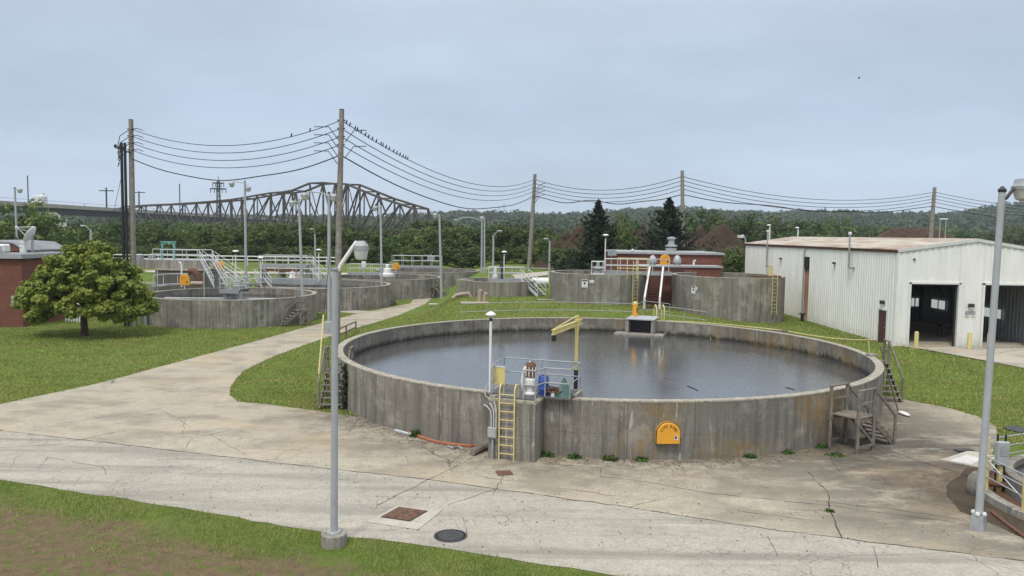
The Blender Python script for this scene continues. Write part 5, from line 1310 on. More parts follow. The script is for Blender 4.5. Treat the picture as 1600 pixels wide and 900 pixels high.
# ------------------------------------------------------------------ clarifier walkways, stairs and motors
d1 = T1; zc = 2.75
plt1 = walkway('clarifier_platform', 'railed centre platform with drive on the clarifier nearest the maple', 'platform', (XY(351,69.4),69.4), (XY(381,69.4),69.4), zc, 2.6, sp=.9)
railing(plt1, [(XY(351,69.4),68.1,zc),(XY(351,69.4),70.7,zc)], 1.07, (.53,), 1.2, .03); railing(plt1, [(XY(381,69.4),68.1,zc),(XY(381,69.4),70.7,zc)], 1.07, (.53,), 1.2, .03)
MB().lathe((XY(372,69.4),69.4,zc), [(.55,0),(.55,.3),(.3,.36),(.3,.7),(0,.8)], 14).build('drive', M['galv'], plt1, True)
for px in (354,376): m_ = MB(); m_.box((XY(px,69.0),68.6,zc-.6), (.3,.3,.9)); m_.build('leg', M['rail'], plt1)
post_lamp('white mushroom lamp on the platform of the clarifier nearest the maple', Vector((XY(368,69.6),69.6,zc)), AY(368,391,69.6).z-zc, head=.3, r=.06)
arm = MB(); arm.bar((d1[0]-6,69.2,1.85), (d1[0]+6,69.9,1.85), .4, .14); tag(arm.build('scraper_arm', M['rail'], None), 'pale scraper arm lying across the dark water of the nearest clarifier', 'scraper arm')
arm = MB(); arm.bar((T2[0]-6,84.6,1.8), (T2[0]+6,83.4,1.8), .4, .14); tag(arm.build('scraper_arm', M['rail'], None), 'pale scraper arm across the water of the second clarifier', 'scraper arm')
# raised concrete channel behind the nearest clarifier with its upper deck
HY = 80.0; hx0, hx1 = XY(196,HY), XY(318,HY); hz_ = AY(280,421,HY).z
hw_ = thing('concrete_channel', 'raised concrete channel block behind the nearest clarifier', 'channel', (hx0,HY,0))
MB().prism([(XY(242,HY),HY),(hx1,HY),(hx1,HY+6),(XY(242,HY),HY+6)], -.2, hz_-.12).build('wall', M['conc'], hw_); MB().prism([(XY(242,HY)-.1,HY-.1),(hx1+.1,HY-.1),(hx1+.1,HY+6.1),(XY(242,HY)-.1,HY+6.1)], hz_-.12, hz_).build('coping', M['coping'], hw_)
MB().prism([(XY(190,HY),HY+1.2),(XY(242,HY)-.12,HY+1.2),(XY(242,HY)-.12,HY+5),(XY(190,HY),HY+5)], -.2, hz_-1.7).build('lower_wall', M['block'], hw_)
MB().prism([(XY(200,HY),HY+1.0),(XY(318,HY),HY+1.0),(XY(318,HY),HY+1.0+.4),(XY(200,HY),HY+1.4)], hz_+.003, hz_+.9).build('upper_wall', M['block'], hw_)
ud = thing('upper_deck', 'pale railed upper deck on top of the raised concrete channel', 'deck', (XY(240,HY+2),HY+2,hz_))
uz = hz_+.95; MB().prism([(XY(215,HY),HY+1.4),(XY(312,HY),HY+1.4),(XY(312,HY),HY+3.4),(XY(215,HY),HY+3.4)], uz-.12, uz).build('deck', M['galv'], ud)
railing(ud, [(XY(240,HY),HY+1.5,uz),(XY(302,HY),HY+1.5,uz)], 1.05, (.52,), 1.5, .035); railing(ud, [(XY(215,HY),HY+3.3,uz),(XY(312,HY),HY+3.3,uz)], 1.05, (.52,), 1.6, .035)
steel_stair('long steel stair sloping from the upper deck to the nearest clarifier platform', (XY(313,HY),HY+1.4,uz), (XY(349,72),71.2,zc), 1.1)
steel_stair('second steel stair behind the first, sloping down from the upper deck', (XY(322,HY+3),HY+3.4,uz), (XY(386,79),78.5,zc-.4), 1.1)
gz_ = AY(262,378,HY+2.2).z; gn = thing('gantry_frame', 'teal green hoist gantry frame standing on the upper deck', 'gantry', (XY(262,HY+2.2),HY+2.2,uz))
ga_, gb_ = XY(253.5,HY+2.2), XY(272,HY+2.2)
for x_ in (ga_, gb_): MB().bar((x_,HY+2.2,uz-.4), (x_,HY+2.2,gz_), .16).build('upright', M['teal'], gn)
MB().bar((ga_-.2,HY+2.2,gz_), (gb_+.2,HY+2.2,gz_), .16).build('beam', M['teal'], gn)
for x_, s in ((ga_,1),(gb_,-1)): MB().bar((x_,HY+2.2,gz_-.4), (x_+s*.4,HY+2.2,gz_), .09).build('brace', M['teal'], gn)
MB().lathe(((ga_+gb_)/2+.1,HY+2.2,gz_-.28), [(.0,0),(.12,.02),(.12,.18),(0,.2)], 10).build('hoist', M['galv'], gn, True)
for px, lab in ((217.5,'grey round vent cap left of another on the channel top'),(237,'grey round vent cap beside the teal gantry on the channel top')):
    x_ = XY(px,HY+4); z_ = AY(px,409,HY+4).z; o = thing('vent_cap', lab, 'vent', (x_,HY+4,z_)); MB().lathe((x_,HY+4,hz_-.1), [(.28,0),(.28,z_-hz_+.2),(.40,z_-hz_+.25),(.42,z_-hz_+.85),(.3,z_-hz_+.95),(0,z_-hz_+.97)], 12).build('cap', M['galv'], o, True)
lw = thing('curved_gangway', 'curved low gangway with white rails along the back of the nearest clarifier', 'gangway', (XY(243,75),75,2.4))
pth = [(XY(x_,Y_),Y_,2.5) for x_, Y_ in ((242,74.5),(258,76.5),(280,77.6),(312,78.0))]
for a, b in zip(pth[:-1], pth[1:]): MB().bar(a, b, 1.0, .1).build('deck', M['galv'], lw)
railing(lw, [(a,b-.5,c) for a,b,c in pth], 1.1, (.1,), 2.2, .04, M['rail'])
for px in (245, 318): MB().tube([(XY(px,74.6),74.6,0), (XY(px,74.6),74.6,4.0)], .05, 6).build('post', M['rail'], lw, True)
orange_cover('orange rounded case on the curved gangway behind the nearest clarifier', 288, 437, 74.2, .95, 1.05, .6)
orange_cover('orange rounded case on the upper stairs left of the double lamp pole', 343, 415, 80.5, .95, 1.0, 1.8)
pi_ = thing('curved_pipe', 'white bent vent pipe rising behind the orange gangway case', 'pipe', (XY(283,76),76,2.4)); MB().tube([(XY(283,76),76,2.4),(XY(283,76),76,4.6),(XY(281,76),76,4.8),(XY(279,76),76,4.8)], .09, 8).build('pipe', M['white'], pi_, True)
pb = thing('rusty_pipe', 'large pinkish brown pipe bend beside the orange gangway case', 'pipe', (XY(305,77),77,2.4)); M.setdefault('pinkpipe', M['rust']); MB().tube([(XY(296,77),76.8,3.9),(XY(304,77),76.8,3.9),(XY(310,77),76.8,3.4),(XY(312,77),76.8,2.4)], .32, 10).build('pipe', M['rust'], pb, True); MB().tube([(XY(300,76),75.6,2.75),(XY(319,76),75.6,2.75)], .22, 10).build('pipe', M['pinkpipe'], pb, True)
# second clarifier bridge with lamps
w2 = walkway('clarifier_bridge', 'railed steel bridge with deep grey beam across the second clarifier', 'walkway', (XY(405,83),83.0), (XY(514,83),83.0), 2.95, 1.3, sp=1.7)
MB().bar((XY(415,82.2),82.2,2.62), (XY(514,82.2),82.2,2.62), .12, .55).build('beam', M['galv'], w2)
for px, py, lab in ((407,402,'white mushroom lamp at the left end of the second clarifier bridge'),(498,389,'white mushroom lamp at the right end of the second clarifier bridge')):
    post_lamp(lab, Vector((XY(px,82),82,2.6)), AY(px,py,82).z-2.6, head=.3, r=.06)
steel_stair('short steel stair from the nearest clarifier up to the second bridge', (XY(404,82.6),82.6,2.95), (XY(418,78.2),77.8,2.3), .9)
st3 = thing('stair_landing', 'railed landing joining the first and second clarifiers', 'platform', (XY(392,79),79,2.4)); MB().bar((XY(384,79),79,2.55), (XY(403,79),79,2.55), 1.2, .1).build('deck', M['grate'], st3); railing(st3, [(XY(384,79),78.4,2.6),(XY(403,79),78.4,2.6)], 1.07, (.53,), 1.0, .035)
# high platform behind second clarifier
PY = 102.0; pz0 = AY(445,413,PY).z
hp_ = walkway('high_platform', 'high railed platform with end stair behind the second clarifier', 'platform', (XY(409,PY),PY), (XY(484,PY),PY), pz0, 2.6, sp=1.6, h=1.2)
for px in (412, 440, 468, 482): m_ = MB(); m_.box((XY(px,PY),PY,pz0/2), (.6,1.6,pz0-.4)); m_.build('pier', M['block'], hp_)
m_ = MB(); m_.bar((XY(409,PY),PY-1.4,pz0-.55), (XY(470,PY),PY-1.4,pz0-.75), .1, .5); m_.build('beam', M['rust'], hp_)
steel_stair('steel stair down the right end of the high platform', (XY(484,PY),PY,pz0), (XY(508,PY-1),PY-1,1.6), 1.3)
for k, px in enumerate((455,466)):
    p = AY(px,430,90); o = thing('pump_housing', ('pale pinkish' if k else 'whitish') + ' pump housing under the high platform', 'pump', (p.x,90,2.2)); MB().lathe((p.x,90.5,1.6), [(.5,0),(.5,.9),(.3,1.2),(.3,1.6),(0,1.7)], 12).build('body', M['pinkpipe'] if k else M['white'], o, True)
# third clarifier
w3 = walkway('clarifier_bridge', 'railed steel bridge across the third clarifier', 'walkway', (XY(545,98),98.0), (XY(616,98),98.0), 2.9, 1.4, sp=1.4)
m3 = thing('clarifier_drive', 'white drive unit at the centre of the third clarifier', 'drive unit', (XY(607,98),97.2,3.0)); MB().lathe((XY(607,98),97.2,2.5), [(1.0,0),(1.0,.3),(.5,.4),(.5,.9),(.25,1.0),(.25,1.4),(0,1.5)], 14).build('motor', M['white'], m3, True)
orange_cover('yellowish orange rounded case at the end of the third clarifier bridge', 619, 416, 97, .9, .8, .6)
cbx = thing('control_box', 'pale control box on a post beyond the third clarifier bridge', 'cabinet', (XY(569,100),100,2.6)); m_ = MB(); q = AY(568.5,413,100); m_.box((q.x,100,q.z), (.55,.4,.75)); m_.build('box', M['white'], cbx, bevel=.02); MB().tube([(q.x,100,2.2),(q.x,100,q.z)], .06, 6).build('post', M['rail'], cbx, True)
w4 = walkway('clarifier_bridge', 'long white railed bridge across the farthest clarifier', 'walkway', (XY(614,112),112.0), (XY(690,112),112.0), 3.25, 1.6, sp=1.5, h=1.45)
cb4 = thing('control_box', 'two dark grey control boxes above the farthest clarifier bridge', 'cabinet', (XY(673,113),113.2,3.3))
for px in (670.5,676.5): m_ = MB(); q = AY(px,404.5,113.2); m_.box((q.x,113.2,q.z), (.5,.35,.75)); m_.build('box', M['galv'], cb4, bevel=.02)
MB().tube([(XY(673,113.2),113.3,2.6),(XY(673,113.2),113.3,5.0)], .06, 6).build('post', M['galv'], cb4, True)
# white guard rail on the field edge
gr_ = thing('guard_rail', 'long white guard rail along the field edge before the treeline', 'railing', (XY(300,126),126,zt(-50,126)))
pth = [Vector((XY(px,126),126,zt(XY(px,126),126))) for px in (60,130,200,270,340,410,470,530)]
for lv in (1.5,.9): MB().tube([p+Vector((0,0,lv)) for p in pth], .09, 6).build('rail', M['white'], gr_, True)
for a, b in zip(pth[:-1], pth[1:]):
    for k in range(3): p = a.lerp(b,k/3); MB().tube([p-Vector((0,0,.2)), p+Vector((0,0,1.5))], .07, 6).build('post', M['white'], gr_, True)

# ------------------------------------------------------------------ utility poles and wires
poles = []
def upole(px_top, py_top, px_base, Y, label, r=.20):
    x0 = XY(px_base, Y); z0 = zt(x0, Y); tpt = AY(px_top, py_top, Y); b = Vector((x0, Y, z0-.4))
    o = thing('utility_pole', label, 'utility pole', (x0,Y,z0), 'bare wooden utility poles')
    MB().tube([b, b.lerp(tpt,.5), tpt], [r*1.25, r*1.08, r*.86], 12).build('shaft', M['polewood'], o, True)
    MB().lathe(tuple(tpt), [(0,.02),(r*.88,.015),(r*.88,-.05)], 12).build('cap', M['dark'], o, True)
    poles.append((b, tpt, o)); return o
upole(204.5, 187, 207, 63.5, 'tall wooden utility pole with black pipes behind the maple', .21)
upole(534, 171, 525, 54.3, 'tallest looking wooden utility pole just behind the near grey lamp post', .205)
upole(836, 272.5, 827, 114, 'wooden utility pole leaning slightly behind the small round tank', .27)
upole(1066, 267, 1070, 104, 'wooden utility pole rising behind the broad spruce', .27)
upole(1460.5, 293, 1452, 130, 'wooden utility pole leaning behind the white building roof', .32)
def att(i, k, side=0):
    b, t, o = poles[i]; L_ = (t-b).length; dn = (.75 + .56*k) if k < 4 else 3.15
    return t + (b-t).normalized()*dn + Vector((side*.2, -.05, 0))
offp = Vector((XY(1760, 150), 150, 0)); offz = AY(1760, 318, 150).z
names = ['top', 'second', 'third', 'fourth']
for i in range(5):
    b, t, o = poles[i]
    for k in range(4):
        p = att(i,k); MB().tube([p+Vector((-.28,0,.0)), p+Vector((.28,0,0))], .045, 6).build('insulator', M['dark'], o, True)
sags = [1.55, 2.5, 1.7, 2.2, 1.6]
def span(a, b, sag, n=22, wav=0, seed=0):
    r = random.Random(seed); out = []; ph = r.uniform(0,6)
    for i in range(n+1):
        t = i/n; p = a.lerp(b,t); p.z -= 4*sag*t*(1-t); p.z += wav*math.sin(t*math.pi)*(math.sin(9*t+ph)*.6+math.sin(17*t+ph*2)*.5); out.append(p)
    return out
tops = None
for k in range(5):
    m = MB(); r_ = .028 if k < 4 else .042
    for i in range(5):
        a = att(i,k); b = att(i+1,k) if i < 4 else Vector((offp.x, offp.y, offz - .6*k - (1.2 if k == 4 else 0)))
        rr2 = r_*(1 if i == 0 else 1.15 if i == 1 else 1.5)
        pts = span(a, b, sags[i]*(1 if k < 4 else (1.1 if i<2 else .7)), 26, 0 if k < 4 else (.0,.12,.45,.35,.5)[i] if i else .10, 3+i)
        m.tube(pts, rr2, 5)
        if k == 0 and i == 1: tops = pts
        if k == 0 and i == 0: tops0 = pts
        if k < 4 and i < 2:      # slack loop of cable beside each pole
            pass
    o = m.build('wire', M['wire'], None, True)
    tag(o, (names[k] + ' of the four thin wires strung along the utility poles') if k < 4 else 'thick wavy lowest cable strung along the utility poles', 'wire', 'wires strung along the utility poles')
# jumper loops at the tallest and the leftmost pole
for i, ks in ((1, range(4)), (0, range(4)), (2, range(4))):
    jm_ = MB(); b, t, o = poles[i]
    for k in ks:
        p = att(i,k)
        if i: q = Vector((p.x-2.0 if i == 1 else p.x-.4, p.y+.4, p.z-.42)); jm_.tube([q, p+Vector((-.9,.15,-.45)), p+Vector((-.35,0,-1.2)), p+Vector((0,0,-1.55))] if i == 1 else [p+Vector((1.6,-.2,-.5)), p+Vector((.8,-.1,-.75)), p+Vector((.2,0,-1.7))], .03*(1 if i == 1 else 1.6), 5)
        else: jm_.tube([p+Vector((1.0,0,-.12)), p+Vector((.5,0,.05)), p+Vector((0,-.25,-.1)), p+Vector((-.8,-.2,-.6)), p+Vector((-1.05,-.1,-1.4)), p+Vector((-.95,0,-2.3+.4*k))], .03, 5)
    jm_.build('jumper_cables', M['wire'], o, True)
    if i == 1:
        j2 = MB()
        for k in (0, 2): p = att(i,k); j2.tube([p+Vector((1.6,.9,-.55)), p+Vector((.8,.4,-.65)), p+Vector((.25,0,-1.5))], .03, 5)
        j2.build('jumper_cables', M['wire'], o, True)
b, t, o0 = poles[0]
for px in (193, 198.3): x_ = XY(px, 63.1); MB().tube([(x_,63.1,-.1),(x_,63.1,AY(px,223,63.1).z)], .115, 8).build('riser_pipe', M['black'], o0, True)
br_m = MB(); q = AY(190,235,63.1); br_m.bar((q.x-.55,63.1,q.z+.25), (q.x+.75,63.1,q.z-.2), .1); br_m.build('cross_arm', M['dark'], o0)
for dx in (-.5,-.15,.2): MB().lathe((q.x+dx,63.1,q.z+.1-dx*.25), [(.05,0),(.12,.04),(.12,.2),(.05,.26),(0,.3)], 8).build('cut_out', M['dark'], o0, True)
gw = AY(181,305,66); gwt = MB(); gwt.tube([AY(190,275,63.3), Vector((XY(181,64),64,AY(181,322,64).z)), Vector((XY(176,64),64,0))], .02, 4); gwt.build('guy_wire', M['wire'], o0)
yg_ = MB(); yg_.tube([G(498,585,.05), AY(505.5,492,45.5)], .045, 6); yo = yg_.build('guy_guard', M['yhose'], None, True); tag(yo, 'thin pale yellow guy guard slanting up from the grass left of the lamp post', 'guy guard')
gw_ = MB(); gw_.tube([AY(505.5,492,45.5), att(1,4)], .018, 4); gw_.build('guy_wire', M['wire'], poles[1][2])
# birds
def bird_mb(p, s=1):
    m = MB(); p = Vector(p); m.ball(p+Vector((0,0,.09*s)), .085*s, 8, .75, .9, 1.15); m.ball(p+Vector((.03*s,0,.2*s)), .045*s, 8); m.bar(p+Vector((-.03*s,0,.05*s)), p+Vector((-.10*s,0,-.10*s)), .04*s, .02*s); m.bar(p+Vector((.06*s,0,.2*s)), p+Vector((.11*s,0,.19*s)), .015*s); return m
b0 = None
for k in range(19):
    t_ = .012 + k*.0105 + rnd.uniform(-.003,.003); f = t_*26; i = int(f); p = tops[i].lerp(tops[i+1], f-i) + Vector((0,0,.03))
    if b0 is None:
        b0 = bird_mb((0,0,0), .95).build('bird', M['dark'], None, True); b0.location = p; tag(b0, 'small dark bird in the row perched on the top wire right of the tallest pole', 'bird', 'birds perched in a row on the top wire')
    else:
        c = b0.copy(); C.objects.link(c); c.location = p; c.rotation_euler = (0,0,rnd.uniform(-.6,.6))
for t_, lab in ((.79,'farther of two dark birds on the top wire left of the tallest pole'),(.87,'nearer of two dark birds on the top wire left of the tallest pole')):
    f = t_*26; i = int(f); c = b0.copy(); C.objects.link(c); c.location = tops0[i].lerp(tops0[i+1], f-i)+Vector((0,0,.03)); c['label'] = lab; del c['group']
fb = thing('flying_bird', 'tiny dark bird flying high in the sky above the white building', 'bird', tuple(AY(1342,122,140)))
q = AY(1342,122,140); MB().ball(q, .14, 8, 1.6, .8, .8).build('body', M['dark'], fb, True)
for s in (-1,1): MB().slab([q+Vector((-.1,0,.05)), q+Vector((.12,0,.05)), q+Vector((.0,s*.5,.22))], (0,0,.02)).build('wing', M['dark'], fb)

# ------------------------------------------------------------------ street lamps
def lamp(label, px_base, py_base, px_top, py_top, head_px, Y=None, r=.09, hs=1.0, base='flange', arm_from=0, two=None, style='bucket', z0=None, droop=0):
    if Y is None: p0 = GT(px_base, py_base); Y = p0.y
    else: p0 = Vector((XY(px_base,Y), Y, 0)); p0.z = zt(p0.x, Y)
    if z0 is not None: p0.z = z0
    tp_ = AY(px_top, py_top, Y)
    o = thing('street_lamp', label, 'street lamp', tuple(p0), 'tall grey street lamps round the yard'); m = M['lamp_grey']
    MB().tube([p0 - Vector((0,0,.1)), p0.lerp(tp_,.5), tp_], [r*1.1, r, r*.82], 12).build('pole', m, o, True)
    MB().lathe(tuple(tp_), [(r*.9,-.02),(r*.95,.05),(r*.5,.12),(0,.13)], 10).build('pole_cap', M['dark'] if hs > .9 else m, o, True)
    if base == 'flange': MB().lathe(tuple(p0), [(0,.05),(r*2.2,.05),(r*2.2,-.05)], 12).build('base', M['galv'], o, True)
    for hp in [head_px] + ([two] if two else []):
        hx, hy = hp; hd = AY(hx, hy, Y); dirx = 1 if hd.x > tp_.x else -1; a0 = tp_ + Vector((0,0,-.25*hs - arm_from))
        MB().tube([a0, a0.lerp(hd,.35)+Vector((0,0,.22*(hd-a0).length*(.6 if hd.z > a0.z+.1 else .35))), a0.lerp(hd,.75)+Vector((0,0,.13*(hd-a0).length)), hd+Vector((-dirx*.1,0,.10*hs))], .045*max(.8,hs), 8).build('arm', m, o, True)
        if style == 'bucket':
            MB().lathe((hd.x,hd.y,hd.z), [(.30*hs,-.16*hs),(.32*hs,-.03*hs),(.26*hs,.09*hs),(.10*hs,.16*hs),(0,.17*hs)], 12).build('lamp_head', M['galv'], o, True)
            MB().lathe((hd.x,hd.y,hd.z), [(.285*hs,-.165*hs),(.24*hs,-.38*hs),(.15*hs,-.45*hs),(0,-.46*hs)], 12).build('lens', M['lens'], o, True)
        else:
            hb = MB(); hb.ball((hd.x+dirx*.15*hs,hd.y,hd.z), .26*hs, 10, 1.35, .7, .42); hb.build('lamp_head', M['galv'], o, True); lb_ = MB(); lb_.ball((hd.x+dirx*.22*hs,hd.y,hd.z-.07*hs), .17*hs, 8, 1.1, .7, .55); lb_.build('lens', M['lens'], o, True)
    return o
# nearest lamp, modelled larger: square-ish lantern on a slanting arm
n0 = G(522,851); nY = n0.y; nt = AY(523.5,420,nY)
nl = thing('street_lamp', 'nearest grey lamp post in a round concrete footing at the grass edge', 'street lamp', tuple(n0), 'tall grey street lamps round the yard')
MB().tube([n0, n0.lerp(nt,.5), nt], [.098,.088,.082], 16).build('pole', M['lamp_grey'], nl, True)
MB().lathe((n0.x,n0.y,0), [(.33,-.1),(.33,.30),(.30,.33),(0,.33)], 28).build('footing', M['block'], nl, True)
MB().lathe((n0.x,n0.y,.33), [(0,.05),(.17,.05),(.19,.02),(.19,0)], 14).build('base_flange', M['galv'], nl, True)
MB().lathe(tuple(nt), [(.105,-.03),(.105,.02),(0,.03)], 14).build('pole_cap', M['galv'], nl, True)
ae = AY(556,381,nY); MB().tube([nt+Vector((.09,0,-.05)), nt+Vector((.16,0,.12)), nt.lerp(ae,.8)+Vector((.03,0,.04)), ae+Vector((.0,0,.03)), ae+Vector((.14,0,.03))], [.05,.055,.055,.05,.045], 10).build('arm', M['white'], nl, True)
lh = AY(564,384,nY)
hd_ = MB(); hd_.lathe((lh.x,lh.y,lh.z), [(.185,-.12),(.195,-.12),(.195,-.0),(.175,.03),(.11,.12),(.0,.135)], 8); hd_.build('lamp_head', M['galv'], nl)
hd_ = MB(); hd_.lathe((lh.x,lh.y,lh.z), [(.178,-.122),(.162,-.25),(.14,-.33),(.08,-.36),(0,-.365)], 14); hd_.build('lens', M['lens'], nl, True)
hd_ = MB(); hd_.box((lh.x-.02,lh.y-.02,lh.z+.15), (.1,.1,.05)); hd_.build('photo_cell', M['dark'], nl)
# right-hand foreground lamp
r0 = G(1528,828); rY = r0.y; rt = AY(1566,297,rY)
rl = thing('street_lamp', 'thick speckled grey lamp post on a tapered metal base near the fenced pit', 'street lamp', tuple(r0), 'tall grey street lamps round the yard')
MB().tube([r0+Vector((0,0,.5)), r0.lerp(rt,.5), rt], [.105,.092,.084], 16).build('pole', M['lamp_grey'], rl, True)
MB().lathe((r0.x,r0.y,0), [(.25,0),(.22,.36),(.20,.44),(0,.44)], 4, 0).build('base_box', M['galv'], rl)
kb_ = MB()
for a in (0,1,2,3): kb_.ball((r0.x+.13*math.cos(a*1.57+.8), r0.y+.13*math.sin(a*1.57+.8), .48), .075, 8)
kb_.build('anchor_nuts', M['roofw'], rl, True)
MB().lathe(tuple(rt), [(.09,-.06),(.105,-.04),(.105,.02),(.06,.06),(.04,.10),(0,.11)], 14).build('pole_cap', M['dark'], rl, True)
re_ = AY(1596,294,rY); MB().tube([rt+Vector((.0,0,-.28)), rt+Vector((.12,0,-.22)), rt.lerp(re_,.6)+Vector((0,0,.02)), re_+Vector((0,0,.10)), re_+Vector((.25,0,.16))], .045, 10).build('arm', M['dark'], rl, True)
re2 = AY(1607,290,rY); MB().lathe((re2.x,re2.y,re2.z), [(.40,-.12),(.41,-.02),(.36,.02),(.33,.17),(.0,.22)], 16).build('lamp_head', M['galv'], rl, True); MB().lathe((re2.x,re2.y,re2.z), [(.38,-.125),(.30,-.36),(.18,-.42),(0,-.43)], 16).build('lens', M['lens'], rl, True)
lamp('tall slim lamp post rising above the brick building roof at the left', 27.5, 400, 23, 294, (31,296), 92, .13, .95, base='')
lamp('curved lamp just above the maple crown', 143, 420, 141.5, 358, (131,353), 100, .15, 1.1, style='cobra')
lamp('double-headed lamp pole behind the nearest clarifier', 384, 445, 382.5, 283, (362,286), 77, .13, .9, base='', two=(388,293))
lamp('lamp pole standing beside the steps of the nearest clarifier', 474, 503, 467, 312, (456,316), None, .125, .9)
lamp('double-headed lamp pole on a grey block behind the nearest lamp post', 514.5, 519, 514, 302, (476,304), None, .14, 1.0, two=(522,306))
tag_b = MB(); q = GT(514.5,521); tag_b.box((q.x,q.y,q.z+.45), (.75,.75,.95)); tag_b.build('pedestal', M['galv'], [o for o in C.objects if o.get('label','').startswith('double-headed lamp pole on a grey')][0])
lamp('small curved lamp far behind the second clarifier', 493, 418, 492, 365, (489,358), 112, .13, .95, style='cobra')
lamp('lamp pole beside the timber steps of the second clarifier', 597, 478, 594.5, 322, (586,324), None, .125, .9)
lamp('lamp pole beside the timber steps of the third clarifier', 690, 466, 686.5, 334, (680,335), None, .14, 1.0)
lamp('lamp pole with long left arm beyond the farthest clarifier', 753, 429, 753, 343, (714,344), 108, .13, 1.1, style='cobra', base='')
lamp('lamp pole with short left head close beside the long armed one', 757.5, 431, 757, 338, (753,340), 104, .11, 1.0, base='')
lamp('curved lamp with its head to the right behind the small round tank', 771, 433, 771, 367, (779,361), 90, .13, 1.0, style='cobra', base='')
lamp('curved lamp standing left of the left twin tank', 859, 424, 859, 376, (855,373), 92, .12, .95, style='cobra', base='')
fl = AY(1157,370,84.3); fo_ = thing('floodlight', 'small floodlight on a bent arm at the far corner of the white building', 'floodlight', (BX-.1,84.4,7.3))
MB().tube([(BX-.05,84.4,7.25),(BX-.05,84.4,7.7),(fl.x+.3,84.3,fl.z+.25),(fl.x,84.3,fl.z+.1)], .05, 6).build('arm', M['rail'], fo_, True); m_ = MB(); m_.box((fl.x,84.3,fl.z), (.6,.4,.3)); m_.build('lamp_head', M['rail'], fo_, bevel=.04)
for px, py, Y_, lab in ((1203,352,92,'slim white lamp pole behind the left part of the white building roof'),(1247,356,96,'thin bare pole behind the white building roof ridge')):
    p = AY(px,py,Y_); o = thing('slim_pole', lab, 'pole', (p.x,Y_,1.5)); MB().tube([(p.x,Y_,.8),(p.x,Y_,p.z)], .09, 6).build('pole', M['white'], o, True); MB().ball((p.x-.1,Y_,p.z), .22, 8, 1.2, 1, .6).build('head', M['white'], o, True)
p = AY(1473,342,150); o = thing('tee_lamp', 'white crossbar light on two thin legs beyond the white building', 'lamp', (p.x,150,1)); xa, xb = XY(1466.5,150), XY(1478.5,150)
MB().bar((xa,150,p.z), (xb,150,p.z), .3, .25).build('crossbar', M['white'], o)
for x_ in (xa+.1, xb-.3): MB().tube([(x_,150,.5),(x_,150,p.z-.1)], .08, 6).build('leg', M['lamp_grey'], o, True)

# ------------------------------------------------------------------ brick building on the left, dish, gate
w0 = G(0,512.5); w1 = G(33,509.5); LY = w1.y
rz_ = AY(20,403,w1.y).z
ex = XY(32.5,61.8); lb_ = thing('brick_building', 'dark red brick building with white roof edge cut by the left side of the picture', 'building', (ex,61.8,0))
MB().prism([(ex,61.8),(ex,76),(ex-22,76),(ex-22,59.3),(ex-18,59.3)], -.3, rz_-.02).build('wall', M['brick'], lb_)
MB().prism([(ex+.25,61.5),(ex+.25,70),(ex-22,70),(ex-22,59.0)], rz_-.02, rz_+.30).build('roof_edge', M['flat2'], lb_)
MB().prism([(ex+.05,61.7),(ex+.05,69.9),(ex-21,69.9),(ex-21,59.3)], rz_+.30, rz_+.33).build('roof', M['flat'], lb_)
x2 = XY(100,68.5); MB().prism([(ex+.003,65.6),(x2,66.6),(x2,76),(ex+.003,76)], -.3, rz_-1.2).build('wing_wall', M['brick'], lb_)
MB().prism([(ex+.26,65.4),(x2+.2,66.4),(x2+.2,76.2),(ex+.26,76.2)], rz_-1.2, rz_-.9).build('wing_roof', M['flat'], lb_)
uzb = rz_+.42; uy = 66.5
ub = MB(); u0, u1 = XY(-30,uy), XY(36,uy); upz = AY(10,378,uy).z; ub.slab([(u0,uy,uzb),(u1,uy,uzb),(XY(22,uy),uy,upz-.15),(u0,uy,upz)], (0,6,0)); ub.build('upper_wall', M['brick'], lb_)
ut = MB(); ut.slab([(u0,uy-.15,upz+.01),(XY(21,uy),uy-.15,upz-.14),(u1+.3,uy-.15,uzb+.0),(u1+.3,uy-.15,uzb+.12),(XY(21,uy),uy-.15,upz-.02),(u0,uy-.15,upz+.12)], (0,6.2,0)); ut.build('upper_roof', M['flat'], lb_)
hv = thing('rooftop_unit', 'pale rounded rooftop unit on the front of the left brick roof', 'rooftop unit', (XY(3,62.6),62.6,uzb)); m_ = MB(); m_.box((XY(1,62.6),62.6,uzb+.35), (1.1,.9,.7)); m_.build('casing', M['dish'], hv, bevel=.12); m_ = MB(); m_.box((XY(1,62.6),62.14,uzb+.33), (.8,.03,.4)); m_.build('louvre', M['galv'], hv)
mb2 = MB(); q = AY(26,471,61.7); mb2.box((ex-.6,61.72,q.z), (.5,.14,.9)); tag(mb2.build('meter_box', M['galv'], None, bevel=.02), 'grey meter box on the left brick wall beside the maple crown', 'box')
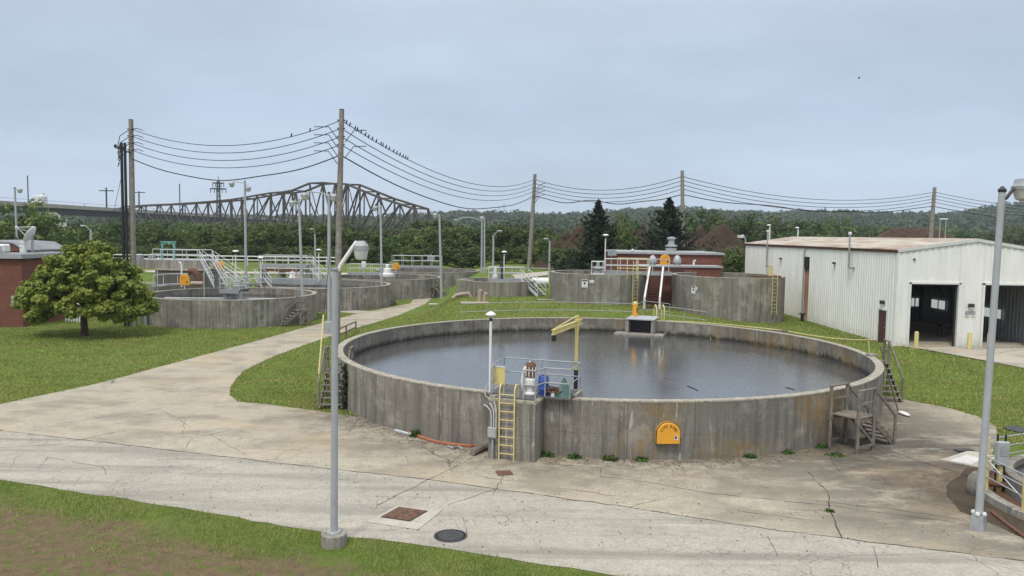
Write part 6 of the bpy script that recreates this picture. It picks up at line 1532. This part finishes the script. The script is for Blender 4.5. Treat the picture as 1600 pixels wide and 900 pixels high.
# satellite dish
dc = AY(46,366,65.5); dt = thing('satellite_dish', 'white satellite dish seen edge-on above the left brick roof', 'satellite dish', (dc.x,65.5,uzb))
ax3 = Vector((-.78,-.12,.45)).normalized(); e1 = ax3.cross(Vector((0,1,0))).normalized(); e2 = ax3.cross(e1)
m_ = MB(); P = []; rn, sn = 7, 22
for i in range(rn):
    r2 = .78*i/(rn-1)
    for k in range(sn): a = 2*math.pi*k/sn; P.append(dc + e1*r2*math.cos(a) + e2*r2*math.sin(a) + ax3*(.24*(i/(rn-1))**2-.24))
fs_ = [(i*sn+k, (i+1)*sn+k, (i+1)*sn+(k+1)%sn, i*sn+(k+1)%sn) for i in range(rn-1) for k in range(sn)]
m_.add(P, fs_); do_ = m_.build('reflector', M['dish'], dt, True); sf = do_.modifiers.new('thick','SOLIDIFY'); sf.thickness = .03
fp = dc + ax3*1.15; m_ = MB(); m_.tube([dc - e1*.75 + ax3*0, fp], .03, 6); m_.tube([dc + e2*.75, fp], .022, 6); m_.tube([dc - e2*.75, fp], .022, 6); m_.build('feed_arm', M['rail'], dt, True)
MB().ball(fp, .13, 8).build('feed_horn', M['lens'], dt, True)
m_ = MB(); m_.tube([(dc.x+.25,65.55,uzb-.4), (dc.x+.25,65.55,dc.z-.1), dc-ax3*.25], .06, 8); m_.build('mast', M['galv'], dt, True)
for px, w_, h_, lab in ((34,.35,.6,'squat white vent pipe below the satellite dish'),(37.5,.4,.9,'taller white vent pipe below the satellite dish')):
    x_ = XY(px,66); o = thing('roof_vent', lab, 'vent', (x_,66,uzb-.5)); MB().lathe((x_,66,uzb-.5), [(w_/2,0),(w_/2,h_+.3),(w_*.65,h_+.3),(w_*.65,h_+.42),(0,h_+.45)], 10).build('pipe', M['dish'], o, True)
vx = XY(49,66.5); o = thing('thin_mast', 'thin grey mast beside the satellite dish', 'mast', (vx,66.5,3.9)); MB().tube([(vx,66.5,3.9),(vx,66.5,AY(49,371,66.5).z)], .05, 6).build('pole', M['galv'], o, True)
# white gate and sheet seen under the maple
gp_ = G(113,503.5); wg = thing('picket_gate', 'white picket gate below a white panel behind the maple trunk', 'gate', tuple(gp_))
for k in range(6): x_ = gp_.x-.55+.24*k; MB().bar((x_,gp_.y,0), (x_,gp_.y,.85), .12, .05).build('picket', M['white'], wg)
for z in (.2,.8): MB().bar((gp_.x-.65,gp_.y+.04,z), (gp_.x+.75,gp_.y+.04,z), .04, .08).build('rail', M['white'], wg)
m_ = MB(); m_.box((gp_.x-.05,gp_.y+.5,1.25), (1.0,.3,.65)); m_.build('panel', M['dish'], wg, bevel=.03)
m_ = MB(); m_.prism([(XY(126,70),70),(XY(238,76),76),(XY(238,76.3),76.3),(XY(126,70.3),70.3)], -.2, 1.55); tag(m_.build('low_wall', M['conc'], None), 'low grey concrete wall behind the maple and the leftmost utility pole', 'wall')
pp1 = G(220,509); m_ = MB(); m_.box((pp1.x+.05,pp1.y+.6,.55), (.5,.4,1.1)); tag(m_.build('transformer_box', M['galv'], None, bevel=.03), 'grey box standing against the foot of the leftmost utility pole', 'box')

# ------------------------------------------------------------------ fenced pit at the right
pc = Vector((19.2,22.8,0)); 
pit = thing('concrete_pit', 'round concrete pit with dark wall at the right edge of the paving', 'pit', tuple(pc)); PR = 4.4
ring(MB(), pc, PR-.32, PR, -.3, .22, 72).build('curb', M['block'], pit, True)
MB().lathe((pc.x,pc.y,.1), [(0,0),(PR-.33,0)], 48).build('floor', M['rust'], pit)
pw = MB().lathe((pc.x,pc.y,0), [(3.6,.1),(3.6,.75),(3.3,.75),(3.3,.1)], 48); pw.build('inner_wall', M['conc'], pit, True)
MB().lathe((pc.x,pc.y,.55), [(0,0),(3.29,0)], 40).build('sludge', M['sludge'], pit)
pfe = thing('pit_fence', 'fence of yellow posts and grey rails round the concrete pit', 'fence', tuple(pc))
angs = [math.radians(a) for a in (250, 221, 192, 165.5, 130, 98, 66)]
pts = [pc + Vector((math.cos(a)*(PR-.16), math.sin(a)*(PR-.16), .22)) for a in angs]
for p in pts: MB().bar(p, p+Vector((0,0,1.1)), .12, .12).build('post', M['yellow'], pfe)
for lv, r2 in ((1.05,.025),(.72,.022),(.42,.022)):
    MB().tube([p+Vector((0,0,lv)) for p in pts], r2, 6).build('rail', M['galv'], pfe, True)
for a, b in ((pts[3],pts[2]),(pts[2],pts[1])): MB().tube([a+Vector((0,0,.98)), b+Vector((0,0,.30))], .018, 5).build('brace', M['rail'], pfe, True)
ppx = thing('pit_pipe', 'grey pipe with shiny coupling lying across the concrete pit', 'pipe', tuple(pts[3])); a = pts[3]+Vector((.1,.2,.12)); b = pts[3]+Vector((2.4,-.3,.12))
MB().tube([a, b], .09, 8).build('pipe', M['rust'], ppx, True); MB().tube([a.lerp(b,.35), a.lerp(b,.45)], .12, 8).build('coupling', M['roofw'], ppx, True)
mbp = pc + Vector((-PR-.15, 1.6, 0)); mbx = thing('meter_post', 'grey meter box on twin black posts beside the fenced pit', 'meter', (G(1562,790).x,G(1562,770).y,0)); q = G(1560,772)
for dx in (-.13,.13): MB().tube([(q.x+dx,q.y,-.1),(q.x+dx,q.y,1.95)], .035, 6).build('post', M['black'], mbx, True)
m_ = MB(); m_.box((q.x,q.y-.06,1.35), (.36,.2,.75)); m_.build('box', M['lamp_grey'], mbx, bevel=.02); m_ = MB(); m_.box((q.x,q.y-.165,1.45), (.26,.02,.32)); m_.build('face', M['galv'], mbx); m_ = MB(); m_.bar((q.x,q.y,0), (q.x,q.y,.95), .12); m_.build('foot', M['yellow'], mbx)
rk = thing('boulder', 'pale boulder half hidden behind the thick speckled lamp post', 'boulder', tuple(G(1524,770))); q = G(1525,772); m_ = MB(); m_.ball((q.x,q.y,.3), .45, 12, .7, .6, 1.0); rs = np.random.RandomState(5); m_.v = [(a+rs.uniform(-.04,.04),b+rs.uniform(-.04,.04),c+rs.uniform(-.04,.04)) for a,b,c in m_.v]; m_.build('stone', M['block'], rk, True)
ol = MB(); ol.tube([G(1550,800,.05), G(1575,820,.05), G(1610,845,.06)], .06, 6); tag(ol.build('pipe', M['rust'], None, True), 'old rusty pipe lying in the dirt beside the pit curb', 'pipe')

# ------------------------------------------------------------------ bridges, masts and far buildings
A2, B2 = Vector((XY(168,470),470,0)), Vector((XY(663,255),255,0)); Bn = (B2-A2).normalized(); Bp = Vector((-Bn.y,Bn.x,0)); Bp = Bp if Bp.y > 0 else -Bp
def onl(px, py, off=0):
    d = ray(px, py); a = A2 + Bp*off; n = Vector((Bn.y,-Bn.x,0)); t = (a.x*n.x + a.y*n.y)/(d.x*n.x + d.y*n.y); return Vector((d.x*t, d.y*t, CAM_H + d.z*t))
TB = [(163,338),(183,326),(204,322),(228,320.5),(250,319.5),(267,319),(289,317.5),(306,316.5),(326,315),(343,313.5),(360,312),(377,309.5),(402,305),(424,301.5),(442,300),(457,297.5),(484,286.5),(505,285.5),(523,287),(541,287.5),(569,299),(595,309.5),(625,319),(647,326)]
BOT = [(163,352),(663,372)]
def botpy(px): return np.interp(px, [163,663],[351,373])
brg = thing('truss_bridge', 'old rust grey steel truss bridge rising to a peak beyond the treeline', 'bridge', tuple(A2))
WD = 6.0
nodes_t, nodes_b = [[],[]], [[],[]]
for q in (0,1):
    for px, py in TB:
        t0 = onl(px, py); nodes_t[q].append(t0 + Bp*WD*q)
        b0_ = onl(px, botpy(px)); nodes_b[q].append(Vector((t0.x,t0.y,min(b0_.z, t0.z-2)))+Bp*WD*q)
for q in (0,1):
    T_, B_ = nodes_t[q], nodes_b[q]; n = len(T_); nm = 'near' if q == 0 else 'far'
    m = MB()
    for a, b in zip(T_[:-1], T_[1:]): m.bar(a, b, .8, .65)
    m.build('top_chord', M['bridge'], brg)
    m = MB()
    for a, b in zip(B_[:-1], B_[1:]): m.bar(a, b, .6, .5)
    endf = onl(663, botpy(663)) + Bp*WD*q; m.bar(B_[-1], endf, .6, .5); m.build('bottom_chord', M['bridge'], brg)
    MB().bar(T_[-1], endf, .7, .6).build('end_post', M['bridge'], brg); MB().bar(T_[1], B_[0], .7, .6).build('end_post', M['bridge'], brg)
    for i in range(1, n): MB().bar(T_[i], B_[i], .62 if i % 2 else .42, .62 if i % 2 else .42).build('vertical', M['bridge'], brg)
    for i in range(1, n-1):
        a, b = (T_[i], B_[i+1]) if i in (2,4,6,8,10,12,14,15,17,20,22) else (B_[i], T_[i+1])
        MB().bar(a, b, .42).build('diagonal', M['bridge'], brg)
        if i in (16, 17, 18): MB().bar(*( (B_[i], T_[i+1]) if a is T_[i] else (T_[i], B_[i+1]) ), .26).build('diagonal', M['bridge'], brg)
    # long knee members under the deck near the right span, as the photo shows
    for i in (13, 15, 19, 21, 22): MB().bar(T_[i], B_[max(0,i-2)] - Vector((0,0,5)), .45).build('diagonal', M['bridge'], brg)
for i in range(1, len(TB)):
    MB().bar(nodes_t[0][i], nodes_t[1][i], .4).build('cross_strut', M['bridge'], brg); MB().bar(nodes_b[0][i], nodes_b[1][i], .4).build('floor_beam', M['bridge'], brg)
for i in (1,3,5,7,8,10,12,14,16,18,20,22):
    for q in (0,1):
        b = nodes_b[q][i]; MB().bar(b, Vector((b.x,b.y,-1)), .9, .9).build('pier_leg', M['bridge_pale'] if i < 12 else M['bridge'], brg)
hb = thing('road_bridge', 'long dark girder road bridge with pale parapet behind the truss bridge', 'bridge', (-236,330,0))
def hwy(x, Y, z): return Vector((x, Y, z))
ypts = [250,330,420,520,640,800,1000,1300]; hzd = 19.3
for a, b in zip(ypts[:-1], ypts[1:]):
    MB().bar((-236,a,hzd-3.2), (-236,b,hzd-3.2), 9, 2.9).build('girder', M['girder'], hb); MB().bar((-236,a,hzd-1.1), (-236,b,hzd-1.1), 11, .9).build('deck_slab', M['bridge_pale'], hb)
    for s in (-5.3,5.3): MB().bar((-236+s,a,hzd-.1), (-236+s,b,hzd-.1), .4, 1.0).build('parapet', M['bridge_pale'], hb)
for Y_ in range(255,1300,40):
    MB().bar((-230.7,Y_,hzd+.3), (-230.7,Y_,hzd+1.9), .16).build('railing_post', M['dark'], hb)
for a, b in ((250,700),(700,1300)): MB().bar((-230.7,a,hzd+1.8), (-230.7,b,hzd+1.8), .12).build('rail', M['dark'], hb)
for Y_ in range(290,1300,90): MB().bar((-236,Y_,-1), (-236,Y_,hzd-4.6), 3, 5).build('bridge_pier', M['bridge_pale'], hb)
def crosspole(lab, px, py, pyb, Y, arms, w, kind='pole'):
    t_ = AY(px,py,Y); b_ = AY(px,pyb,Y); o = thing('far_pole', lab, kind, (t_.x,Y,b_.z)); MB().tube([(t_.x,Y,0),tuple(t_)], w, 5).build('pole', M['dark'], o, True)
    for k, dz_ in enumerate(arms): MB().bar((t_.x-w*9,Y,t_.z-dz_), (t_.x+w*9,Y,t_.z-dz_), w*1.2).build('cross_arm', M['dark'], o)
crosspole('far crossarm pole standing above the left end of the truss bridge', 166, 293, 325, 480, (2.0,), .5, 'utility pole')
crosspole('farther crossarm pole right of the leftmost utility pole', 217, 299, 322, 560, (.8,), .5, 'utility pole')
crosspole('thin bare mast above the road bridge left of the silo', 43, 274, 318, 420, (), .3, 'mast')
crosspole('thin bare mast above the middle of the truss approach', 280.5, 287, 318, 520, (), .35, 'mast')
crosspole('thin pole on the hill above the right foot of the truss bridge', 665, 332, 345, 420, (), .3, 'mast')
lm = AY(341,279,300); lt_ = thing('lattice_tower', 'dark lattice mast with two wide ring crossarms in front of the truss bridge', 'lattice tower', (lm.x,300,0))
lat = MB(); 
for sx in (-1,1):
    for sy in (-1,1): lat.bar((lm.x+sx*1.0,300+sy*1.0,0), (lm.x+sx*.35,300+sy*.35,lm.z-1), .22)
z_ = 1; k = 0
while z_ < lm.z-3:
    f0 = 1.0-.65*z_/lm.z; f1 = 1.0-.65*(z_+2)/lm.z; s = 1 if k % 2 else -1
    lat.bar((lm.x-s*f0,299+.0,z_), (lm.x+s*f1,299,z_+2), .15); lat.bar((lm.x-s*f0,301,z_), (lm.x+s*f1,301,z_+2), .15); z_ += 2; k += 1
lat.build('mast', M['dark'], lt_); MB().bar((lm.x,300,lm.z-2), tuple(lm+Vector((0,0,.8))), .18).build('spike', M['dark'], lt_)
for py, w_ in ((286,8.5),(295,12.0)):
    q = AY(341,py,300); h_ = w_/1200*300; rg_ = MB(); rg_.tube([(q.x+h_*math.cos(a),300+h_*.6*math.sin(a),q.z) for a in [2*math.pi*i/20 for i in range(21)]], .22, 5); rg_.bar((q.x-h_,300,q.z), (q.x+h_,300,q.z), .3); rg_.build('ring_arm', M['dark'], lt_, True)
    for dx in (-h_, -h_*.5, h_*.5, h_): MB().tube([(q.x+dx,300,q.z),(q.x+dx,300,q.z-1.6)], .14, 5).build('insulator', M['dark'], lt_, True)
si = AY(63,307,700); so_ = thing('silo', 'pale distant silo tower above the road bridge', 'silo', (si.x,700,0)); MB().lathe((si.x,700,0), [(5.5,0),(5.5,si.z),(5.0,si.z+.5),(0,si.z+1)], 16).build('tower', M['dish'], so_, True); m_ = MB(); m_.box((si.x+2,700,si.z+1.5), (2.5,2.5,3)); m_.build('top_house', M['dish'], so_)
hq = AY(68,342,200); hs_ = thing('white_house', 'white gabled house partly hidden by trees under the road bridge', 'house', (hq.x,200,0)); hx = hq.x
hb_ = AY(75,336,200).z; MB().prism([(hx-4.5,200),(hx+1.4,200),(hx+1.4,208),(hx-4.5,208)], 0, hb_-1.3).build('wall', M['dish'], hs_)
m_ = MB(); m_.slab([(hx-4.9,199.8,hb_-1.4),(hx+1.8,199.8,hb_-1.4),(hx-1.5,199.8,hb_+.8)], (0,8.4,0)); m_.build('roof', M['flat'], hs_)
m_ = MB(); m_.box((hx-.4,199.95,hb_-3), (1,.1,1.4)); m_.build('window', M['dark'], hs_); m_ = MB(); m_.box((hx-2.8,199.95,hb_-3), (1,.1,1.4)); m_.build('window', M['dark'], hs_)
for px, py, Y_, lab in ((779,322,1250,'hazy left far pylon on the hilltop in the middle'),(788,318,1250,'hazy right far pylon on the hilltop in the middle')):
    t_ = AY(px,py,Y_); zb_ = AY(px,336,Y_).z; o = thing('far_pylon', lab, 'pylon', (t_.x,Y_,zb_)); m_ = MB()
    for s in (-1,1): m_.bar((t_.x+s*2.6,Y_,zb_-6), (t_.x+s*.6,Y_,t_.z), .5)
    m_.bar((t_.x-3.5,Y_,t_.z-2.5), (t_.x+3.5,Y_,t_.z-2.5), .5); m_.bar((t_.x-2.4,Y_,t_.z-6), (t_.x+2.4,Y_,t_.z-6), .5); m_.build('frame', M['lamp_grey'], o)
hr = thing('far_mast', 'thin relay mast on the wooded hill above the white building', 'mast', (AY(1290,325,900).x,900,40)); q = AY(1289.5,324,900); MB().tube([(q.x,900,20),tuple(q)], .6, 5).build('pole', M['dark'], hr, True)

# ------------------------------------------------------------------ grass blades on the near bank (uncountable)
rs = np.random.RandomState(12); n = 150000
Xr = rs.uniform(-17, 6, n); Yr = rs.uniform(9.5, 27, n)
edge = np.array([G(x, y)[:] for x, y in ((960,900),(700,858),(520,836),(300,797),(0,750),(-260,712))])
ye = np.interp(Xr, edge[::-1,0], edge[::-1,1])
ln_ = .38*Xr + Yr + np.sin(Xr*1.7+Yr)*.7 + np.sin(Xr*.6-Yr*1.3)*.8 + np.sin(Xr*4.1+Yr*3.3)*.4
keep = (Yr < ye + .03 - .12*rs.uniform(0,1,n)) & (rs.uniform(0,1,n) < np.clip((ln_-15.6)/1.4, .05, 1))
X_, Y_ = Xr[keep], Yr[keep]; k = len(X_); hgt = rs.uniform(.04,.12,k)*(1+.6*(np.sin(X_*3.1)*np.sin(Y_*2.3) > .5)); a = rs.uniform(0,6.283,k); wd = rs.uniform(.006,.013,k); le = rs.uniform(.2,.9,k)*hgt; b = rs.uniform(0,6.283,k)
z0 = np.zeros(k)
V = np.stack([np.stack([X_-np.cos(a)*wd, Y_-np.sin(a)*wd, z0],1), np.stack([X_+np.cos(a)*wd, Y_+np.sin(a)*wd, z0],1), np.stack([X_+np.cos(b)*le, Y_+np.sin(b)*le, hgt],1)],1).reshape(-1,3)
struct(np_mesh('grass', V, np.arange(3*k).reshape(-1,3), M['blade']), 'stuff')

def inside(px, py, poly):
    r = np.zeros(len(px), bool); n = len(poly)
    for i in range(n):
        (x0, y0), (x1, y1) = poly[i], poly[(i+1) % n]
        if y0 == y1: continue
        c = ((y0 > py) != (y1 > py)) & (px < (x1-x0)*(py-y0)/(y1-y0) + x0); r ^= c
    return r
n = 420000
Yr = 30 + 45*rs.uniform(0,1,n)**1.35; Xr = Yr*rs.uniform(-.70,.70,n)
kp = ~inside(Xr, Yr, apron) & ~inside(Xr, Yr, [(26.0,50.6),(28.2,47.6),(31,44.3),(36,40.5),(60,38),(60,50.6)])
for c, r_ in ((TC,TR),(T1,7.4),(T2,7.2),(sc_,SR),(AC,AR),(BC,BR),(pc,PR)): kp &= np.hypot(Xr-c[0], Yr-c[1]) > r_+.02
kp &= ~((Xr > BX-.1) & (Yr > BY-.1)); kp &= ~((Xr < ex+.3) & (Yr > 59)); kp &= ~((Xr < -20) & (Yr > 34) & False)
kp &= (np.sin(Xr*.9+np.sin(Yr*.7)*2)*np.sin(Yr*1.1+np.sin(Xr*.5)*2) + rs.uniform(-.8,1.4,n)) > 0
X_, Y_ = Xr[kp], Yr[kp]; k = len(X_); z0 = np.array([zt(a_, b_) for a_, b_ in zip(X_, Y_)]) - .01
hgt = rs.uniform(.06,.13,k)*(Y_/45)**.5; a = rs.uniform(0,6.283,k); wd = rs.uniform(.018,.04,k); le = rs.uniform(.3,1.0,k)*hgt; b = rs.uniform(0,6.283,k)
V = np.stack([np.stack([X_-np.cos(a)*wd, Y_-np.sin(a)*wd, z0],1), np.stack([X_+np.cos(a)*wd, Y_+np.sin(a)*wd, z0],1), np.stack([X_+np.cos(b)*le, Y_+np.sin(b)*le, z0+hgt],1)],1).reshape(-1,3)
struct(np_mesh('grass', V, np.arange(3*k).reshape(-1,3), M['blade']), 'stuff')

# fallen leaves and grit gathered along the wall foot and the paving edges (uncountable)
n = 2600; a_ = rs.uniform(3.3, 6.1, n); q_ = TR + .04 + np.abs(rs.normal(0, .5, n)); lx, ly = TC.x + np.cos(a_)*q_, TC.y + np.sin(a_)*q_
ax_l, ay_l = [], []
for (x0, y0), (x1, y1) in zip(apron[5:-1], apron[6:]):
    for _ in range(6): t_ = rs.uniform(0,1); ax_l.append(x0+(x1-x0)*t_+rs.normal(0,.22)); ay_l.append(y0+(y1-y0)*t_+rs.normal(0,.22))
lx = np.concatenate([lx, ax_l, rs.uniform(-14,14,700)]); ly = np.concatenate([ly, ay_l, rs.uniform(19,32,700)])
kp = (np.hypot(lx-TC.x, ly-TC.y) > TR+.02) & (ly < 60) & (lx > -30); lx, ly = lx[kp], ly[kp]; lz = np.array([zt(p_, q_) for p_, q_ in zip(lx, ly)]) + .028
Vv, Ff = leaves(np.stack([lx,ly,lz],1), np.tile([0,0,1.],(len(lx),1)), .028, rs, .7, .12)
struct(np_mesh('litter', Vv, Ff, paint('dead leaf litter', (.11,.075,.045), .9, 0, .5, 9)), 'stuff')

# ------------------------------------------------------------------ the air
hzm = bpy.data.materials.new('haze air'); hzm.use_nodes = True; nt_ = hzm.node_tree; nt_.nodes.clear()
ho = nt_.nodes.new('ShaderNodeOutputMaterial'); hv_ = nt_.nodes.new('ShaderNodeVolumePrincipled')
hv_.inputs['Color'].default_value = (.80,.88,1,1); hv_.inputs['Density'].default_value = HAZE; hv_.inputs['Anisotropy'].default_value = .0
nt_.links.new(hv_.outputs[0], ho.inputs['Volume'])
hb2 = MB(); hb2.box((0, 1225, 44.25), (4040, 2880, 91.5)); hzm.cycles.homogeneous_volume = True; hz_o = hb2.build('haze', hzm); struct(hz_o, 'stuff')
for o in list(C.objects):
    if o.get('group', 'x') in (None, ''): del o['group']
